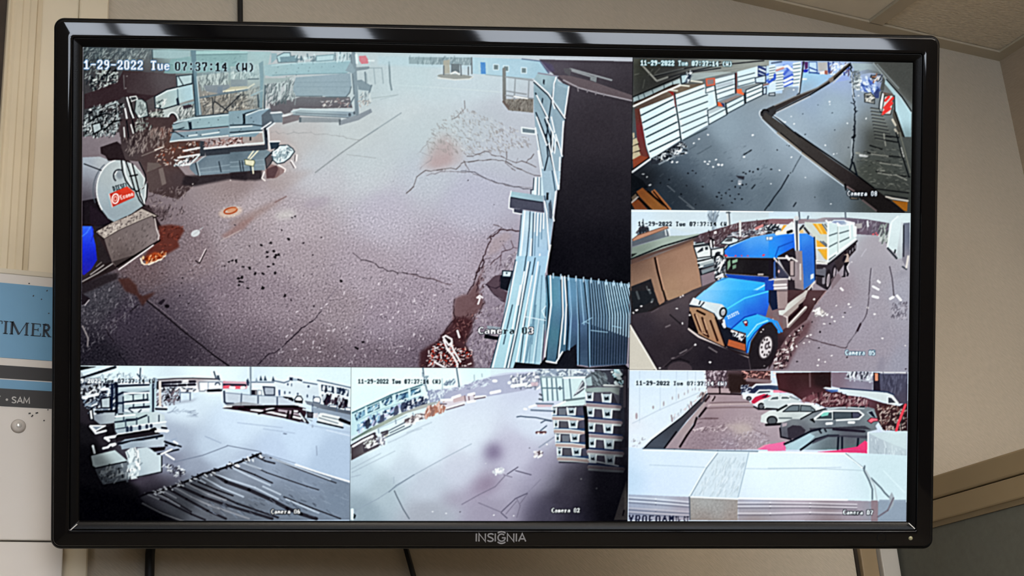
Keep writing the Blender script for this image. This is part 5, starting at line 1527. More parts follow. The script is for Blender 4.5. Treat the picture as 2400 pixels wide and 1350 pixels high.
GR([2180, 260, 2285, 250, 2285, 760, 2230, 980, 2160, 860], [(2230, 500, '6d7484'), (2200, 900, '8d8a94')])
L('20242e', 3, [2185, 300, 2185, 800])
L('3c4048', 5, [1930, 670, 2070, 830])
L('2e343a', 4, [2050, 700, 2040, 740])
LL('4a4e58', 4, [2170, 970, 2230, 1010])
L('d8d4d0', 5, [2260, 800, 2230, 980])
# tracks and litter on the right
LL('5f5a64', 3, [1660, 1000, 1640, 1200, 1630, 1350], [1960, 970, 2000, 1150, 2020, 1350])
LL('c6c4ce', 2, [1675, 1000, 1655, 1200], [1580, 680, 1500, 800], a=.6)
LL('f2f4f6', 5, [1690, 1290, 1780, 1340], [1770, 1200, 1800, 1225])
L('f0ecec', 5, [1170, 1320, 1200, 1350])
O('e4e2e6', 1345, 893, 10, 10)
P('8b8a96', [1940, 1150, 2230, 1020, 2270, 1090, 2000, 1130], .5, 4)
# trailer
GR([580, 240, 900, 265, 960, 300, 965, 890, 780, 890, 750, 500, 690, 420, 600, 330], [(650, 330, 'c9d4d2'), (850, 300, 'd2d6c4'), (850, 500, 'c8d0c4'), (860, 850, 'cdd0d2')])
P('e2aa3c', [710, 270, 860, 270, 950, 440, 840, 440])
P('f0c868', [760, 270, 800, 270, 890, 440, 860, 440])
LL('6d7478', 3, [870, 280, 955, 400], [910, 280, 960, 340])
P('e4ac40', [770, 530, 840, 560, 960, 660, 960, 700, 920, 680, 820, 670, 780, 660])
P('e8b040', [790, 680, 920, 690, 955, 700, 955, 860, 900, 840])
LL('c8b060', 2.4, [800, 690, 930, 850])
LL('6d7478', 3.4, [840, 560, 960, 660], [880, 560, 960, 630])
LL('f4f6ee', 3, [770, 660, 960, 660], [770, 870, 960, 900])
L('3a3c42', 3, [780, 885, 960, 910])
P('d9dad6', [760, 880, 960, 900, 960, 930, 770, 920])
GR([960, 250, 1110, 260, 1300, 240, 1390, 300, 1410, 500, 1410, 560, 970, 900, 955, 880], [(1030, 350, 'cfe2e4'), (1200, 400, 'd2e4e6'), (1350, 400, 'd6e6e6'), (1050, 650, 'd8eae8'), (1200, 600, 'd8e8e6')])
PO('93a0bc', [1000, 250, 1060, 215, 1230, 215, 1290, 250, 1180, 290, 1120, 280], 'dfeaee', 2)
LL('eef6f8', 4, [930, 220, 960, 250, 1000, 240], [1110, 260, 1170, 300, 1380, 270], [1240, 230, 1380, 260, 1380, 310])
P('a4b4c4', [1180, 295, 1260, 290, 1230, 220, 1130, 270], .6)
LL('6a787c', 3, [965, 470, 1110, 420], [970, 650, 1120, 570], [1130, 430, 1300, 380], [1140, 570, 1310, 490], [965, 870, 1080, 780], [965, 850, 1020, 820])
LL('eef8f6', 4, [1125, 290, 1130, 740], [960, 280, 960, 880], [1310, 250, 1320, 500], [970, 830, 1410, 520])
L('aab8b8', 2, [1118, 320, 1122, 740])
PO('4c505a', [1380, 310, 1410, 330, 1410, 470, 1385, 470], 'eef4f4', 4)
L('2c2a30', 6, [970, 930, 1100, 830, 1240, 700, 1420, 550])
LL('c9ced0', 3, [975, 890, 1420, 530])
# trailer wheels
GR([1050, 900, 1240, 730, 1420, 560, 1410, 700, 1320, 800, 1130, 1060], [(1150, 900, '3d3438'), (1350, 650, '3a3438')])
for x, y in ((1310, 730), (1355, 690), (1395, 650)):
    O('221e24', x, y, 22, 60, 8)
    O('8d8890', x + 6, y, 10, 36, 8)
GR([770, 930, 970, 940, 1060, 880, 1100, 960, 1090, 1100, 990, 1300, 920, 1340, 770, 1250], [(850, 1000, '37323a'), (950, 1200, '2f2a30'), (1050, 1000, '47404a')])
O('2b262c', 960, 1180, 48, 170, 6)
O('b8aeb4', 965, 1190, 24, 110, 6)
O('8a8088', 968, 1190, 14, 80, 6)
O('2b262c', 1060, 1050, 36, 120, 6)
O('aaa0a8', 1066, 1060, 16, 80, 6)
L('8d8890', 7, [900, 1010, 890, 1230])
P('6a6a74', [770, 1010, 930, 1000, 920, 1130, 770, 1120])
LL('1c1a20', 4, [770, 1110, 890, 1130])
P('7b6a70', [1000, 1180, 1130, 1070, 1180, 1150, 1020, 1340], .6)
# the person walking beside it
P('b9a89e', [1230, 770, 1270, 740, 1300, 790, 1300, 890, 1260, 910, 1220, 890])
P('26222a', [1215, 800, 1250, 770, 1265, 800, 1230, 890, 1200, 890, 1190, 860])
P('211e26', [1220, 900, 1310, 890, 1270, 960, 1260, 1000, 1300, 1080, 1290, 1120, 1260, 1130, 1265, 1080, 1240, 1010, 1245, 1110, 1210, 1130, 1220, 1000])
P('1c1a20', [1180, 1125, 1250, 1115, 1240, 1140, 1185, 1140])
O('2a2228', 1245, 745, 26, 24)
L('d8d4d8', 2, [1310, 900, 1270, 970, 1300, 1060])
# cab of the truck
P('e0a848', [200, 360, 240, 290, 370, 290, 320, 390, 210, 405])
L('f2d89c', 3, [230, 380, 300, 300])
P('dfe4e4', [300, 290, 380, 230, 420, 280, 400, 420, 240, 430, 200, 410])
SC(['20242c', 'f0f4f4', '6a7480'], [0, 300, 200, 290, 190, 440, 0, 430], 60, 10, 4, 20, 40, .85)
P('cdd0c8', [500, 330, 580, 280, 580, 420, 480, 420], .9)
LL('3c3c40', 5, [480, 390, 560, 300], [580, 340, 650, 430])
P('d8b878', [500, 380, 560, 360, 560, 420, 500, 420], .8)
V(*O1)
GR([1570, 690, 1640, 620, 1790, 570, 1980, 500, 2220, 450, 2354, 430, 2800, 440, 2800, 540, 2600, 700, 2450, 830, 1640, 810, 1575, 760], [(1700, 680, '2f7ce0'), (2000, 560, '6ab0ee'), (2250, 520, '86c0ee'), (2100, 700, '2f86ec'), (2300, 700, '2890f0'), (1800, 780, '2a6cd4'), (2600, 560, '4a9cf0'), (2500, 720, '2468dc')])
L('bfe0f6', 2.4, [1660, 640, 1990, 490])
LL('16202c', 2.4, [1575, 690, 1640, 620, 1780, 570, 1980, 490])
PO('dfe9ec', [2240, 480, 2340, 480, 2340, 530, 2250, 540], '5a8cc0', 2)
D('d84a5c', 3.2, [1750, 790, 1845, 790, 1945, 790, 2200, 785, 2210, 780, 1595, 790])
V(*O2)
GR([490, 430, 620, 430, 700, 480, 740, 500, 760, 1180, 740, 1210, 560, 1350, 560, 1100, 500, 720, 480, 560], [(550, 520, '4a9af0'), (650, 700, '2e6ad4'), (680, 1000, '2c62c0'), (700, 1180, '5a8cc8'), (620, 1200, '3468b8')])
L('14203c', 3, [740, 490, 750, 800, 755, 1180])
GR([0, 500, 420, 430, 470, 640, 430, 720, 330, 780, 90, 830, 0, 820], [(100, 560, '3f96f0'), (300, 640, '2a70e8'), (60, 740, '28a0f4'), (350, 720, '2458cc')])
L('1f54b8', 3, [110, 800, 160, 650, 390, 560], .8)
PO('d9e0e4', [0, 480, 70, 480, 60, 530, 0, 540], '5a8cc0', 2)
LL('efe8dc', 8, [130, 430, 330, 400])
L('22262c', 7, [310, 410, 370, 390])
P('2c2830', [140, 800, 400, 660, 440, 720, 440, 900, 470, 1200, 330, 1250, 300, 1100])
# windscreen, dark glass
V(*O1)
GR([1590, 830, 1700, 820, 2440, 830, 2440, 1130, 2300, 1130, 1590, 1080], [(1700, 950, '2c2a2c'), (2100, 950, '211e22'), (2300, 1080, '262428')])
P('7f9c86', [1620, 890, 1660, 850, 1670, 950, 1620, 1030])
P('86a890', [1690, 870, 1780, 840, 1780, 890, 1700, 920])
P('6d8a76', [1700, 950, 1760, 930, 1760, 990, 1700, 1010])
L('1a1a1c', 3, [1680, 840, 1690, 1000])
L('b8b0ac', 4, [2120, 1095, 2190, 1095])
# hood
V(*O1)
GR([1580, 1090, 2300, 1140, 2354, 1180, 2354, 1240, 2260, 1230, 1640, 1150], [(1900, 1130, '2050b4'), (2250, 1190, '20409c')])
GR([1250, 1360, 1440, 1210, 1540, 1150, 1640, 1150, 2240, 1230, 2280, 1290, 2280, 1350, 2230, 1450, 1600, 1620, 1550, 1640, 1200, 1560, 1120, 1500], [(1400, 1330, 'a4d8f8'), (1500, 1350, '8cccf6'), (1350, 1400, 'a4d8f8'), (1600, 1250, '44b4f4'), (1900, 1250, '30a8f6'), (2150, 1300, '30b4f4'), (1500, 1355, '6cc2f4'), (1700, 1355, '3cb6f2'), (1950, 1350, '36b2f4'), (2150, 1350, '30a4ee'), (1400, 1480, '7fc4f4'), (1700, 1500, '34b8f2'), (2000, 1400, '3cb4f6')])
LL('dff4fa', 3, [2250, 1250, 1930, 1440, 1700, 1560], a=.8)
L('1f5aa8', 2, [1450, 1210, 1640, 1140], .7)
LL('7fd8f4', 3, [2150, 1300, 1900, 1430])
V(*O3)
GR([1100, 130, 1250, 0, 1870, 0, 2290, 0, 2290, 60, 2290, 240, 2240, 430, 2150, 400, 1900, 440, 1680, 620, 1610, 600, 1560, 470, 1610, 380, 1580, 280, 1530, 230, 1120, 150], [(1500, 5, '6cc2f4'), (1700, 5, '3cb6f2'), (1950, 0, '36b2f4'), (2150, 0, '30a4ee'), (1300, 80, '98d2f6'), (1450, 60, '86caf4'), (1250, 130, '98d2f6'), (1600, 150, '40b8f0'), (1900, 60, '28b4f4'), (1750, 230, '3cc4f4'), (1900, 280, '2c5cd8'), (2200, 150, '2c54d4'), (1750, 480, '2860d8'), (2000, 360, '2850d0'), (2250, 380, '2440b8')])
LL('54d4f6', 3, [1620, 300, 1900, 130, 2280, 20])
# front fender
GR([1680, 630, 1900, 440, 2100, 390, 2250, 440, 2354, 480, 2354, 510, 2280, 520, 2150, 600, 2000, 820, 1960, 1020, 1930, 1020, 1920, 700], [(1850, 560, '34a8f0'), (2050, 450, '3cb8ee'), (2000, 650, '30b4f4'), (1950, 900, '3c8ce4'), (2250, 470, '46b0ee')])
L('1844b0', 3, [1680, 630, 1900, 440, 2080, 390])
L('a8e8fa', 2.4, [1940, 760, 2100, 560, 2280, 490])
L('123a9c', 2.4, [1930, 1020, 1960, 850, 2060, 700, 2200, 560, 2340, 510])
PO('dcd2d4', [1870, 510, 1930, 490, 1950, 530, 1900, 560], '20306c', 2)
P('7a2a3c', [1890, 545, 1945, 530, 1950, 580, 1910, 590])
TX('212271', (1702, 741), (1729, 728), 8, 'f0f6fa')
# grille and bumper
GR([1000, 240, 1040, 140, 1070, 120, 1180, 170, 1530, 230, 1600, 300, 1610, 400, 1500, 480, 1450, 470, 1400, 380, 1180, 270], [(1100, 200, 'dfe6ea'), (1350, 250, 'd4e4e8'), (1500, 400, 'c8d0d4')])
LL('26303c', 3, [1000, 245, 1180, 275, 1400, 385, 1450, 460], [1180, 270, 1240, 200], [1160, 230, 1180, 180])
ring('1d242c', 4, 1550, 360, 50, 70, 10, 0, 360)
O('a8aab0', 1550, 370, 30, 44, 10)
GR([1005, 280, 1180, 285, 1390, 380, 1430, 460, 1580, 900, 1560, 920, 1130, 700, 1010, 350], [(1150, 400, 'a8866a'), (1350, 500, 'ac8b70'), (1200, 600, '9c7c62'), (1500, 850, 'a87c60')])
LL('3a1e18', 4.6, [1090, 400, 1180, 640, 1250, 720, 1310, 750], [1210, 450, 1310, 760], [1345, 500, 1460, 820])
LL('c8a488', 2.4, [1110, 400, 1220, 690, 1290, 720], [1240, 480, 1290, 640])
L('2b1812', 5, [1130, 335, 1250, 395])
L('b8b0b0', 3.4, [1440, 470, 1610, 930])
LL('241a1c', 5, [1010, 360, 1130, 690], [1430, 450, 1590, 910])
P('1c181c', [980, 420, 1040, 430, 1130, 700, 980, 640])
GR([1450, 480, 1600, 600, 1680, 640, 1920, 720, 1920, 1000, 1610, 930], [(1600, 750, '1f2430'), (1750, 900, '2a2024')])
P('b0603e', [1640, 800, 1910, 880, 1910, 990, 1620, 900])
L('f0ece8', 5, [1690, 665, 1900, 745])
SC(['e8ecf0', '20242c'], [1690, 690, 1890, 760, 1880, 790, 1690, 740], 18, 9, 3, 60, 40, .9)
LL('e4e8ec', 5, [1560, 490, 1580, 600], [1545, 550, 1570, 600])
P('2a2226', [1000, 660, 1600, 930, 1960, 1060, 1960, 1100, 1590, 960, 980, 680])
LL('cfc2be', 4.6, [985, 630, 1160, 760, 1480, 910, 1700, 1020, 1950, 1100])
LL('e4dcd8', 4, [890, 70, 920, 140], [860, 110, 870, 200, 980, 230])
# mirrors, stack, tank and step
V(*O2)
GR([330, 860, 440, 850, 500, 930, 470, 1130, 420, 1220, 350, 1140], [(400, 1000, '9c9094')])
PO('ab9c9c', [340, 870, 415, 860, 415, 1120, 345, 1120], '2c262a', 2)
GR([430, 720, 540, 710, 560, 1080, 570, 1350, 420, 1330, 400, 1180, 470, 1100], [(480, 800, '8f8488'), (500, 1200, 'a49698'), (450, 1300, '807478')])
P('cdc6c4', [500, 920, 525, 920, 530, 1190, 500, 1180])
GR([405, 200, 480, 160, 490, 700, 435, 700], [(430, 400, '6d7078'), (470, 500, 'a9aeb4')])
LL('eef2f2', 3, [410, 200, 430, 560, 440, 700], [480, 280, 490, 690])
LL('4a4c54', 4, [455, 190, 460, 700])
O('d4d8da', 450, 180, 40, 40, 0, .9)
LL('d8d2d0', 4, [90, 830, 340, 1150, 345, 1240], [150, 830, 380, 830, 460, 880], [10, 1190, 330, 1160])
L('efe8e6', 6, [290, 800, 330, 850])
P('4a6cb0', [80, 900, 110, 850, 115, 1160, 80, 1160], .8)
P('241f28', [0, 840, 80, 840, 80, 1150, 0, 1180], .9)
P('2e3044', [130, 880, 330, 1120, 320, 1160, 130, 1150], .8)
O('e0b8b8', 165, 1045, 14, 26)
O('d04c50', 345, 1255, 36, 34)
P('2850b4', [-60, 1190, 90, 1190, 80, 1360, -60, 1360])
GR([85, 1200, 290, 1190, 300, 1360, 85, 1360], [(120, 1280, '8a8084'), (200, 1280, 'b4aaac'), (280, 1280, '7c7276')])
LL('e6e0e0', 5, [90, 1270, 280, 1260], [100, 1320, 290, 1310])
P('d8e4e4', [680, 1100, 730, 1080, 730, 1150, 680, 1180])
O('f2eeec', 700, 1300, 16, 24)
P('332c32', [310, 1180, 420, 1190, 430, 1320, 570, 1350, 700, 1260, 700, 1360, 310, 1360])
L('d8d4d2', 4, [640, 1350, 740, 1220])
V(*O4)
GR([300, 0, 660, 0, 940, 0, 760, 220, 620, 480, 400, 650, 300, 760, 150, 1000, 60, 1200, 0, 1300, 0, 700, 180, 680, 300, 600, 320, 450], [(700, 100, '5c4548'), (600, 380, '40292c'), (450, 560, '4a3436'), (200, 850, '30242a'), (100, 1100, '3c2e34'), (400, 700, '6a5054')])
P('1f2740', [0, 0, 150, 0, 160, 300, 60, 330, 0, 200])
GR([130, 0, 310, 0, 300, 300, 150, 300], [(220, 150, 'a08e8e')])
LL('6d6064', 3, [140, 10, 300, 10])
GR([310, 220, 440, 120, 560, 40, 600, 0, 640, 0, 600, 110, 260, 420, 170, 400, 160, 330, 260, 320], [(400, 180, 'd2d2cc'), (250, 370, 'd8dcd8'), (550, 100, 'b8b0ac')])
GR([230, 400, 580, 110, 600, 130, 500, 260, 330, 420, 300, 470], [(400, 300, 'a89c98')])
LL('e2dcd4', 6, [310, 590, 600, 280])
LL('8d8280', 4, [330, 600, 600, 310])
P('2c1e22', [330, 440, 480, 310, 490, 240, 560, 190, 560, 280, 320, 530])
P('7d6c70', [70, 380, 150, 320, 180, 540, 170, 580, 70, 480])
GR([230, 420, 290, 470, 300, 610, 240, 610], [(270, 520, '7c6c6e')])
LL('cfc4c2', 3, [70, 470, 180, 690], [250, 420, 300, 440, 310, 590])
L('3494f0', 6, [0, 470, 90, 540, 170, 680])
P('5d3f44', [300, 800, 450, 640, 700, 480, 640, 700, 480, 850, 440, 1000, 300, 1280, 100, 1290, 160, 1080, 200, 920], .6, 3)
SC(['f2eeec', '2a1c20', '8a6e70', 'c8bcb8', '3a2a2e'], [100, 1050, 300, 800, 480, 640, 560, 620, 420, 900, 300, 1250, 60, 1290], 150, 6, 2.6, 50, 60, .8)
P('c9c4c0', [730, 330, 800, 280, 870, 310, 930, 390, 880, 420, 780, 410])
SC(['ffffff', 'e4e0dc', '9a9498'], [720, 340, 800, 270, 950, 400, 880, 430, 760, 420], 40, 6, 3, 30, 60, .9)
L('33242a', 4, [840, 120, 760, 220])
L('a88e90', 2.4, [930, 20, 800, 180, 770, 230])
D('faf6f4', 3, [1025, 435, 950, 395, 905, 550, 1205, 435, 1025, 1065, 800, 1225, 915, 1165, 680, 730, 625, 750, 490, 660, 575, 860, 660, 840, 740, 150, 1730, 110, 1610, 285, 1720, 390, 2215, 900, 1845, 785, 1300, 225, 1330, 275, 1100, 250, 345, 745, 1065, 505, 455, 915, 815, 1130])
D('231c24', 2.8, [820, 940, 560, 590, 840, 680, 1000, 545, 705, 520, 290, 1130, 310, 1150, 210, 1195, 225, 1270, 460, 1160, 1275, 1090, 2225, 1280, 1235, 370])
LL('f4f6f8', 6, [2080, 90, 2140, 160], [1970, 140, 2020, 110], [1690, 100, 1770, 120])
L('5c565e', 3, [2020, 0, 2030, 90])
WIG('5f5862', 3, [1635, 0, 1610, 250, 1590, 380, 1530, 500, 1450, 620, 1410, 700, 1340, 800, 1270, 920, 1250, 940], 1, .9)
L('3a2f38', 5, [1490, 550, 1440, 660])
WIG('5a4c54', 3, [1250, 940, 1080, 900, 860, 850, 720, 810, 580, 775, 490, 860], .8, .9)
SC(['75707c', 'c0bcc6', '5c5864'], [1990, 220, 2240, 180, 2250, 480, 2100, 460, 1990, 440], 120, 6, 1.8, 60, 40, .7)
P('8a8796', [1800, 1080, 1890, 1090, 1880, 1310, 1750, 1310], .6, 4)
P('8f8c9a', [1850, 500, 1940, 500, 1880, 900, 1820, 900], .3, 6)
V(*O3)
# near front wheel
GR([1960, 1060, 2000, 850, 2150, 610, 2290, 520, 2340, 520, 2430, 640, 2440, 900, 2340, 1180, 2240, 1280, 2000, 1290], [(2050, 900, '262227'), (2250, 650, '302c31'), (2300, 1150, '2a2428'), (2400, 800, '2e2a30')])
O('d2ccce', 2240, 930, 105, 190, 14)
ring('4a4448', 3, 2240, 930, 105, 190, 14)
for k in range(10):
    t = k * 36
    O('3c3438', 2240 + 66 * math.cos(math.radians(t)), 930 + 130 * math.sin(math.radians(t)), 14, 22, 14)
O('5a5258', 2260, 910, 36, 60, 14)
O('c8c2c4', 2262, 910, 16, 28, 14)
D('e8e0e0', 2, [2200, 640, 2165, 680, 2220, 1230, 1340, 1175])
L('3494f0', 5, [2330, 485, 2420, 520, 2500, 670])
# lower left of the feed
V(*O3)
P('2b2a2e', [60, -60, 380, -185, 440, 20, 510, 240, 300, 360, 60, 400])
L('55585a', 3, [310, -60, 330, 0])
LL('8a8e90', 5, [150, 30, 185, 140], [410, 150, 390, 190], [350, 0, 370, 50])
GR([430, 0, 540, 0, 600, 190, 520, 240], [(500, 100, '9c7c68')])
P('241c1c', [560, 0, 590, 0, 640, 170, 610, 180])
GR([590, 0, 1050, 0, 870, 90, 660, 170], [(750, 80, 'a58870')])
P('20262c', [60, 20, 420, 0, 440, 160, 100, 330], .6)
GR([60, 400, 400, 340, 540, 260, 760, 180, 860, 120, 1050, 30, 1200, 0, 1060, 130, 1000, 240, 980, 640, 1120, 760, 1960, 1100, 1990, 1290, 500, 1290, 330, 1000, 50, 560], [(600, 300, '544a4e'), (900, 180, '5c5256'), (300, 600, '37323a'), (750, 700, '3a3238'), (500, 900, '332d33'), (1300, 1100, '27232a'), (1700, 1150, '29242b'), (850, 330, '4c464d'), (900, 1000, '2c282e')])
D('eceaea', 3.2, [890, 540, 800, 300, 100, 370, 1010, 405, 1100, 885, 150, 325, 225, 265, 530, 1265, 1340, 1175])
LL('8a8286', 3, [620, 600, 690, 570], [850, 1030, 960, 970], [720, 1110, 760, 1100], [1320, 930, 1450, 1010], a=.7)
WIG('4a4248', 3, [1080, 900, 900, 1050, 700, 1140, 560, 1260], 1, .8)
O('4d4349', 850, 1290, 200, 130, 0, .8)
LL('211d22', 4, [620, 1240, 720, 1150, 860, 1120, 1000, 1170], a=.8)
L('1c1a1e', 3, [690, 400, 860, 550], .7)
L('6a6066', 2, [390, 360, 500, 300], .6)
P('ccc8bc', [40, 570, 330, 1050, 470, 1295, 20, 1295])
L('e8e6dc', 3, [45, 570, 330, 1050, 470, 1290])
L('8fa8c0', 4, [20, 0, 40, 300, 35, 540])
V(0, 0, 1)
TX('11-29-2022 Tue 07:37:14 (W', (1494, 519), (1702, 520), 10, '0c141c', 'dcecf4', .8, 0)
TX('Camera 05', (1979, 821), (2050, 822), 11, 'eefaff', '3c5c70', 1.2, 0)
finish('05', .9, .85, 3, .008, .045, 1.05)
# ------------------------------------------------------------ feed 07: parked cars and the wrapped stack
feed('07', 'c9d6e6')
S1 = (1465, 860, 6.924)
S2 = (1795, 860, 6.924)
S3 = (1465, 1040, 6.924)
S4 = (1800, 1000, 3.857)
V(*S1)
# white wall
GR([60, 50, 1300, 60, 1340, 420, 1200, 500, 420, 1190, 230, 1340, 60, 1350], [(200, 200, 'cbdcea'), (800, 200, 'ccdeec'), (300, 700, 'd4e4ee'), (1000, 450, 'd6e2ea'), (200, 1200, 'd8e4f0'), (120, 900, 'd6dce4')])
for x in (235, 570, 830, 1010, 1140):
    L('b4c4d4', 2, [x, 60 + x * .01, x, 1050 - x * .6], .5)
L('aebccb', 2, [120, 920, 560, 700, 1200, 420], .6)
for x, y, w, h in ((185, 800, 40, 110), (455, 660, 34, 60), (625, 600, 26, 90), (765, 510, 20, 60), (865, 480, 18, 90), (960, 440, 16, 50), (1020, 400, 14, 70), (1090, 370, 12, 40), (1135, 360, 12, 60), (1200, 370, 14, 60)):
    O('9a8f94' if x > 200 else '9c8a90', x, y, w * .5, h * .5, 0, .75, 8)
SC(['aab4be', 'c9b8b8'], [700, 880, 1240, 430, 1200, 520, 760, 880], 40, 9, 2, 70, 30, .7)
SC(['8a8a90', 'b8bcc4'], [90, 1200, 360, 1150, 300, 1230, 130, 1340], 14, 5, 2, 60, 50, .7)
LL('e6eef6', 3, [1295, 60, 1320, 300, 1340, 420], [60, 52, 1290, 62])
LL('e8f0f4', 3, [440, 1170, 930, 800, 1220, 520])
# trees behind
GR([1300, 55, 2354, 55, 2354, 330, 1890, 330, 1870, 430, 1350, 430], [(1400, 150, '6a5d68'), (1550, 120, '7d6a72'), (1750, 250, '34282a'), (2000, 250, '3c2c2e'), (2200, 100, '6a4a4c'), (1500, 280, '4a4048'), (1450, 400, '8d7c80')])
SC(['c8bcc4', '3c3038', '8d7c84', '544650'], [1320, 60, 1650, 60, 1640, 330, 1330, 330], 170, 9, 3, 60, 50, .75)
SC(['c89890', '4a2e30', 'e0a8a0', '2a1e20'], [1900, 60, 2330, 60, 2330, 170, 1920, 200], 90, 9, 3.4, 20, 50, .7)
P('2f2423', [1660, 100, 1900, 130, 1980, 280, 1880, 420, 1680, 430], .9, 3)
LL('a8969a', 7, [1350, 370, 1660, 375], [1350, 405, 1680, 415])
L('8d7c80', 8, [1980, 210, 2350, 240], .8)
L('2f2428', 4, [1530, 330, 1535, 430])
# paved lot
GR([1340, 440, 1880, 440, 2100, 640, 2354, 700, 2750, 900, 2750, 1250, 2150, 1345, 860, 1345, 950, 1200, 1180, 830], [(1600, 540, '9d8b91'), (1500, 640, 'a59397'), (1700, 760, '9d8d96'), (1400, 850, '8d7b83'), (1900, 850, 'a4949c'), (1900, 1000, 'b4aaa8'), (1300, 1200, '8a7a84'), (1700, 1250, '8f8290'), (2250, 1000, 'a89ca4'), (2200, 1200, '9a8e98'), (1200, 1000, '988890')])
NZ([1200, 900, 2300, 750, 2300, 1340, 900, 1340], .02, 1, 4, 8)
L('2c2026', 4, [1340, 440, 1600, 440, 1870, 450])
LL('776468', 3, [1380, 590, 1600, 580, 2000, 575], [1330, 675, 1700, 660, 2080, 660], a=.8)
LL('b8a8a8', 4, [1350, 620, 1700, 610, 2050, 600], a=.7)
P('b6aaa6', [1560, 950, 1900, 920, 2060, 980, 2040, 1060, 1850, 1090, 1700, 1000], .7, 5)
SC(['c6b8bc', '6a5a62', 'd8ccd0'], [1080, 1010, 1600, 950, 1650, 1040, 1100, 1060], 60, 7, 2.4, 10, 40, .6)
SC(['c9c2cc', '7a6e78'], [1600, 1100, 2350, 1020, 2300, 1340, 1500, 1340], 110, 7, 2, 40, 60, .5)
WIG('5c484e', 4, [1180, 850, 1300, 840, 1400, 840, 1500, 840], 1, .7)
WIG('6a565e', 3, [1170, 930, 1240, 900], 1, .7)
WIG('8a7a80', 3, [2060, 1000, 2130, 1040, 2350, 1130], 1, .7)
# kerb, gutter along the wall
GR([1340, 440, 1360, 470, 1300, 620, 1150, 850, 1000, 1100, 860, 1340, 620, 1345, 1000, 900, 1290, 560], [(1250, 650, 'a39698'), (1000, 1000, 'a29496'), (800, 1250, '9a8c94')])
GR([1340, 440, 1290, 560, 1000, 880, 640, 1340, 300, 1345, 440, 1190, 930, 810, 1220, 530], [(1150, 680, '4a454c'), (800, 1000, '3f434c'), (500, 1250, '4a525e')])
LL('241a20', 5, [1310, 670, 1200, 810], [1160, 830, 1120, 950, 1000, 1120, 890, 1300])
L('1f1a22', 4, [830, 1060, 640, 1320])
L('22262e', 3, [300, 1335, 440, 1190, 930, 810, 1220, 530, 1330, 440])
LL('3a2c30', 5, [1450, 490, 1415, 545], [1360, 480, 1300, 560])
LL('b8a8ac', 3, [1430, 490, 1390, 550], [1390, 610, 1350, 640])
SC(['a89a98', '54464a'], [1210, 440, 1300, 430, 1270, 520, 1210, 540], 18, 10, 2.4, 70, 20, .8)
LL('9a8f94', 3, [1065, 570, 1080, 640], [1035, 640, 1045, 680], [750, 790, 765, 890])
P('d890a8', [2130, 1345, 2250, 1270, 2354, 1250, 2354, 1350])
# row of cars
GR([1880, 400, 1900, 360, 2040, 340, 2100, 290, 2354, 270, 2560, 340, 2600, 420, 2100, 440], [(2000, 400, '2c3048'), (2300, 320, '3c4862'), (2500, 400, '4a5670')])
L('d8e2ea', 4, [2060, 340, 2120, 290, 2354, 285, 2540, 300])
SC(['d0d8e0', '20243a'], [1880, 300, 2000, 310, 1990, 420, 1880, 430], 30, 8, 2.6, 30, 50, .8)
GR([1900, 450, 2100, 430, 2170, 370, 2354, 370, 2500, 400, 2500, 480, 2300, 520, 2050, 550, 1910, 520], [(2000, 480, 'dde6ea'), (2300, 400, 'd4dfe6')])
PO('3a4250', [2120, 430, 2180, 390, 2354, 385, 2354, 420, 2130, 440], 'd8e2e8', 2)
O('2a2a32', 2005, 515, 46, 38)
O('686870', 2005, 518, 26, 22)
GR([2040, 560, 2110, 490, 2250, 440, 2354, 460, 2700, 470, 2700, 600, 2200, 610, 2060, 600], [(2150, 520, 'b83450'), (2280, 470, 'c03a58')])
P('5a2c3c', [2200, 500, 2300, 440, 2330, 440, 2280, 510])
GR([2080, 610, 2190, 540, 2310, 500, 2400, 450, 2560, 440, 2840, 560, 2840, 670, 2250, 680], [(2200, 590, 'dbe3e2'), (2500, 560, 'd4dcda'), (2700, 600, 'c8d0ce')])
O('25262c', 2205, 640, 58, 56)
O('5d6066', 2205, 642, 36, 36)
L('2c2a32', 4, [2090, 650, 2160, 690, 2500, 690])
V(*S2)
LL('e88aa0', 6, [130, 400, 350, 400])
P('c8e4ea', [20, 420, 110, 420, 90, 470, 30, 460])
GR([-40, 545, 60, 480, 200, 460, 380, 460, 470, 500, 560, 560, 540, 590, 330, 610, 190, 700, 0, 660, -40, 640], [(100, 600, 'b9c4c8'), (300, 520, 'ccd6d6'), (450, 540, 'c0cacc')])
PO('5c666c', [40, 545, 100, 490, 200, 475, 205, 535], 'e4ecec', 2)
PO('626c70', [235, 530, 245, 480, 340, 480, 385, 500, 375, 530], 'e4ecec', 2)
L('8a949a', 4, [390, 490, 520, 530])
L('22202a', 4, [0, 680, 180, 690])
# silver sedan
GR([-80, 790, 60, 710, 190, 710, 320, 610, 420, 590, 760, 590, 940, 680, 880, 740, 740, 760, 540, 850, 220, 910, 0, 920, -90, 900], [(50, 760, 'd2dad8'), (300, 780, 'cdd6d4'), (600, 700, 'c8d2d2'), (800, 640, 'd0d8d8'), (400, 850, 'a9b2b4')])
PO('6a767c', [270, 730, 370, 650, 430, 625, 530, 625, 525, 725], '24282e', 2)
PO('6e7a80', [555, 725, 565, 625, 720, 640, 790, 700, 790, 730], '24282e', 2)
LL('5d676c', 3, [540, 625, 540, 725], [730, 650, 730, 720], [210, 835, 410, 835])
L('f0f6f4', 3, [330, 620, 420, 600, 760, 600, 860, 690])
L('23282c', 5, [180, 710, 330, 630])
O('2a2b30', 95, 870, 90, 75)
O('555b60', 95, 880, 66, 58)
L('221f26', 6, [0, 945, 240, 930])
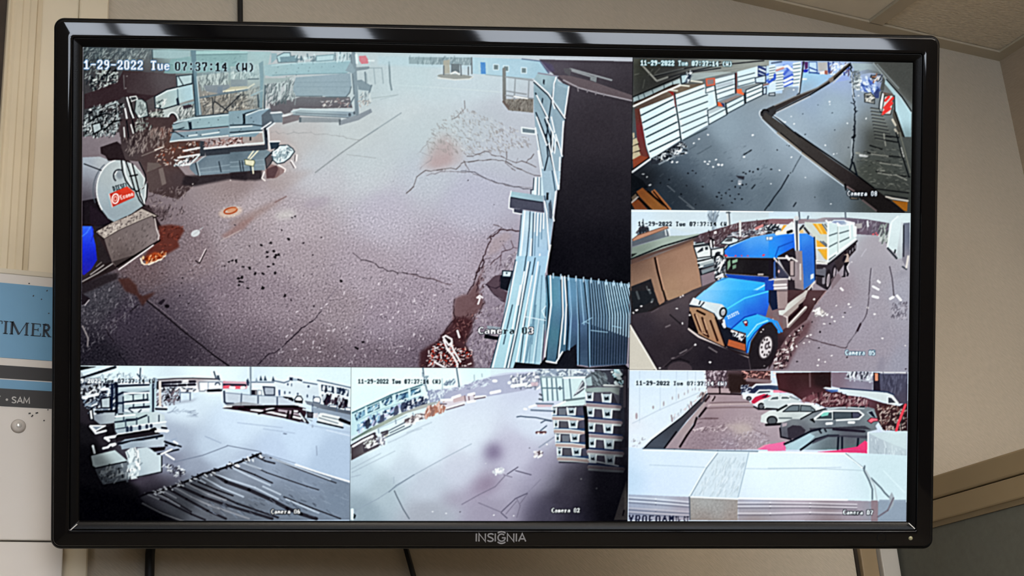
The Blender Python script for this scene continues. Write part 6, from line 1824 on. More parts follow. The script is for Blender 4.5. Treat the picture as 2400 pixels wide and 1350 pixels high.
# grey suv
GR([240, 920, 420, 850, 560, 850, 760, 750, 950, 680, 1060, 650, 1280, 640, 1580, 640, 1750, 680, 1820, 850, 1820, 900, 1770, 960, 1800, 1020, 1640, 1060, 700, 1050, 480, 1170, 260, 1150, 225, 1000], [(450, 900, '8a9396'), (700, 880, '8d989c'), (1200, 900, '7d888e'), (1650, 850, '7f8b90'), (350, 1080, '4c4a56'), (1000, 1000, '5f6670'), (600, 1000, '50505a'), (1500, 1010, '5d636c')])
PO('3f4c52', [780, 860, 920, 750, 1070, 730, 1075, 855], 'd0d8d8', 2.4)
P('7fc4b8', [880, 800, 930, 740, 1020, 735, 1000, 790, 900, 810])
PO('4a545c', [1090, 855, 1090, 735, 1380, 730, 1385, 850], '2a3036', 2)
PO('4c4e60', [1400, 845, 1390, 735, 1490, 740, 1550, 785, 1500, 830], '22242e', 2)
LL('dfe8e8', 4, [760, 860, 930, 730, 1080, 715, 1500, 720, 1575, 780, 1500, 850, 1120, 870])
LL('b8c4c8', 4, [1000, 690, 1200, 660, 1580, 670])
L('20242c', 5, [1070, 640, 1300, 635, 1580, 650])
L('181a20', 3, [560, 850, 760, 740, 960, 680])
PO('262a38', [1640, 740, 1720, 710, 1790, 840, 1720, 820], '9aa8b0', 2)
PO('e87080', [1640, 880, 1700, 830, 1800, 840, 1820, 880, 1740, 890, 1700, 920], '5a2434', 2)
LL('e6ecec', 6, [980, 925, 1060, 920], [1340, 905, 1420, 905])
PO('14161c', [720, 860, 760, 850, 780, 900], '14161c', 3)
L('5d6870', 3, [1120, 870, 1110, 940])
GR([340, 1000, 430, 950, 560, 960, 640, 1030, 620, 1080, 480, 1170, 360, 1170], [(500, 1070, '3a3640')])
P('34323c', [700, 1000, 1600, 960, 1700, 1020, 1080, 1010, 720, 1050], .8)
P('b4a8b0', [260, 920, 340, 910, 330, 960, 260, 980], .8)
L('23202a', 4, [225, 1000, 240, 1140, 400, 1180])
# hedge and buildings behind
GR([150, 100, 1050, 85, 1050, 340, 920, 350, 1200, 420, 1300, 460, 1600, 500, 1900, 590, 2160, 640, 2290, 560, 2290, 1050, 1900, 1030, 1820, 900, 1750, 680, 1580, 640, 950, 660, 800, 590, 600, 560, 420, 440, 200, 380], [(400, 250, '342426'), (700, 200, '3c2a2a'), (900, 220, '281f20'), (700, 450, '5d3a42'), (1200, 550, '54343c'), (1900, 750, '3f2a2c'), (2100, 900, '34262a'), (1600, 570, '6a4a56'), (300, 300, '502f34'), (900, 480, '52343a')])
SC(['a88a8c', '2c1c20', '7a5058', 'c8b4b4'], [560, 560, 760, 420, 1300, 460, 1620, 520, 1700, 640, 1000, 640, 800, 590], 150, 8, 3, 60, 50, .7)
SC(['b8a49c', '241a1c', '6a4a48', 'd8ccc4'], [1780, 620, 2280, 640, 2270, 1020, 1900, 1020, 1800, 760], 120, 7, 3, 60, 60, .7)
P('7c5058', [540, 570, 740, 440, 830, 500, 700, 580], .8, 2)
P('2a2022', [760, 110, 1040, 100, 1040, 310, 920, 340, 780, 300], .8, 4)
L('7a6468', 4, [705, 110, 710, 320], .6)
D('e8d8d4', 4, [50, 130, 130, 100, 120, 165])
GR([1050, 90, 1740, 90, 1720, 400, 1200, 350, 1060, 320], [(1150, 200, '7d6c78'), (1500, 280, '8d8a9c'), (1650, 200, '7f7c8c')])
SC(['dfe8ee', '3a3c48', 'a8aab4'], [1300, 90, 1720, 95, 1720, 220, 1320, 180], 60, 11, 4, 80, 20, .8)
L('a9adb8', 3, [1280, 185, 1720, 240])
P('2b2530', [1735, 90, 1850, 100, 1850, 400, 1730, 400])
P('c88a70', [1755, 100, 1810, 105, 1810, 230, 1760, 230])
GR([1830, 110, 2290, 110, 2290, 600, 2150, 600, 2000, 440, 1850, 410], [(2000, 250, '55566a'), (2200, 300, '494a5c'), (2200, 500, '4f4a58')])
L('c4c4c8', 4, [1850, 90, 2285, 100])
SC(['3c3c4c', '6a6c80'], [1860, 130, 2280, 130, 2200, 420, 1900, 390], 50, 14, 3, 85, 15, .5)
GR([920, 345, 960, 330, 1200, 360, 1950, 420, 2050, 460, 2150, 590, 2130, 600, 1960, 480, 1950, 590, 1800, 530, 1480, 470, 1320, 470, 1260, 400], [(1100, 360, 'cfdfe6'), (1500, 430, 'c9d6d8'), (1900, 500, 'c4d0d2'), (2100, 540, 'd8e0e0')])
P('4a6ca8', [940, 375, 1160, 370, 1160, 405, 1060, 420], .8)
PO('41444e', [1970, 490, 2030, 500, 2110, 590, 1970, 600], 'dfe8ea', 2)
L('2e3c58', 3, [1200, 350, 1960, 410, 2060, 450])
L('dc4a58', 6, [2255, 620, 2200, 760, 2140, 920, 2105, 1055])
# red car in front
GR([-120, 1345, 60, 1260, 300, 1220, 340, 1330, 200, 1350], [(50, 1300, 'e070a0'), (250, 1270, 'd8508a')])
GR([290, 1240, 420, 1200, 720, 1050, 880, 1010, 1100, 1010, 1640, 1060, 1650, 1210, 1560, 1240, 1500, 1350, 600, 1350, 330, 1350], [(600, 1180, 'a4bcc6'), (900, 1060, '7d8a92'), (1300, 1100, '565460'), (1000, 1250, '5d6a70'), (1300, 1250, '5f686c'), (450, 1290, 'a9c4cc')])
GR([350, 1300, 700, 1080, 790, 1130, 560, 1350, 340, 1350], [(550, 1220, 'a9c6cf')])
LL('1f2430', 5, [290, 1260, 430, 1200, 720, 1050, 880, 1010], [560, 1350, 800, 1180, 1000, 1120, 1170, 1120], [1170, 1140, 1160, 1340], [1230, 1140, 1230, 1340], [1490, 1170, 1480, 1300])
P('40404c', [800, 1180, 1000, 1110, 1640, 1120, 1640, 1170, 1240, 1140, 1000, 1145, 740, 1260], .8)
LL('20222c', 4, [850, 1020, 890, 1075], [950, 1020, 970, 1050], [1090, 1010, 1600, 1050])
L('2a2632', 6, [1090, 1015, 1580, 1050])
GR([1150, 1350, 1470, 1300, 1600, 1200, 1645, 1230, 1645, 1350], [(1400, 1330, 'd43a74'), (1600, 1280, 'e04878')])
P('e070a0', [0, 1290, 280, 1225, 270, 1340, 0, 1350])
# wrapped stack in the foreground
V(*S4)
GR([905, 60, 1250, 40, 1250, 330, 1100, 250, 900, 250], [(1000, 150, 'a9b6c0'), (1150, 100, 'c9dadc'), (1200, 250, 'b4c4cc')])
P('c4d6da', [905, 60, 1250, 45, 1250, 210, 1000, 110], .8)
SC(['93a2ac', 'd8e6ea'], [920, 90, 1250, 230, 1250, 330, 940, 240], 30, 14, 2, 100, 20, .6)
P('d43a70', [430, 232, 640, 215, 890, 210, 895, 245, 640, 240], .95)
P('e070a0', [-30, 175, 130, 140, 160, 220, 0, 228], .95)
L('e6f2f6', 3, [900, 60, 900, 250])
V(*S3)
GR([60, 60, 300, 90, 1500, 120, 2354, 140, 3700, 150, 4600, 200, 4600, 950, 60, 850], [(500, 250, 'd0e0ee'), (600, 700, 'ccdcf2'), (1500, 300, 'd4e2ea'), (1600, 700, 'd0deea'), (2200, 400, 'dcecf4'), (3000, 500, 'dceaf2'), (4200, 500, 'c4dae0'), (100, 600, 'b8d0e4')])
P('c4d4dc', [1490, 140, 2010, 150, 1830, 900, 1050, 860, 1300, 400], .55)
SC(['aabac4', 'dde8ee', 'b4c2c8'], [1500, 250, 1950, 250, 1820, 860, 1120, 840], 160, 14, 2, 70, 15, .5)
L('e6f4fa', 4, [300, 98, 1500, 125, 2354, 140, 3600, 165])
L('46586a', 3, [290, 85, 800, 95, 1500, 120, 2150, 130], .7)
L('e8f6fa', 3, [1490, 150, 1310, 390, 1045, 860])
L('7d8e9c', 2.4, [1500, 160, 1320, 400, 1055, 870], .8)
L('93a8b6', 2, [2005, 150, 1930, 480, 1830, 890], .8)
LL('b0c2d0', 2, [400, 350, 900, 370, 1300, 390], [1950, 410, 2354, 415, 3500, 390], a=.7)
# folded edge of the stack
GR([60, 830, 1045, 870, 1060, 1250, 60, 1250], [(200, 900, 'a4b2c6'), (600, 950, 'b4c0d0'), (900, 1100, 'a09ca8'), (200, 1150, '8a90a4'), (600, 1200, '8f8e9c')])
for i in (0, 1, 3, 4):
    y = 880 + i * 58
    L('eef6fc' if i < 3 else 'c9c6cc', 4, [70, y, 500, y + 25, 1040, y + 75 - i * 4], .38)
    L('4e5468', 4, [70, y + 25, 500, y + 58, 1040, y + 105 - i * 6], .38)
GR([1050, 880, 1830, 910, 1830, 1255, 1060, 1250], [(1300, 950, 'a4a8a8'), (1500, 1050, '9a9c9c'), (1300, 1200, '8d8480'), (1700, 1200, '968c88')])
NZ([1060, 890, 1830, 920, 1830, 1250, 1060, 1240], .015, 1, 3, 3)
L('e8f2f6', 3, [1060, 870, 1830, 905])
L('5d6470', 3, [1045, 870, 1055, 1240])
GR([1835, 910, 2354, 910, 3700, 930, 4600, 960, 4600, 1260, 1835, 1255], [(2100, 950, 'a9b0c2'), (2800, 1000, 'b0a8b4'), (3600, 1000, 'a098a4'), (2100, 1200, '948a8c'), (3300, 1200, '8a7e84'), (4300, 1050, '808e9a')])
for i in (0, 1, 3):
    y = 965 + i * 58
    L('efeff4', 4.5, [1835, y, 2354, y, 3000, y + 10 - i * 8, 3750, y + 30 - i * 10], .4)
    L('55525e', 4, [1835, y + 28, 2354, y + 26, 3000, y + 34 - i * 8, 3750, y + 54 - i * 10], .4)
L('eaf4fa', 4, [1835, 895, 2354, 905, 3600, 920])
TX('YROFOAM', (1472, 1208), (1582, 1210), 22, '2a2e44')
TX('Tk SI', (1582, 1211), (1615, 1211), 22, '2c2c3c')
# ties on the right
V(*S4)
P('8a7c84', [930, 670, 990, 670, 990, 860, 930, 860])
P('8d9cac', [1000, 665, 1245, 665, 1245, 860, 990, 860], .9)
LL('6d7c86', 4, [700, 250, 780, 320, 860, 380], [870, 360, 865, 400, 910, 490, 940, 570, 940, 660], [930, 470, 1020, 560, 1050, 600, 1110, 660])
LL('b4c2c8', 4, [880, 400, 920, 470, 960, 540, 980, 660])
L('e8f6fa', 3, [690, 250, 850, 375])
P('9aa4ac', [1090, 640, 1115, 595, 1140, 650, 1130, 720, 1060, 790, 1100, 700], .9)
LL('6a6470', 4, [1130, 650, 1080, 760, 990, 820], a=.8)
L('d8ecf0', 3, [1040, 400, 1230, 600], .5)
L('a4b8c2', 2, [0, 380, 400, 380, 860, 400], .6)
V(0, 0, 1)
TX('11-29-2022 Tue 07:37', (1490, 893), (1648.5, 894.5), 10, '101820', 'd8e8f0', .8, 0)
TX(':14 (W)', (1648.5, 894.5), (1704, 895), 10, 'f2faff', '2a2430', .8, 0)
TX('Camera 07', (1975, 1196), (2046, 1197), 11, 'f4fbff', '14181e', 1.2, 0)
finish('07', .9, .85, 3, .008, .05, 1.09)
# ------------------------------------------------------------ feed 06: the pale yard with racks and the tarpaulin
feed('06', 'b9cce6')
Q1 = (180, 850, 6.924)
Q2 = (490, 850, 6.924)
Q3 = (180, 1030, 3.692)
V(0, 0, 1)
GR(None, [(300, 870, 'd4ecf6'), (500, 875, 'dcf2f8'), (700, 880, 'd8eef8'), (800, 890, 'd4ecf4'), (430, 950, 'cadef0'), (550, 1000, 'c4daf2'), (700, 1030, 'bcd4f0'), (780, 1080, 'a8c0de'), (500, 1050, 'b4c8e0'), (600, 960, 'c8def2'), (640, 1060, 'b4cae8'), (460, 1100, '8f9cb4'), (600, 1090, 'a8bad4'), (400, 1080, '8088a0'), (330, 1120, '3a3442'),
          (250, 1150, '1e1c24'), (230, 1200, '16161c'), (350, 1160, '33303c'), (210, 1000, '2c2830'), (410, 1030, 'a0b0c8'), (300, 1200, '191a20')], pw=4.5)
P('1c1b20', [188, 990, 215, 1000, 240, 1050, 230, 1100, 330, 1140, 330, 1160, 300, 1230, 188, 1230], .95, 4)
V(*Q1)
# eave and pole, upper left
P('c8e0ee', [80, 130, 340, 75, 600, 75, 150, 250], .8)
L('10182e', 6, [100, 255, 380, 160, 640, 75])
L('b8c8d4', 2, [160, 250, 640, 110], .6)
P('0c0d12', [60, 60, 340, 70, 80, 130, 60, 140], .9)
SC(['8aa0b4', '5c7084', 'c8d8e0'], [250, 250, 560, 170, 1000, 180, 1250, 240, 1240, 290, 300, 300], 70, 9, 2, 60, 50, .5)
LL('42566c', 3, [1050, 95, 1040, 260], [1000, 190, 1060, 270])
# long building with dark eave
GR([1330, 275, 1500, 260, 1900, 255, 2300, 265, 2354, 300, 2354, 480, 1380, 480], [(1500, 280, '8a7c86'), (1900, 275, '93858c'), (1700, 420, 'dce8f0'), (2200, 400, 'dfe9f0'), (1450, 420, 'b8c4d0')])
P('dfeaf2', [1380, 345, 1960, 330, 1990, 470, 1380, 475])
L('4a4450', 3, [1330, 278, 1600, 262, 1900, 255, 2330, 272])
LL('201c30', 6, [1385, 335, 1530, 325], [1560, 325, 1630, 320], [1385, 378, 1530, 375], [1560, 375, 1630, 375], [1670, 370, 1780, 365], [1825, 362, 1930, 358], [1850, 312, 1930, 310], [1660, 320, 1700, 318])
P('f4fafc', [1745, 285, 1820, 280, 1820, 310, 1745, 315])
PO('eaf2f6', [2000, 320, 2354, 310, 2354, 440, 2100, 450, 2080, 465, 2005, 465], '7d8a9c', 2)
ring('5c6a80', 3, 2300, 360, 36, 30, 0, 180, 360)
LL('242436', 6, [2190, 455, 2354, 450])
LL('3c4a60', 3, [2240, 150, 2270, 250], [2310, 220, 2330, 280])
P('4a566a', [2280, 210, 2320, 210, 2330, 290, 2300, 270])
SC(['20202c', 'f0f4f8', '8a94a8'], [1380, 400, 1990, 420, 1990, 480, 1400, 480], 60, 7, 3, 10, 30, .7)
# fence bits and ground behind the racks
LL('6c7c94', 3, [1690, 450, 1690, 640], [1855, 490, 1855, 610], [1500, 430, 1500, 650], [1380, 480, 1860, 490])
P('4a4250', [1490, 600, 1600, 590, 1610, 650, 1500, 660], .9)
SC(['1c1824', '6a5c68', 'b8c4d4'], [1300, 440, 1680, 450, 1680, 650, 1300, 700], 120, 9, 3, 60, 60, .75)
P('8a94a8', [1500, 650, 1900, 600, 2000, 570, 1880, 640, 1520, 690], .6, 2)
# rack uprights, shelves and goods
GR([420, 330, 660, 320, 1240, 270, 1300, 420, 1300, 800, 760, 820, 660, 880, 430, 820], [(500, 400, '4c5a70'), (900, 400, 'b4cadc'), (900, 560, 'b0c4cc'), (1100, 680, '93a8b8'), (600, 600, '6a7a90'), (800, 750, '9cb0c0')])
SC(['20263a', 'dce8f0', '8296ac', '141828'], [100, 330, 420, 330, 640, 350, 640, 900, 300, 920, 210, 760, 100, 560], 330, 12, 4, 30, 60, .8)
P('2c2a34', [100, 340, 400, 350, 400, 520, 110, 540], .7, 2)
SC(['8d98a8', '1c1c26', 'dfe8ee'], [110, 350, 400, 350, 390, 520, 120, 530], 70, 9, 4, 60, 60, .8)
LL('dce8f0', 6, [120, 570, 360, 520], [420, 440, 520, 430])
O('dfe8ee', 160, 575, 40, 30)
for y0, y1, c in ((400, 380, 'd4e8ee'), (440, 420, 'b4ccd8'), (470, 450, 'a8c0cc')):
    L(c, 5, [690, y0 - 5, 1200, y1])
P('bcd2d8', [780, 520, 1230, 480, 1220, 600, 780, 650])
P('b0c6d0', [780, 660, 1220, 620, 1210, 700, 800, 740])
LL('1c2844', 5, [690, 385, 1190, 360], [680, 530, 760, 490, 900, 510, 1180, 480], [770, 650, 1160, 605], [880, 745, 1210, 715], [690, 660, 770, 660])
LL('283850', 3, [930, 530, 935, 620], [1100, 520, 1100, 600], [940, 660, 935, 740], [1105, 640, 1105, 720], [1160, 500, 1170, 620], [770, 560, 770, 800])
LL('e2eef4', 4, [790, 505, 1200, 490], [800, 670, 1210, 640], [690, 340, 1180, 335])
P('cfdde6', [780, 760, 1220, 740, 1220, 800, 960, 820, 800, 800], .9)
LL('38465c', 3, [860, 760, 950, 830], [1060, 770, 1000, 830])
LL('1a2236', 7, [660, 340, 665, 640, 660, 900])
LL('22304a', 8, [1270, 280, 1255, 520, 1250, 780])
LL('a8c4d0', 5, [1215, 290, 1220, 500, 1220, 790], [1290, 440, 1290, 780])
P('8aa0b4', [1290, 250, 1320, 260, 1320, 420, 1260, 420], .9)
LL('1c2030', 6, [1335, 320, 1330, 420])
LL('cfc8c4', 6, [1365, 320, 1368, 700])
LL('1c2844', 6, [590, 550, 580, 760], [590, 340, 595, 540])
# lower shelf goods
GR([430, 830, 640, 790, 640, 980, 400, 1010, 300, 930, 300, 850], [(500, 880, 'b4c4cc'), (350, 890, '6a7486')])
L('161a28', 6, [330, 800, 640, 790])
PO('a9bac4', [410, 590, 560, 560, 560, 740, 420, 740], '1c2030', 3)
PO('cfd8de', [215, 780, 270, 760, 290, 930, 240, 930], '20222c', 3)
GR([660, 830, 1320, 800, 1440, 860, 1450, 960, 820, 1060, 640, 1080, 630, 960], [(800, 880, '9cb4bc'), (1100, 900, 'b0c8cc'), (1350, 900, 'c4d4de'), (900, 1000, 'a4bcc4')])
LL('253246', 4, [640, 970, 980, 930, 1150, 860], [820, 930, 1000, 920], [650, 1090, 840, 1060])
LL('3a4c60', 3, [990, 900, 990, 1010], [1180, 880, 1185, 980], [1350, 860, 1350, 960], [810, 940, 815, 1060], [780, 870, 780, 960])
LL('e2eef2', 4, [650, 880, 960, 850], [830, 1050, 1460, 965])
P('20283a', [690, 830, 780, 830, 770, 850, 690, 850])
GR([640, 1090, 1460, 980, 1470, 1080, 1200, 1090, 700, 1170, 660, 1140], [(900, 1100, '96aab8'), (1300, 1030, 'bccad6')])
for x in (840, 900, 1040, 1155, 1225):
    L('22304a', 7, [x, 1120 - (x - 840) * .2, x, 1060 - (x - 840) * .1], .9)
LL('dfeaf0', 6, [680, 1180, 1000, 1130, 1260, 1080, 1480, 1120], [480, 1230, 660, 1200])
LL('1c1a22', 10, [690, 1210, 1180, 1130], [1230, 1110, 1280, 1090])
P('26222a', [640, 1220, 1180, 1140, 1300, 1120, 1380, 1160, 1100, 1210, 660, 1290])
LL('e8eef2', 5, [1290, 760, 1470, 740], [1300, 1120, 1500, 1110], [1410, 1050, 1470, 1065])
LL('20263a', 5, [1300, 755, 1470, 760], [1400, 1060, 1470, 1070])
GR([800, 1250, 1380, 1170, 1440, 1190, 1440, 1350, 700, 1350, 700, 1310], [(900, 1290, '8a9cb0'), (1200, 1280, 'aabcca'), (1380, 1260, 'b4c4d4')])
LL('1a1f2e', 6, [700, 1320, 1000, 1260, 1400, 1190])
LL('2c3a50', 4, [905, 1290, 905, 1350], [1105, 1250, 1100, 1350], [1315, 1220, 1315, 1350])
LL('1c2030', 5, [1450, 1290, 1610, 1350], [1380, 1330, 1480, 1350])
P('1c1a20', [490, 1060, 600, 1000, 640, 1150, 560, 1170, 490, 1200], .9)
PO('7f8ea0', [240, 1030, 480, 1030, 330, 1110], 'dfe8ee', 3)
LL('cfd8e0', 5, [240, 1040, 330, 1150, 490, 1110])
LL('d8dfe6', 6, [500, 1240, 540, 1270], [640, 1330, 600, 1350])
# buildings on the right
V(*Q2)
GR([690, 310, 1110, 300, 1310, 300, 1520, 310, 1780, 350, 1800, 640, 1600, 620, 1220, 560, 800, 540, 700, 530], [(850, 380, 'dcebf2'), (1200, 420, 'd0e0ec'), (1500, 400, 'd4e4ee'), (1650, 550, 'c4d6e6')])
GR([1770, 290, 2310, 410, 2310, 760, 2200, 770, 1840, 670, 1800, 620], [(1950, 340, 'd4e6ee'), (2200, 450, 'cddfea'), (1850, 500, 'dceaf2')])
LL('6a7e98', 3, [1060, 295, 1230, 330, 1310, 300], [1540, 320, 1760, 355], [1770, 290, 2000, 340, 2310, 410], [690, 320, 1060, 320])
P('3a4864', [1315, 240, 1370, 245, 1370, 300, 1315, 290])
P('2c3a58', [1440, 260, 1520, 280, 1520, 310, 1440, 290])
P('9fb4c8', [1370, 250, 1440, 265, 1440, 300, 1370, 300])
for x, y in ((640, 250), (850, 210), (920, 210), (1050, 220), (780, 240)):
    P('42566e' if x != 780 else '8aa0b4', [x, y, x + 32, y + 85, x - 22, y + 85])
P('394866', [620, 280, 660, 290, 660, 380, 615, 380])
L('7f92a4', 4, [685, 80, 690, 530])
GR([240, 300, 610, 310, 640, 400, 620, 430, 240, 430], [(400, 330, 'b4c0d0'), (350, 410, 'e07088'), (550, 400, 'd4a4b4')])
LL('2c2c48', 6, [250, 365, 600, 370])
LL('e85a72', 7, [250, 400, 340, 390], [430, 405, 540, 405])
LL('f8f8fc', 6, [360, 405, 420, 410], [540, 410, 580, 405])
PO('eaf2f6', [0, 320, 230, 315, 235, 430, 0, 440], '8a9ab0', 2)
ring('5c6a80', 3, 152, 360, 36, 30, 0, 180, 360)
LL('242436', 6, [0, 460, 180, 450])
P('4a566a', [150, 210, 180, 210, 180, 290, 130, 270])
PO('a4b2c4', [890, 395, 1075, 405, 1075, 530, 920, 530], '3c4860', 3)
P('3a4460', [890, 400, 920, 420, 920, 440])
P('2a2a3a', [700, 450, 790, 450, 790, 530, 700, 525])
P('8d8c94', [760, 455, 785, 455, 785, 525, 765, 525])
PO('e8eef2', [805, 450, 865, 455, 865, 530, 805, 530], '8a9aac', 2)
P('3a5a8c', [1140, 445, 1165, 445, 1165, 540, 1140, 535])
for x, y, w, h in ((1240, 490, 24, 60), (1320, 490, 28, 34), (1450, 510, 30, 40), (1605, 545, 26, 60), (1290, 355, 28, 44), (1350, 365, 16, 60), (1625, 390, 40, 44), (1710, 560, 24, 50)):
    O('4a5c7c', x, y, w * .5, h * .5, 0, 1, 8)
for pts in ([1840, 370, 2020, 400, 2020, 480, 1845, 450], [2060, 410, 2265, 450, 2260, 540, 2070, 490]):
    PO('6a7c94', pts, '2c3c58', 3)
SC(['d8e6f0', '22304c'], [1850, 390, 2260, 460, 2250, 520, 1860, 440], 30, 9, 4, 80, 20, .8)
P('24304a', [1840, 520, 2000, 550, 2000, 640, 1900, 720, 1860, 640])
P('2c2c3c', [2060, 570, 2260, 600, 2250, 740, 2110, 740])
SC(['14182a', 'c8d6e2', '3a2c3c'], [1860, 540, 2260, 600, 2240, 740, 1880, 700], 60, 10, 5, 75, 25, .8)
GR([1560, 620, 1700, 640, 2000, 720, 2310, 800, 2310, 900, 1600, 680], [(1700, 660, '7d8a9c'), (2000, 760, '5d6878'), (2250, 840, '5a6474')])
# parked cars in front of it
PO('2c2838', [1220, 560, 1350, 575, 1380, 600, 1370, 630, 1230, 610], '141826', 2)
P('e8eef4', [1240, 585, 1300, 590, 1300, 605, 1245, 605])
PO('cfdce6', [1400, 600, 1440, 545, 1500, 550, 1530, 600, 1520, 660, 1400, 640], '141826', 2)
P('1a1824', [1400, 610, 1530, 620, 1520, 660, 1410, 655])
O('e8eef4', 1470, 600, 50, 22)
PO('e4eef4', [1700, 590, 1740, 560, 1800, 565, 1820, 600, 1810, 660, 1705, 640], '54647c', 2)
PO('eaf2f6', [1960, 690, 2090, 700, 2080, 740, 1960, 720], '54647c', 2)
PO('eaf2f6', [2220, 730, 2310, 740, 2310, 790, 2220, 780], '54647c', 2)
# fence
GR([260, 480, 530, 500, 690, 540, 1120, 560, 1220, 570, 1440, 660, 1440, 700, 1100, 690, 530, 650, 280, 660], [(400, 560, 'bccbdc'), (900, 600, 'c2d2e0'), (1300, 640, 'bccadc')])
LL('3f4c66', 4.6, [258, 470, 265, 640, 290, 665, 410, 670])
LL('5a6a84', 3.4, [540, 510, 530, 690], [808, 540, 808, 660], [1118, 560, 1118, 690], [1690, 680, 1690, 800], [2085, 740, 2080, 860], [1770, 740, 1770, 820])
LL('7a8ca4', 2, [270, 490, 690, 530, 1120, 555, 1220, 560], a=.8)
GR([1680, 720, 2310, 850, 2310, 950, 1700, 820], [(1900, 790, '8fa2b8'), (2200, 870, '8496ae')])
# stack of timber
P('8a8c94', [290, 680, 560, 640, 900, 680, 600, 710, 300, 710], .8)
GR([230, 745, 380, 705, 640, 700, 1020, 690, 1400, 695, 1580, 745, 1590, 830, 1560, 900, 1640, 990, 1480, 970, 1200, 900, 820, 830, 500, 780], [(500, 740, '33202a'), (1000, 710, '3a222c'), (1000, 800, '584450'), (1400, 730, '2c1e28'), (1500, 900, '3c2a38'), (1300, 850, '46323e')])
LL('d8dce4', 5, [700, 765, 880, 790], [940, 800, 1060, 820], [1070, 825, 1280, 870], [1370, 880, 1500, 910], [1380, 790, 1440, 795], [950, 770, 1060, 750])
LL('a89aa8', 5, [1150, 780, 1340, 800], [1380, 830, 1480, 850], [1270, 810, 1340, 820])
LL('20141c', 5, [820, 830, 950, 790, 1100, 760], [1280, 900, 1300, 800], [1350, 900, 1370, 790], [600, 720, 1450, 720], [500, 750, 900, 740])
LL('2c2430', 6, [1480, 820, 1610, 980])
LL('c4d2de', 4, [1480, 830, 1570, 960], [1540, 760, 1580, 770])
L('e8f0f4', 3, [260, 720, 380, 715])
PO('4a4854', [1600, 800, 1700, 820, 1690, 900, 1610, 890], '20202c', 2)
GR([1700, 830, 1780, 820, 1780, 900, 1710, 900], [(1740, 860, 'cfd2dc')])
GR([1770, 900, 1810, 820, 1860, 820, 2130, 880, 2150, 970, 2190, 1000, 2180, 1050, 1780, 970], [(1900, 860, 'dfe8e8'), (2000, 930, 'c8d6de'), (1950, 960, 'e4eef0')])
LL('8a98a4', 3, [1850, 870, 2120, 930], [1800, 900, 2100, 990])
L('2c3444', 4, [1770, 965, 2180, 1060])
LL('1c1c2c', 8, [2140, 930, 2300, 990])
LL('8a9ab0', 3, [1570, 900, 1680, 950], [1690, 1020, 1690, 1050], a=.8)
# yard surface
LL('9fb4d2', 3, [1500, 960, 1700, 1030, 2300, 1140], [480, 980, 1200, 1060], [900, 1080, 1400, 1150], a=.5)
L('6c7c98', 3, [1225, 1155, 1265, 1162], .8)
LL('cfe0f4', 3, [0, 570, 200, 575], [1920, 1100, 2290, 1190], a=.6)
P('8a9cba', [1620, 790, 1620, 790, 1700, 800], .5)
V(*Q1)
P('93a4bc', [1800, 860, 1980, 860, 1960, 885, 1800, 880], .5, 2)
SC(['9aacc4', '7d8ea8'], [1500, 750, 1950, 770, 1950, 880, 1500, 830], 24, 12, 2, 10, 40, .5)
LL('8fa2c0', 2.4, [1500, 1290, 1640, 1230], [2100, 1200, 2354, 1310], a=.6)
# tarpaulin and wrapped goods, bottom
V(*Q3)
LL('6c7a94', 1.8, [850, 200, 1100, 140, 1310, 60], [1310, 55, 1600, 110], a=.9)
LL('e8f2fa', 4, [1900, 220, 2100, 290, 2370, 370])
LL('7f90ac', 2, [1640, 130, 1900, 210], [2080, 60, 2085, 140], a=.7)
GR([550, 495, 700, 440, 1000, 340, 1180, 280, 1430, 200, 1600, 120, 1900, 230, 2370, 380, 2370, 700, 930, 710, 640, 600], [(650, 510, '4c4c58'), (900, 600, '50545e'), (1200, 500, '5f6470'), (1400, 350, '8a98ae'), (1700, 250, '8fa0ba'), (2000, 380, '7f90aa'), (2250, 550, '74869e'), (1500, 600, '606a7a'), (1900, 600, '6a788c'), (1150, 680, '5c626e')])
FOL = [([620, 480, 780, 540, 1000, 650, 1120, 700], 9), ([700, 450, 850, 540, 1000, 630], 8), ([790, 425, 960, 520, 1140, 620, 1300, 690], 11), ([880, 400, 1100, 500, 1300, 570, 1700, 690], 13), ([1000, 390, 1200, 470, 1400, 560, 1750, 680], 10),
       ([1060, 370, 1220, 440, 1360, 490], 8), ([1180, 290, 1300, 370, 1500, 440, 1700, 530, 1830, 600, 1950, 650, 2080, 690], 17), ([1370, 240, 1550, 310, 1700, 380], 7), ([1480, 210, 1650, 290, 2000, 410, 2100, 440], 5), ([1680, 160, 1900, 250, 2250, 380], 5),
       ([1800, 500, 2050, 600, 2290, 690], 6), ([1560, 150, 1640, 190, 1720, 210], 8), ([560, 540, 700, 610, 930, 710], 4)]
for pts, w in FOL:
    L('1c1820', w * .5, pts, .75)
for pts in ([600, 470, 720, 520], [660, 455, 800, 520, 900, 580], [740, 440, 870, 510], [840, 410, 1000, 500, 1150, 570, 1500, 690], [950, 380, 1150, 480, 1300, 530], [1100, 330, 1260, 420, 1450, 500], [1200, 300, 1330, 350, 1550, 420, 1750, 520], [1340, 240, 1500, 320, 1680, 400],
            [1440, 200, 1600, 260], [1620, 410, 1770, 480], [1700, 170, 1900, 240, 2200, 350], [580, 560, 720, 630, 940, 715], [1820, 520, 2100, 640], [1050, 340, 1120, 380]):
    L('b4c4d8' if pts[0] > 1000 else '8d929e', 4, pts, .8)
LL('1f1c24', 5, [550, 500, 620, 470, 760, 440, 880, 400, 1000, 350, 1100, 300, 1180, 285, 1280, 250, 1430, 195, 1560, 140, 1600, 125])
SC(['dfe8f2', '1c1a24'], [560, 490, 1590, 120, 1620, 160, 700, 480], 120, 8, 3, 150, 40, .8)
SC(['7d8ca4', '3c4454'], [1000, 560, 1900, 480, 2300, 660, 1200, 690], 90, 14, 2, 150, 15, .5)
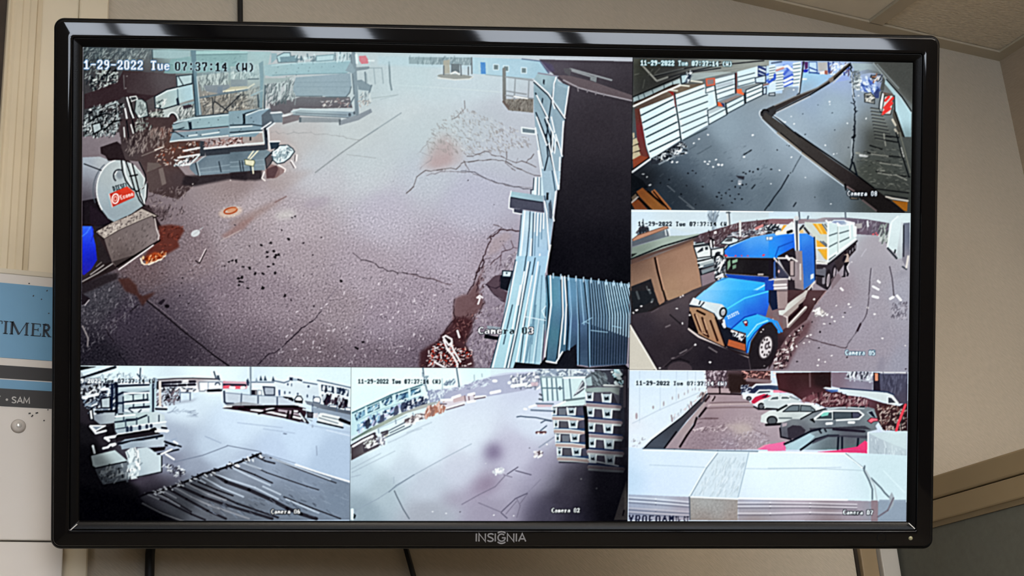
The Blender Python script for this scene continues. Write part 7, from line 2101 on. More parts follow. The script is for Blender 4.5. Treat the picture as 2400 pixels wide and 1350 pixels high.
SC(['93a4ba', '6c7a90'], [1700, 250, 2340, 420, 2340, 640, 1800, 480], 60, 12, 2, 150, 15, .4)
P('101014', [20, 400, 540, 500, 640, 600, 930, 715, 20, 730], .75, 8)
L('7d8088', 3, [580, 555, 760, 650, 930, 712])
# wrapped boxes
GR([135, 145, 340, 95, 430, 170, 450, 190, 330, 225, 180, 250, 150, 230], [(250, 170, 'b4c8cc'), (400, 180, 'a8bcc4')])
GR([170, 260, 460, 190, 470, 350, 240, 395, 200, 330], [(250, 320, '4a5058'), (400, 280, '6c7884')])
SC(['a8b4bc', '20242a', '6c7884'], [180, 270, 455, 210, 460, 340, 250, 380], 60, 12, 4, 60, 50, .7)
GR([530, 80, 620, 70, 745, 150, 745, 280, 550, 335, 525, 300], [(600, 150, 'bcd0da'), (680, 250, 'c0d2dc'), (570, 290, '9fb2c0')])
P('d4e2e8', [430, 110, 500, 60, 560, 200, 540, 340, 480, 350, 460, 200])
SC(['f4fafc', '7d8e9a', 'b4c6d0'], [430, 100, 540, 70, 570, 260, 520, 340, 460, 330], 50, 12, 4, 80, 40, .8)
LL('20242c', 3, [535, 330, 745, 285], [745, 150, 745, 280], [180, 250, 440, 195])
LL('d8e4ea', 5, [150, 60, 165, 120], [240, 80, 280, 70, 300, 50, 340, 40])
GR([390, 50, 480, 20, 700, 0, 770, 0, 770, 60, 640, 70, 520, 70, 400, 90], [(500, 50, '8fa2b4'), (700, 30, 'b0c0d0')])
P('262028', [640, 75, 780, 65, 770, 95, 680, 110])
LL('1c2030', 4, [770, 20, 910, 65], [710, 130, 890, 90])
LL('eaf0f4', 4, [780, 130, 850, 175], [740, 130, 830, 90], [850, 20, 880, 40])
P('5c5668', [520, 340, 760, 290, 1000, 300, 850, 400, 600, 440, 480, 400], .5, 6)
SC(['dfe8f0', '3c3c4a'], [750, 230, 880, 210, 960, 310, 860, 320], 50, 7, 3, 40, 60, .7)
V(0, 0, 1)
TX('9-2022', (191, 888), (240, 888), 10, 'f4fbff', '5a6474', 1.0, 0)
TX(' Tue 07:37:14 (W', (238, 888), (366, 889), 10, '0e1420', 'cfe2ee', .7, 0)
TX('Camera 06', (637, 1195), (706, 1195), 10.5, 'f8fcff', '14161c', 1.2, 0)
P('08080c', [188, 1040, 230, 1050, 330, 1150, 420, 1230, 188, 1230], .5, 10)
P('08080c', [330, 1130, 520, 1110, 430, 1225, 330, 1225], .3, 10)
finish('06', .9, .95, 3, .008, .05, 1.07, (1.01, 1.01, .995), .8)
# ------------------------------------------------------------ feed 02: the wide bleached yard with the stacked pallets
feed('02', 'ccd6ec')
Y1 = (810, 855, 6.924)
Y2 = (1140, 855, 6.924)
Y3 = (810, 1030, 3.582)
V(0, 0, 1)
GR(None, [(900, 880, 'dcf8fa'), (1050, 870, 'e0fafa'), (900, 940, 'dcf8fa'), (1100, 940, 'ccd6ea'), (1000, 1050, 'd0e0f0'), (900, 1060, 'cce0ee'), (1100, 1030, 'cdd8ea'), (1250, 980, 'ccd6ea'), (900, 1150, 'a8bac8'), (850, 1200, '8fa2b2'), (1000, 1140, 'bac4d6'), (1080, 1090, 'c2c8dc'), (1000, 1210, 'a2a8b8'),
          (1200, 1060, 'bcbcd4'), (1150, 1200, '9a94ac'), (1280, 1120, 'a09cb6'), (1350, 1140, '6a6478'), (1420, 1140, '33303a'), (1350, 1210, '4a465c'), (1440, 1200, '232128'), (1290, 1200, '746e8a'), (1240, 900, 'c4cce4'), (1150, 1140, 'aca8c0'), (950, 1100, 'bccbdc'), (850, 1110, 'b4c8d8'), (1320, 1180, '605a70')], pw=4.5)
V(*Y1)
# sky and far hedge
GR([100, 50, 2354, 60, 2354, 190, 1850, 350, 1580, 400, 1250, 330, 740, 500, 110, 780], [(300, 200, 'dcf8fc'), (1000, 150, 'e0fafa'), (1700, 250, 'e2fafc'), (400, 500, 'd8f6fa'), (2200, 120, 'd4eef4')])
GR([1330, 420, 1590, 400, 1850, 360, 2354, 200, 2700, 150, 3300, 120, 3300, 250, 2900, 420, 2354, 510, 2100, 560, 1600, 620, 1380, 640], [(1450, 500, '8a94b8'), (1700, 470, 'a4acc8'), (2100, 380, 'b0b4d0'), (2500, 300, 'aab0cc'), (2900, 250, 'aeb2cc'), (1800, 580, 'b8b4cc')])
SC(['e4f0f8', '7c86a8', '98a2bc', 'c8d4e4'], [1340, 420, 1600, 400, 1600, 600, 1380, 630], 90, 9, 3, 70, 50, .7)
SC(['dceaf4', '8a92b0'], [1600, 400, 2350, 210, 2350, 330, 1620, 470], 70, 7, 2.4, 20, 50, .6)
LL('5c7488', 3, [1260, 50, 1275, 180, 1300, 320, 1330, 430], [1805, 60, 1850, 360])
LL('93a8b8', 2, [2090, 170, 2095, 260], [2215, 150, 2220, 200], [1570, 230, 1580, 400], a=.8)
SC(['6c8094', 'a4b4c4'], [1240, 120, 1330, 200, 1340, 420, 1280, 400], 30, 7, 2, 60, 60, .7)
SC(['8296ac', '5c6c88'], [1600, 300, 1740, 240, 1780, 300, 1620, 340], 24, 9, 2, 50, 60, .7)
# long white building
GR([115, 780, 340, 680, 740, 490, 1030, 400, 1250, 325, 1260, 560, 800, 830, 420, 1020, 180, 1140, 95, 1160], [(200, 850, 'b8dce8'), (600, 680, 'c4e4ea'), (1100, 430, 'd0ecf0'), (500, 850, 'b8dce4'), (900, 650, 'c8e4ea')])
LL('4c7484', 3.4, [120, 785, 330, 685, 540, 590, 740, 495, 900, 440, 1030, 400, 1250, 325])
for pts in ([170, 820, 330, 740, 330, 800, 185, 890], [370, 710, 555, 625, 560, 700, 375, 780], [595, 600, 750, 520, 760, 610, 660, 660], [830, 510, 1015, 450, 1020, 520, 840, 580], [1060, 420, 1210, 380, 1215, 440, 1070, 495]):
    PO('5d92b4', pts, '2c5068', 3)
SC(['d4eaf2', '2c4c74', '7fb0cc'], [180, 830, 560, 640, 550, 690, 200, 870], 30, 9, 4, 60, 30, .8)
SC(['d4eaf2', '2c4c74', '7fb0cc'], [610, 600, 1210, 390, 1200, 450, 650, 650], 44, 9, 4, 60, 30, .8)
for pts in ([200, 980, 330, 900, 340, 1000, 220, 1080], [395, 880, 580, 780, 600, 900, 420, 990], [630, 740, 800, 680, 810, 790, 650, 850], [860, 650, 1040, 580, 1040, 680, 880, 740]):
    P('4a80b0', pts, .9)
SC(['e4f4f8', '1c2c50', '86b0d0', 'b8b8dc'], [190, 1010, 340, 900, 1000, 600, 1230, 560, 1220, 640, 640, 900, 220, 1100], 150, 11, 5, 60, 50, .8)
for x, y in ((370, 960), (600, 880), (830, 750), (940, 690)):
    O('20283c' if x < 500 else '3c4460', x, y, 38, 90, 8, .9)
LL('c4e6ee', 6, [340, 700, 350, 880], [575, 610, 590, 800], [800, 500, 810, 660], [1040, 410, 1050, 580])
SC(['1c2440', 'dfe8f4', '4a5878'], [960, 700, 1080, 590, 1240, 560, 1340, 580, 1340, 620, 1100, 690, 980, 750], 80, 9, 4, 50, 60, .8)
L('8fb4c4', 2.4, [190, 920, 560, 740, 1230, 510], .7)
# grass strip
GR([110, 1220, 420, 1030, 800, 830, 1240, 660, 1370, 620, 1540, 600, 1340, 690, 1000, 790, 560, 1020, 110, 1240], [(300, 1120, '7d8f84'), (700, 920, '98a498'), (1200, 700, 'a4a8a8'), (150, 1220, '5c7468')])
L('3a5450', 4, [115, 1225, 420, 1040], .6)
# fence and goods along it
LL('9fb4c4', 3, [540, 1040, 1000, 830], a=.8)
LL('8296a8', 3, [540, 1050, 550, 1110], [820, 900, 825, 960], [1100, 790, 1110, 860])
GR([640, 1170, 690, 1050, 980, 920, 1060, 990, 680, 1190], [(800, 1080, 'd8ecee')])
LL('4c5a6c', 3, [660, 1185, 1060, 1000], [700, 1080, 990, 930], [730, 1110, 960, 1000])
GR([590, 1120, 690, 1070, 700, 1150, 600, 1210], [(640, 1130, 'b8b4a4')])
LL('2c2430', 5, [595, 1110, 690, 1080], [620, 1150, 690, 1110])
SC(['3c2c34', 'f4f4f4', 'a89898', 'dfd8dc'], [980, 900, 1100, 850, 1280, 790, 1290, 860, 1080, 960, 1000, 950], 80, 9, 4, 40, 60, .8)
GR([1290, 850, 1320, 700, 1480, 660, 1600, 640, 1630, 730, 1300, 870], [(1400, 780, 'd89880'), (1500, 700, 'd8c4c8')])
SC(['f4e8e4', 'b06850', '8a5448', 'e0b0a0'], [1300, 850, 1320, 720, 1600, 640, 1620, 730], 70, 14, 4, 85, 25, .85)
P('d4ccd8', [1560, 620, 1740, 560, 2100, 480, 2110, 560, 1900, 620, 1650, 710])
P('c4a8ac', [1740, 560, 1930, 500, 1940, 580, 1760, 620], .8)
LL('8a7480', 3, [1940, 510, 1950, 590], [2000, 490, 2010, 580], [2090, 480, 2100, 560])
LL('f4f8fa', 6, [1560, 580, 1730, 570], [1740, 540, 1860, 500], [2000, 490, 2090, 470], [2110, 530, 2270, 520], [1650, 720, 1930, 630], [1990, 610, 2100, 590])
LL('6c5c6c', 3, [1640, 735, 1930, 650], [1540, 640, 1640, 640], [2100, 560, 2270, 530])
# dark rack, lower left
GR([100, 1345, 280, 1220, 470, 1110, 540, 1180, 580, 1300, 520, 1350, 330, 1440, 100, 1560], [(250, 1260, '2a1c28'), (400, 1280, '6a6460'), (520, 1220, '2c1c2c')])
LL('201420', 6, [110, 1320, 280, 1220, 480, 1120], [490, 1160, 530, 1320], [310, 1320, 320, 1400], [330, 1400, 560, 1290])
LL('e8e4ec', 5, [130, 1330, 300, 1230, 450, 1160], [520, 1280, 380, 1350])
P('8a8c80', [330, 1260, 440, 1200, 460, 1270, 350, 1340], .9)
SC(['e4e8e8', '2c2028'], [320, 1240, 480, 1180, 500, 1300, 330, 1350], 24, 9, 3, 40, 40, .8)
SC(['f4f8fa', '4a4458', '8a90a4'], [530, 1180, 640, 1150, 640, 1300, 540, 1290], 40, 8, 4, 50, 60, .8)
LL('9fb0c4', 3, [700, 1270, 820, 1220, 1100, 1080, 1240, 1040], [1000, 1110, 1400, 940], a=.6)
# far vehicles and container
V(*Y2)
SC(['f4f8fa', '8a92a8', 'b4b8cc', '6c748c'], [400, 180, 700, 150, 860, 120, 870, 370, 660, 380, 420, 360], 150, 9, 4, 50, 60, .8)
LL('e8f0f4', 8, [420, 350, 640, 320])
O('f0f4f4', 140, 265, 44, 26)
O('e4ecf0', 375, 295, 30, 26)
LL('f4f6f8', 7, [80, 460, 220, 430])
P('d4b8c4', [720, 290, 840, 280, 840, 350, 730, 350], .8)
GR([0, 70, 820, 80, 820, 110, 300, 130, 0, 190], [(200, 100, 'd8f0f4')], .6)
GR([820, 80, 1560, 90, 1700, 110, 1640, 190, 860, 190], [(900, 120, '8a98b0'), (1200, 140, 'a4b4c8'), (1500, 140, '8a8c9c')])
SC(['e0ecf2', '5c6c84', '8a9cb4'], [830, 90, 1680, 100, 1640, 180, 840, 180], 80, 12, 4, 10, 60, .7)
LL('c8d4dc', 5, [1340, 90, 1345, 180], [1390, 100, 1395, 180])
GR([880, 220, 1240, 210, 1260, 590, 920, 590, 900, 400], [(1000, 350, 'd0e8ec'), (1150, 450, 'c8e0e8')])
GR([1250, 240, 1610, 210, 1620, 520, 1280, 590], [(1350, 400, 'c4dce4'), (1500, 350, 'cfe6ea')])
LL('6a8494', 3.4, [980, 220, 1000, 580], [1060, 220, 1080, 580], [1130, 220, 1160, 580], [1240, 220, 1260, 590], [1350, 235, 1380, 560], [900, 380, 1250, 385], [885, 220, 920, 590])
LL('8fa4b0', 4, [880, 200, 1240, 205, 1600, 195])
LL('e8f6f8', 4, [1250, 215, 1610, 205])
PO('8a96a4', [1195, 355, 1215, 385, 1195, 410, 1175, 385], '4c6070', 2)
P('5d6270', [1410, 520, 1480, 400, 1560, 250, 1595, 300, 1590, 400, 1500, 470])
LL('c8d0d8', 3, [1450, 470, 1560, 290], [1480, 440, 1590, 360])
LL('5c6474', 4, [870, 480, 900, 500], [860, 560, 910, 570])
P('3a3c48', [1740, 80, 1900, 90, 2300, 70, 2300, 1350, 2060, 1350, 2150, 700, 2180, 330, 1930, 330], .95)
GR([1600, 210, 1700, 130, 1830, 90, 1950, 200, 1960, 330, 1720, 360, 1640, 370], [(1700, 180, '6c7c88'), (1830, 280, '5c6068'), (1900, 150, '4a5058')])
P('b4d0d8', [1610, 230, 1700, 190, 1720, 340, 1640, 370], .8)
SC(['8a9aa4', '3c444c'], [1720, 120, 1940, 160, 1950, 330, 1740, 340], 40, 14, 3, 130, 30, .6)
SC(['b8e4f0', 'e8f8fc', '14282c'], [2060, 80, 2150, 80, 2190, 320, 2110, 320], 34, 12, 6, 140, 40, .9)
LL('c9d0d0', 5, [1910, 340, 2200, 350])
GR([2220, 60, 2300, 60, 2300, 1350, 2250, 1350], [(2260, 300, '2e2a34'), (2260, 900, '33303a')])
LL('5c545c', 6, [2245, 200, 2240, 680], a=.7)
# pallets
P('2d2b35', [1060, 700, 1620, 560, 1620, 340, 2170, 350, 2190, 1350, 1180, 1350, 1100, 1100], .55)
GR([1600, 390, 1780, 370, 2160, 370, 2150, 500, 2010, 440, 1700, 450, 1610, 440], [(1700, 420, '93a8a8'), (2050, 430, '8a9494')])
GR([1050, 700, 1250, 590, 1600, 540, 1610, 640, 1560, 690, 1100, 710], [(1200, 640, 'cfe2e4'), (1500, 600, 'c4dce0')])
LL('6c8088', 5, [1260, 585, 1590, 545])
LL('eef8fa', 4, [1100, 690, 1280, 600])
def bag(x, y, w, h, c='a9bac6'):
    P(c, [x, y, x + w, y + 4, x + w * .92, y + h, x + w * .1, y + h])
    L('dfecf2', 3, [x, y, x + w * .1, y + h, x + w * .92, y + h, x + w, y + 4])
    P('22303c', [x + w * .25, y + h * .5, x + w * .3, y + h * .25, x + w * .42, y + h * .45, x + w * .7, y + h * .25, x + w * .78, y + h * .7, x + w * .3, y + h * .75])
P('3c3b4a', [1080, 690, 1600, 660, 1640, 1600, 1180, 1600], .9)
P('35333e', [1620, 450, 2060, 470, 2130, 640, 2190, 1500, 1660, 1560], .9)
for i in range(4):
    y = 700 + i * 225 - (15 if i else 0)
    x = 1090 + i * 28
    bag(x - 20, y, 70, 120)
    P('6c7482' if i % 2 == 0 else '565662', [x + 80, y + 10, x + 215, y + 10, x + 200, y + 125, x + 90, y + 125])
    bag(x + 220, y, 140, 120)
    P('4c4c60', [x + 380, y + 5, x + 500, y - 20, x + 510, y + 120, x + 390, y + 120])
    LL('2a4a78', 5, [x, y + 135, x + 520, y + 145], a=.8)
    LL('cfdae0', 5, [x - 10, y + 150, x + 250, y + 155, x + 500, y + 190], [x + 10, y + 195, x + 260, y + 205, x + 500, y + 225])
    LL('b09a98', 7, [x, y + 175, x + 250, y + 182, x + 500, y + 208])
for i in range(5):
    y = 455 + i * 255 - (10 if i > 1 else 0)
    x = 1615 + i * 14
    bag(x, y, 115, 130)
    P('4a4858', [x + 130, y + 10, x + 250, y + 20, x + 250, y + 150, x + 120, y + 150])
    bag(x + 260, y + 20, 150, 140)
    LL('2c3c68', 6, [x, y + 150, x + 550, y + 200], a=.8)
    LL('c8d4da', 5, [x, y + 185, x + 550, y + 225])
    LL('94828a', 9, [x, y + 208, x + 550, y + 240])
    LL('b8c0c4', 5, [x, y + 240, x + 300, y + 262, x + 545, y + 275])
L('14161e', 9, [1600, 700, 1620, 860, 1640, 1350])
L('b4c4cc', 3, [1600, 560, 1610, 650])
# pieces on the ground
LL('5c6c84', 3, [500, 850, 560, 840, 640, 850, 800, 860, 950, 890, 1060, 910], [890, 945, 960, 905, 1060, 920], [880, 1075, 980, 995])
LL('6a4a50', 6, [820, 1105, 960, 1100])
D('f8e4e4', 3, [845, 1120, 935, 1120])
P('d0b8c4', [820, 640, 1080, 635, 1060, 690, 830, 690])
LL('74849c', 4, [730, 740, 1080, 755], [815, 635, 1085, 640])
LL('f4f8fa', 5, [700, 690, 800, 660], [620, 720, 650, 725])
LL('8a94ac', 3, [860, 1345, 1100, 1180], a=.8)
# lower half: cracks, blurred spots on the lens
V(*Y3)
LL('8c9cb0', 1.6, [70, 610, 280, 500, 370, 440, 580, 300, 850, 150, 1060, 40], a=.9)
LL('6c7c90', 2, [370, 445, 430, 390, 580, 300], a=.8)
L('5c6878', 2.2, [415, 435, 440, 490, 490, 590, 540, 670])
LL('93a4b8', 2, [55, 250, 300, 120], [60, 280, 420, 100], [55, 320, 130, 300], [410, 320, 410, 370], a=.6)
O('5c4c74', 1240, 105, 60, 60, 0, .75, soft=11)
O('7c6c90', 1235, 110, 100, 100, 0, .45, soft=16)
O('7c6884', 1190, 380, 100, 55, -30, .65, soft=14)
O('84708c', 900, 500, 90, 50, 10, .5, soft=15)
O('8a7894', 1130, 420, 190, 70, -28, .35, soft=16)
SC(['f4fafc', 'c8ccd8'], [1240, 250, 1320, 250, 1330, 290, 1250, 290], 24, 6, 4, 30, 60, .9)
SC(['eef2f6', '5c4c58', 'c8c0c8'], [1580, 110, 1660, 100, 1650, 150, 1590, 150], 24, 7, 4, 30, 60, .9)
LL('5c5870', 2.2, [1360, 295, 1450, 235], [1430, 265, 1560, 300], [1315, 610, 1430, 500, 1530, 455], [1310, 620, 1360, 665])
LL('726c84', 1.8, [1440, 500, 1470, 560, 1440, 660], [1470, 540, 1530, 460], [1350, 630, 1440, 520], [1120, 535, 1310, 615], [980, 550, 1120, 470, 1260, 400, 1340, 310], [1330, 300, 1400, 320], a=.85)
L('8a86a0', 2, [1530, 450, 1640, 340], .8)
D('f4f6fa', 2.4, [1250, 640, 1415, 645, 1980, 335, 2110, 415, 850, 625, 735, 610, 1180, 205, 1690, 45])
D('3c3a48', 2, [965, 612, 1548, 75])
P('8a7f78', [2255, 680, 2360, 340, 2370, 640, 2385, 680])
P('c8b8a8', [2340, 420, 2362, 345, 2365, 560, 2340, 640], .6)
L('2c2628', 4, [2330, 640, 2340, 600])
L('d8f4fa', 7, [62, 595, 65, 670])
P('14202c', [75, 625, 95, 640, 85, 670, 72, 670])
P('2c2a34', [1990, 180, 2300, 240, 2380, 240, 2260, 660, 2000, 660, 1900, 560], .45, 16)
LL('b4bcc4', 3, [1780, 145, 2010, 165], [2040, 175, 2290, 225])
V(0, 0, 1)
P('0a0a10', [1300, 1090, 1380, 1080, 1472, 1090, 1472, 1225, 1230, 1225], .42, 22)
P('0a0a10', [1395, 1075, 1472, 1000, 1472, 1225, 1370, 1225], .45, 14)
P('e4f0fa', [830, 1010, 1000, 960, 1180, 960, 1150, 1050, 1000, 1090, 840, 1100], .25, 24)
P('0a0a10', [1440, 870, 1472, 870, 1472, 1150, 1455, 1150], .4, 6)
TX('11-29-2022 Tue 07:37:14 (W)', (840, 889), (1035, 890), 10, '14202c', 'dcf4f8', .6, 0)
TX('Camera 02', (1293, 1192), (1360, 1192), 10.5, 'f8fcff', '14161c', 1.2, 0)
finish('02', .9, .85, 3, .008, .045, 1.07, (1, 1.01, .995), .85)
# thin joints between the six pictures
CLIP[:] = [0, 0, CW, CH]
CV[:, U2 - 1:U2 + 1] *= .35
CV[W2 - 1:W2 + 1, :U2] *= .45
CV[W2:, U1 - 1:U1 + 1] *= .6
# ---------------------------------------------------------------- the television
TVC = (0.4980535, 0.96256464, 1.9900056)
TVR = ((0.9162164190, -0.0906096912, -0.3903041857), (-0.3964229831, -0.3466657708, -0.8501009716), (-0.0582777148, 0.9336020176, -0.3535406352))
SW, SH = .70, .70 * 9 / 16
tv = empty('television', TVC)
tv.matrix_world = Matrix([list(TVR[i]) + [TVC[i]] for i in range(3)] + [[0, 0, 0, 1]])
tag(tv, 'black glossy flat-screen television on the wall, showing six security camera pictures', 'television')


def loc(x, y):
    """a place on the television's front, from the picture to the set's own metres"""
    q = warp((x, y))[0]
    return (q[0] / CW - .5) * SW, (.5 - q[1] / CH) * SH


M_GLOSS = mat('gloss_black_bezel', '050507', .04, .5)
M_LIP = mat('satin_black_lip', '050506', .3, .16, bump=.05, bscale=900)
M_SHELL = mat('matt_black_shell', '060608', .5, .14, var=.1, scale=80)
M_PANEL = mat('lcd_panel_black', '050507', .35, .4)


def rrect(off, rad, z, n=8):
    hx_, hy_ = SW / 2 + off, SH / 2 + off
    rad = max(rad, 1e-4)
    out = []
    for cx, cy, a0 in ((hx_ - rad, hy_ - rad, 0), (-hx_ + rad, hy_ - rad, 90), (-hx_ + rad, -hy_ + rad, 180), (hx_ - rad, -hy_ + rad, 270)):
        for k in range(n + 1):
            a = math.radians(a0 + 90 * k / n)
            out.append((cx + rad * math.cos(a), cy + rad * math.sin(a), z))
    return out


def loft(name, prof, m, parent, cap=False):
    bm = bmesh.new()
    rings = [[bm.verts.new(p) for p in rrect(*q)] for q in prof]
    for i in range(len(rings) - 1):
        n = len(rings[i])
        for k in range(n):
            bm.faces.new((rings[i][k], rings[i][(k + 1) % n], rings[i + 1][(k + 1) % n], rings[i + 1][k]))
    if cap:
        bm.faces.new(rings[-1])
    o = done(name, bm, m, parent, True)
    return o


loft('inner_lip', [(-.0006, .0004, -.0015), (-.0002, .0004, .0006), (.0012, .0006, .0016), (.0058, .0016, .0042), (.0066, .002, .0042), (.0069, .002, .0030)], M_LIP, tv)
loft('bezel', [(.0068, .002, .0028), (.0070, .002, .0050), (.0072, .0021, .00535), (.0075, .0022, .0054), (.0105, .003, .00537), (.0135, .004, .00528), (.0165, .005, .00513), (.0192, .006, .00493), (.0196, .0062, .00488), (.0199, .0063, .0047), (.0203, .0066, .0038), (.0206, .0068, .0012)], M_GLOSS, tv)
loft('outer_rim', [(.0204, .0068, .0010), (.0212, .0072, .0014), (.0226, .0078, .0004), (.0239, .0084, -.0030), (.0245, .0088, -.0065), (.0245, .0088, -.026), (.0225, .008, -.030)], M_SHELL, tv)
loft('back_housing', [(.0225, .008, -.0295), (.012, .01, -.036), (-.05, .03, -.050), (-.09, .04, -.056)], M_SHELL, tv, True)
screen = box('screen', (-SW / 2 - .0005, SW / 2 + .0005, -SH / 2 - .0005, SH / 2 + .0005, -.004, -.0006), M_PANEL, tv)


def feed_material():
    m = bpy.data.materials.new('lit_camera_picture')
    m.use_nodes = True
    nt = m.node_tree
    nt.nodes.clear()
    at = nt.nodes.new('ShaderNodeAttribute')
    at.attribute_name = 'picture'
    em = nt.nodes.new('ShaderNodeEmission')
    out = nt.nodes.new('ShaderNodeOutputMaterial')
    nt.links.new(at.outputs['Color'], em.inputs['Color'])
    nt.links.new(em.outputs[0], out.inputs['Surface'])
    m.cycles.emission_sampling = 'NONE'
    return m


M_FEED = feed_material()
FLAB = {'03': 'large lit picture of a paved yard with pipe racks and a fuel tank', '08': 'lit picture of white stacks behind a dark pipe barrier', '05': 'lit picture of a blue truck with a white trailer',
        '07': 'lit picture of parked cars beyond a wrapped white stack', '06': 'lit picture of a pale yard with a wrinkled tarpaulin', '02': 'lit picture of a bleached yard with stacked pallets'}
STEP = 1.5
LC = np.where(CV <= .04045, CV / 12.92, ((np.clip(CV, 0, 1) + .055) / 1.055) ** 2.4).astype(np.float32)
for key, (fx0, fy0, fx1, fy1) in FEEDS.items():
    nx, ny = int((fx1 - fx0) / STEP), int((fy1 - fy0) / STEP)
    gx = np.linspace(fx0, fx1, nx + 1)
    gy = np.linspace(fy0, fy1, ny + 1)
    sx = np.clip(gx - .5, fx0, fx1 - 1.001)
    sy = np.clip(gy - .5, fy0, fy1 - 1.001)
    ix, iy = sx.astype(int), sy.astype(int)
    ax, ay = (sx - ix)[None, :, None], (sy - iy)[:, None, None]
    jx, jy = np.minimum(ix + 1, fx1 - 1), np.minimum(iy + 1, fy1 - 1)
    col = (LC[iy][:, ix] * (1 - ax) + LC[iy][:, jx] * ax) * (1 - ay) + (LC[jy][:, ix] * (1 - ax) + LC[jy][:, jx] * ax) * ay
    nv = (nx + 1) * (ny + 1)
    co = np.zeros((ny + 1, nx + 1, 3), np.float32)
    co[..., 0] = ((gx / CW - .5) * SW)[None, :]
    co[..., 1] = ((.5 - gy / CH) * SH)[:, None]
    co[..., 2] = 0.
    idx = np.arange(nv).reshape(ny + 1, nx + 1)
    quads = np.stack([idx[1:, :-1], idx[1:, 1:], idx[:-1, 1:], idx[:-1, :-1]], -1).reshape(-1)
    me = bpy.data.meshes.new('camera_feed')
    me.vertices.add(nv)
    me.vertices.foreach_set('co', co.ravel())
    nf = nx * ny
    me.loops.add(nf * 4)
    me.loops.foreach_set('vertex_index', quads.astype(np.int32))
    me.polygons.add(nf)
    me.polygons.foreach_set('loop_start', np.arange(0, nf * 4, 4, dtype=np.int32))
    me.update(calc_edges=True)
    at = me.color_attributes.new('picture', 'FLOAT_COLOR', 'POINT')
    at.data.foreach_set('color', np.concatenate([col.reshape(-1, 3), np.ones((nv, 1))], 1).astype(np.float32).ravel())
    o = link('camera_feed', me, M_FEED, screen)
    tag(o, FLAB[key])
# brand lettering on the lower bezel
M_LOGO = mat('silver_lettering', '8e8e92', .35, .5, metal=.3)
x0, y0 = loc(1115.5, 1267.3)
x1, y1 = loc(1233.5, 1249.3)
cell = (x1 - x0) / 1185.
hgt = cell * 185


def at_tv(x, y, h):
    return (x0 + x * cell, y0 + y * cell, .0049 + h * .0007)


def Nn(x):
    return [(x, 0), (x, 185), (x + 150, 0), (x + 150, 185)]


lines = [[(18, 0), (18, 185)], Nn(80), [(420, 160), (385, 178), (345, 180), (305, 170), (290, 140), (305, 112), (345, 95), (390, 75), (412, 50), (400, 18), (360, 2), (315, 5), (278, 28)],
         [(462, 0), (462, 185)], arc(610, 90, 85, 85, 45, 345, 18) + [(690, 85), (615, 85)], Nn(745), [(955, 0), (955, 185)], [(1010, 0), (1092, 185), (1175, 0)], [(1040, 60), (1145, 60)],
         arc(608, 92, 135, 138, 48, 132, 10), arc(608, 92, 135, 138, 228, 312, 10)]
bm = bmesh.new()
bm_strokes(bm, lines, 32, lambda x, y, h: at_tv(x, y, h), .0007)
tag(done('brand_lettering', bm, M_LOGO, tv), 'silver brand lettering INSIGNIA')
# power button ring, indicator light, light lines painted as reflections at the lip's corners
bx, by = loc(2061, 1259)
bm = bmesh.new()
bm_strokes(bm, [arc(0, 0, .0038, .0038, 0, 360, 24)], .0005, lambda x, y, h: (bx + x, by + y, .0050 + h * .0006), 0)
done('power_button', bm, M_SHELL, tv)
lx, ly = loc(2128.5, 1260)
bm = bmesh.new()
bmesh.ops.create_uvsphere(bm, u_segments=14, v_segments=8, radius=.0019, matrix=Matrix.Translation((lx, ly, .0050)) @ Matrix.Diagonal((1, 1, .6, 1)))
tag(done('indicator_light', bm, mat('indicator_lens', '8f8c70', .3, .5), tv, True), 'small pale round indicator light')
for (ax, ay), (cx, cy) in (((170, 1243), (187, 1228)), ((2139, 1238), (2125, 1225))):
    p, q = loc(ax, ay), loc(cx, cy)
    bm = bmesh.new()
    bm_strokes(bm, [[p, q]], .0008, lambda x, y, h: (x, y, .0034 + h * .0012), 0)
    done('corner_glint', bm, mat('painted_glint', 'c9c9c6', .4, .5), tv)
# arm that carries the set: from its back to the wall
wb = empty('wall_mount', (.55, YW, 2.02))
tag(wb, 'black swivel wall mount hidden behind the television', 'wall mount')
back = Vector((tv.matrix_world @ Vector((0, 0, -.052))))
d = back - Vector((.55, YW, 2.02))
tube('arm', [(0, -.012, 0), tuple(d * .5 + Vector((.03, 0, 0))), tuple(d)], .016, M_SHELL, wb)
box('wall_plate', (-.05, .05, -.014, 0, -.11, .11), M_SHELL, wb, .003)
# ---------------------------------------------------------------- cables
M_CABLE = mat('black_cable', '0e0e10', .45, .4, bump=.1)
tvb = tv.matrix_world


def cable(label, pts, rad):
    zb = min(p[2] for p in pts)
    c = Vector((pts[0][0], pts[0][1], zb))
    o = tube('cable', [tuple(Vector(p) - c) for p in pts], rad, M_CABLE)
    o.location = c
    tag(o, label, 'cable')


cable('black cable hanging from the ceiling behind the top of the television', [(.3655, YW - .006, ZC), (.3665, YW - .006, 2.45), (.368, YW - .006, 2.30), (.40, YW - .006, 2.15), (.47, YW - .006, 2.08), (.499, YW - .006, 2.06)], .0031)
cable('thick black cable hanging down the wall below the television, nearest its left corner', [(.499, YW - .0065, 1.99), (.42, YW - .0065, 1.985), (.32, YW - .0065, 1.94), (.285, YW - .0065, 1.88), (.2812, YW - .0065, 1.82), (.281, YW - .0065, 1.6), (.281, YW - .0065, .02)], .0045)
cable('thin black cable hanging down the wall below the middle of the television', [(.538, YW - .006, 1.909), (.537, YW - .006, 1.87), (.539, YW - .006, 1.83), (.548, YW - .006, 1.795), (.56, YW - .006, 1.5), (.56, YW - .006, .02)], .0028)
# ---------------------------------------------------------------- sign board left of the television
SY = YW - .030


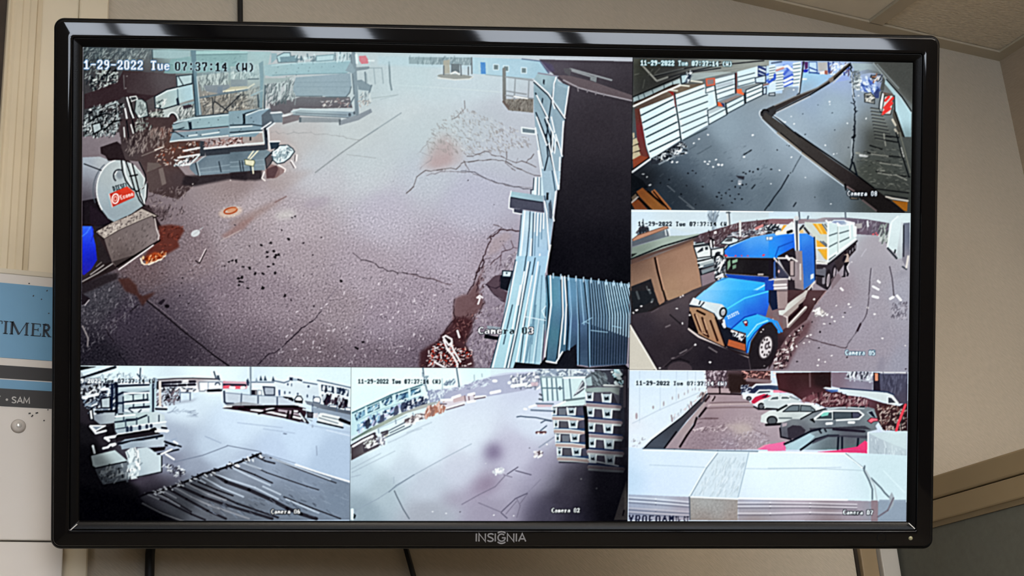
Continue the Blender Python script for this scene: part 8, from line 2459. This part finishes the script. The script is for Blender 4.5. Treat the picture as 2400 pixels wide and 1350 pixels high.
def on_sign(x, y, Y=SY):
    d_ = MW @ np.array([(x - 1200) / FOC, (y - 675) / FOC, 1.])
    p = CAM + d_ * (Y - CAM[1]) / d_[1]
    return p[0], p[2]


M_BOARD = mat('white_sign_plastic', 'cfc8c0', .45, .4, var=.03, scale=8)
M_BLUE = mat('blue_sign_print', '6293b4', .4, .4, var=.07, scale=16)
M_BLK = mat('black_sign_print', '2b2a2c', .5, .35, var=.05)
M_INK = mat('dark_sign_ink', '1e2a38', .5, .3)
M_GREYINK = mat('pale_sign_ink', 'b8b4b0', .5, .3)
zt = on_sign(60, 640)[1]
zs = on_sign(60, 1266)[1]
xr = on_sign(143, 1320)[0]
sg = empty('wall_sign', (0, SY + .02, 1.4))
tag(sg, 'white and blue wall sign with black bands, partly behind the left edge of the television', 'sign')
ox, oy, oz = 0, SY + .02, 1.4


def sbox(name, x0_, x1_, z0_, z1_, y0_, y1_, m, bev=0.):
    return box(name, (x0_ - ox, x1_ - ox, y0_ - oy, y1_ - oy, z0_ - oz, z1_ - oz), m, sg, bev)


xl = -.30
sbox('board', xl, xr, zs, zt, SY, SY + .018, M_BOARD, .001)
sbox('lower_board', xl, xr + .0015, 1.4, zs - .0012, SY + .001, SY + .0185, M_BOARD, .001)
zz = lambda y: on_sign(60, y)[1]
sbox('blue_field', xl + .004, xr - .004, zz(842), zz(668), SY - .0006, SY + .002, M_BLUE)
sbox('black_band', xl + .004, xr - .004, zz(890), zz(860), SY - .0007, SY + .002, M_BLK)
sbox('blue_band', xl + .004, xr - .004, zz(914), zz(893), SY - .0006, SY + .002, M_BLUE)
sbox('black_band', xl + .004, xr - .004, zz(955), zz(914), SY - .0007, SY + .002, M_BLK)
M_CLEAR = mat('clear_sleeve_plastic', 'd8cdb8', .12, .6)
sbox('clear_sleeve_edge', xl, xr + .001, zz(646), zz(634), SY - .0012, SY + .019, M_CLEAR, .0008)
# lettering
u = (on_sign(118, 760)[0] - on_sign(0, 760)[0]) / 118


def letters(name, lines_, w, px_, py_, m, k=1.):
    bx_, bz_ = on_sign(px_, py_)
    bm_ = bmesh.new()
    bm_strokes(bm_, lines_, w, lambda x, y, h: (bx_ + x * u * k - ox, SY - .0007 - h * .0003 - oy, bz_ + y * u * k - oz), 0)
    return done(name, bm_, m, sg)


def serif(x, y, w=9):
    return [(x - w / 2, y), (x + w / 2, y)]


TH, TN = [], []
TH += [[(-9, 0), (-9, 33)], [(13, 0), (13, 33)], [(27, 0), (27, 33)], [(62, 0), (62, 33)], [(77, 0), (77, 33)], [(103, 0), (103, 33)]]
TH += [[(28, 33), (44.5, 1)], [(107, 15), (116, 1)]]
TH += [[(104, 32), (112, 31), (115, 25), (112, 18), (104, 16)]]
TN += [[(-21, 32), (4, 32)], [(-21, 32), (-21, 25)], [(4, 32), (4, 25)], serif(-9, .8, 11), serif(13, .8, 11), serif(13, 32, 11), serif(27, .8, 9), serif(62, .8, 10), serif(63, 32, 8), serif(25, 32, 8), [(44.5, 1), (61, 33)], [(29, 33), (29, 1)],
       [(72, .8), (95, .8)], [(72, 32), (94, 32)], [(94, 32), (94, 25)], [(95, .8), (95.5, 8)], [(77, 17), (89, 17)], [(89, 21), (89, 13)], serif(103, .8, 10), serif(102, 32, 6), [(115, 1), (121, 1)]]
letters('lettering', TH, 5.2, -1, 782, M_INK)
letters('lettering', TN, 2, -1, 782, M_INK)
S_ = [[(0, 14.5), (-5, 14.5)], [(-2.5, 14.5), (-2.5, 0)]]
S_ += [arc(15, 7, 1.6, 1.6, 0, 360, 8)]
S_ += [[(36, 12.6), (32.5, 14.5), (28.5, 14), (27, 11.5), (28.5, 8.8), (33, 6.8), (35.8, 4.2), (34.5, 1), (31, 0), (26.5, 1.5)], [(39, 0), (45, 15), (51, 0)], [(41.5, 5), (48.5, 5)], [(54, 0), (54.8, 15), (60.5, 3), (66, 15), (67, 0)]]
letters('lettering', S_, 2.6, 0, 943, M_GREYINK)
# screw with its pale washer, and little scuffs
cx_, cz_ = on_sign(43, 999)
bm = bmesh.new()
bmesh.ops.create_cone(bm, cap_ends=True, segments=24, radius1=.0066, radius2=.0050, depth=.004, matrix=Matrix.Translation((cx_ - ox, SY - .002 - oy, cz_ - oz)) @ Matrix.Rotation(math.radians(90), 4, 'X'))
wsh = done('washer', bm, mat('washer_white', 'c4bcb4', .3, .5), sg, True)
bm = bmesh.new()
bmesh.ops.create_uvsphere(bm, u_segments=16, v_segments=8, radius=.0026, matrix=Matrix.Translation((cx_ - ox, SY - .004 - oy, cz_ - oz)) @ Matrix.Diagonal((1, .5, 1, 1)))
done('screw_head', bm, mat('screw_pale_metal', 'e6e2dc', .18, .7, metal=.4), wsh, True)
bm = bmesh.new()
for sx_, sy_, w_, a_ in ((69, 969, 5, .2), (86, 968, 6, .3), (75, 975, 6, .9), (103, 986, 3.5, .1), (112, 961, 3, .2), (68, 665, 3.5, .2), (110, 682, 4, .8), (114, 735, 3, .1), (97, 702, 3, .6), (78, 694, 4, 1.2)):
    qx, qz = on_sign(sx_, sy_)
    bm_strokes(bm, [[(-w_ / 2 * math.cos(a_), -w_ / 2 * math.sin(a_)), (w_ / 2 * math.cos(a_), w_ / 2 * math.sin(a_))]], 2.6, lambda x, y, h: (qx + x * u - ox, SY - .0007 - h * .0002 - oy, qz + y * u - oz), 0)
tag(done('scuff_marks', bm, M_BLK, sg), kind='stuff')
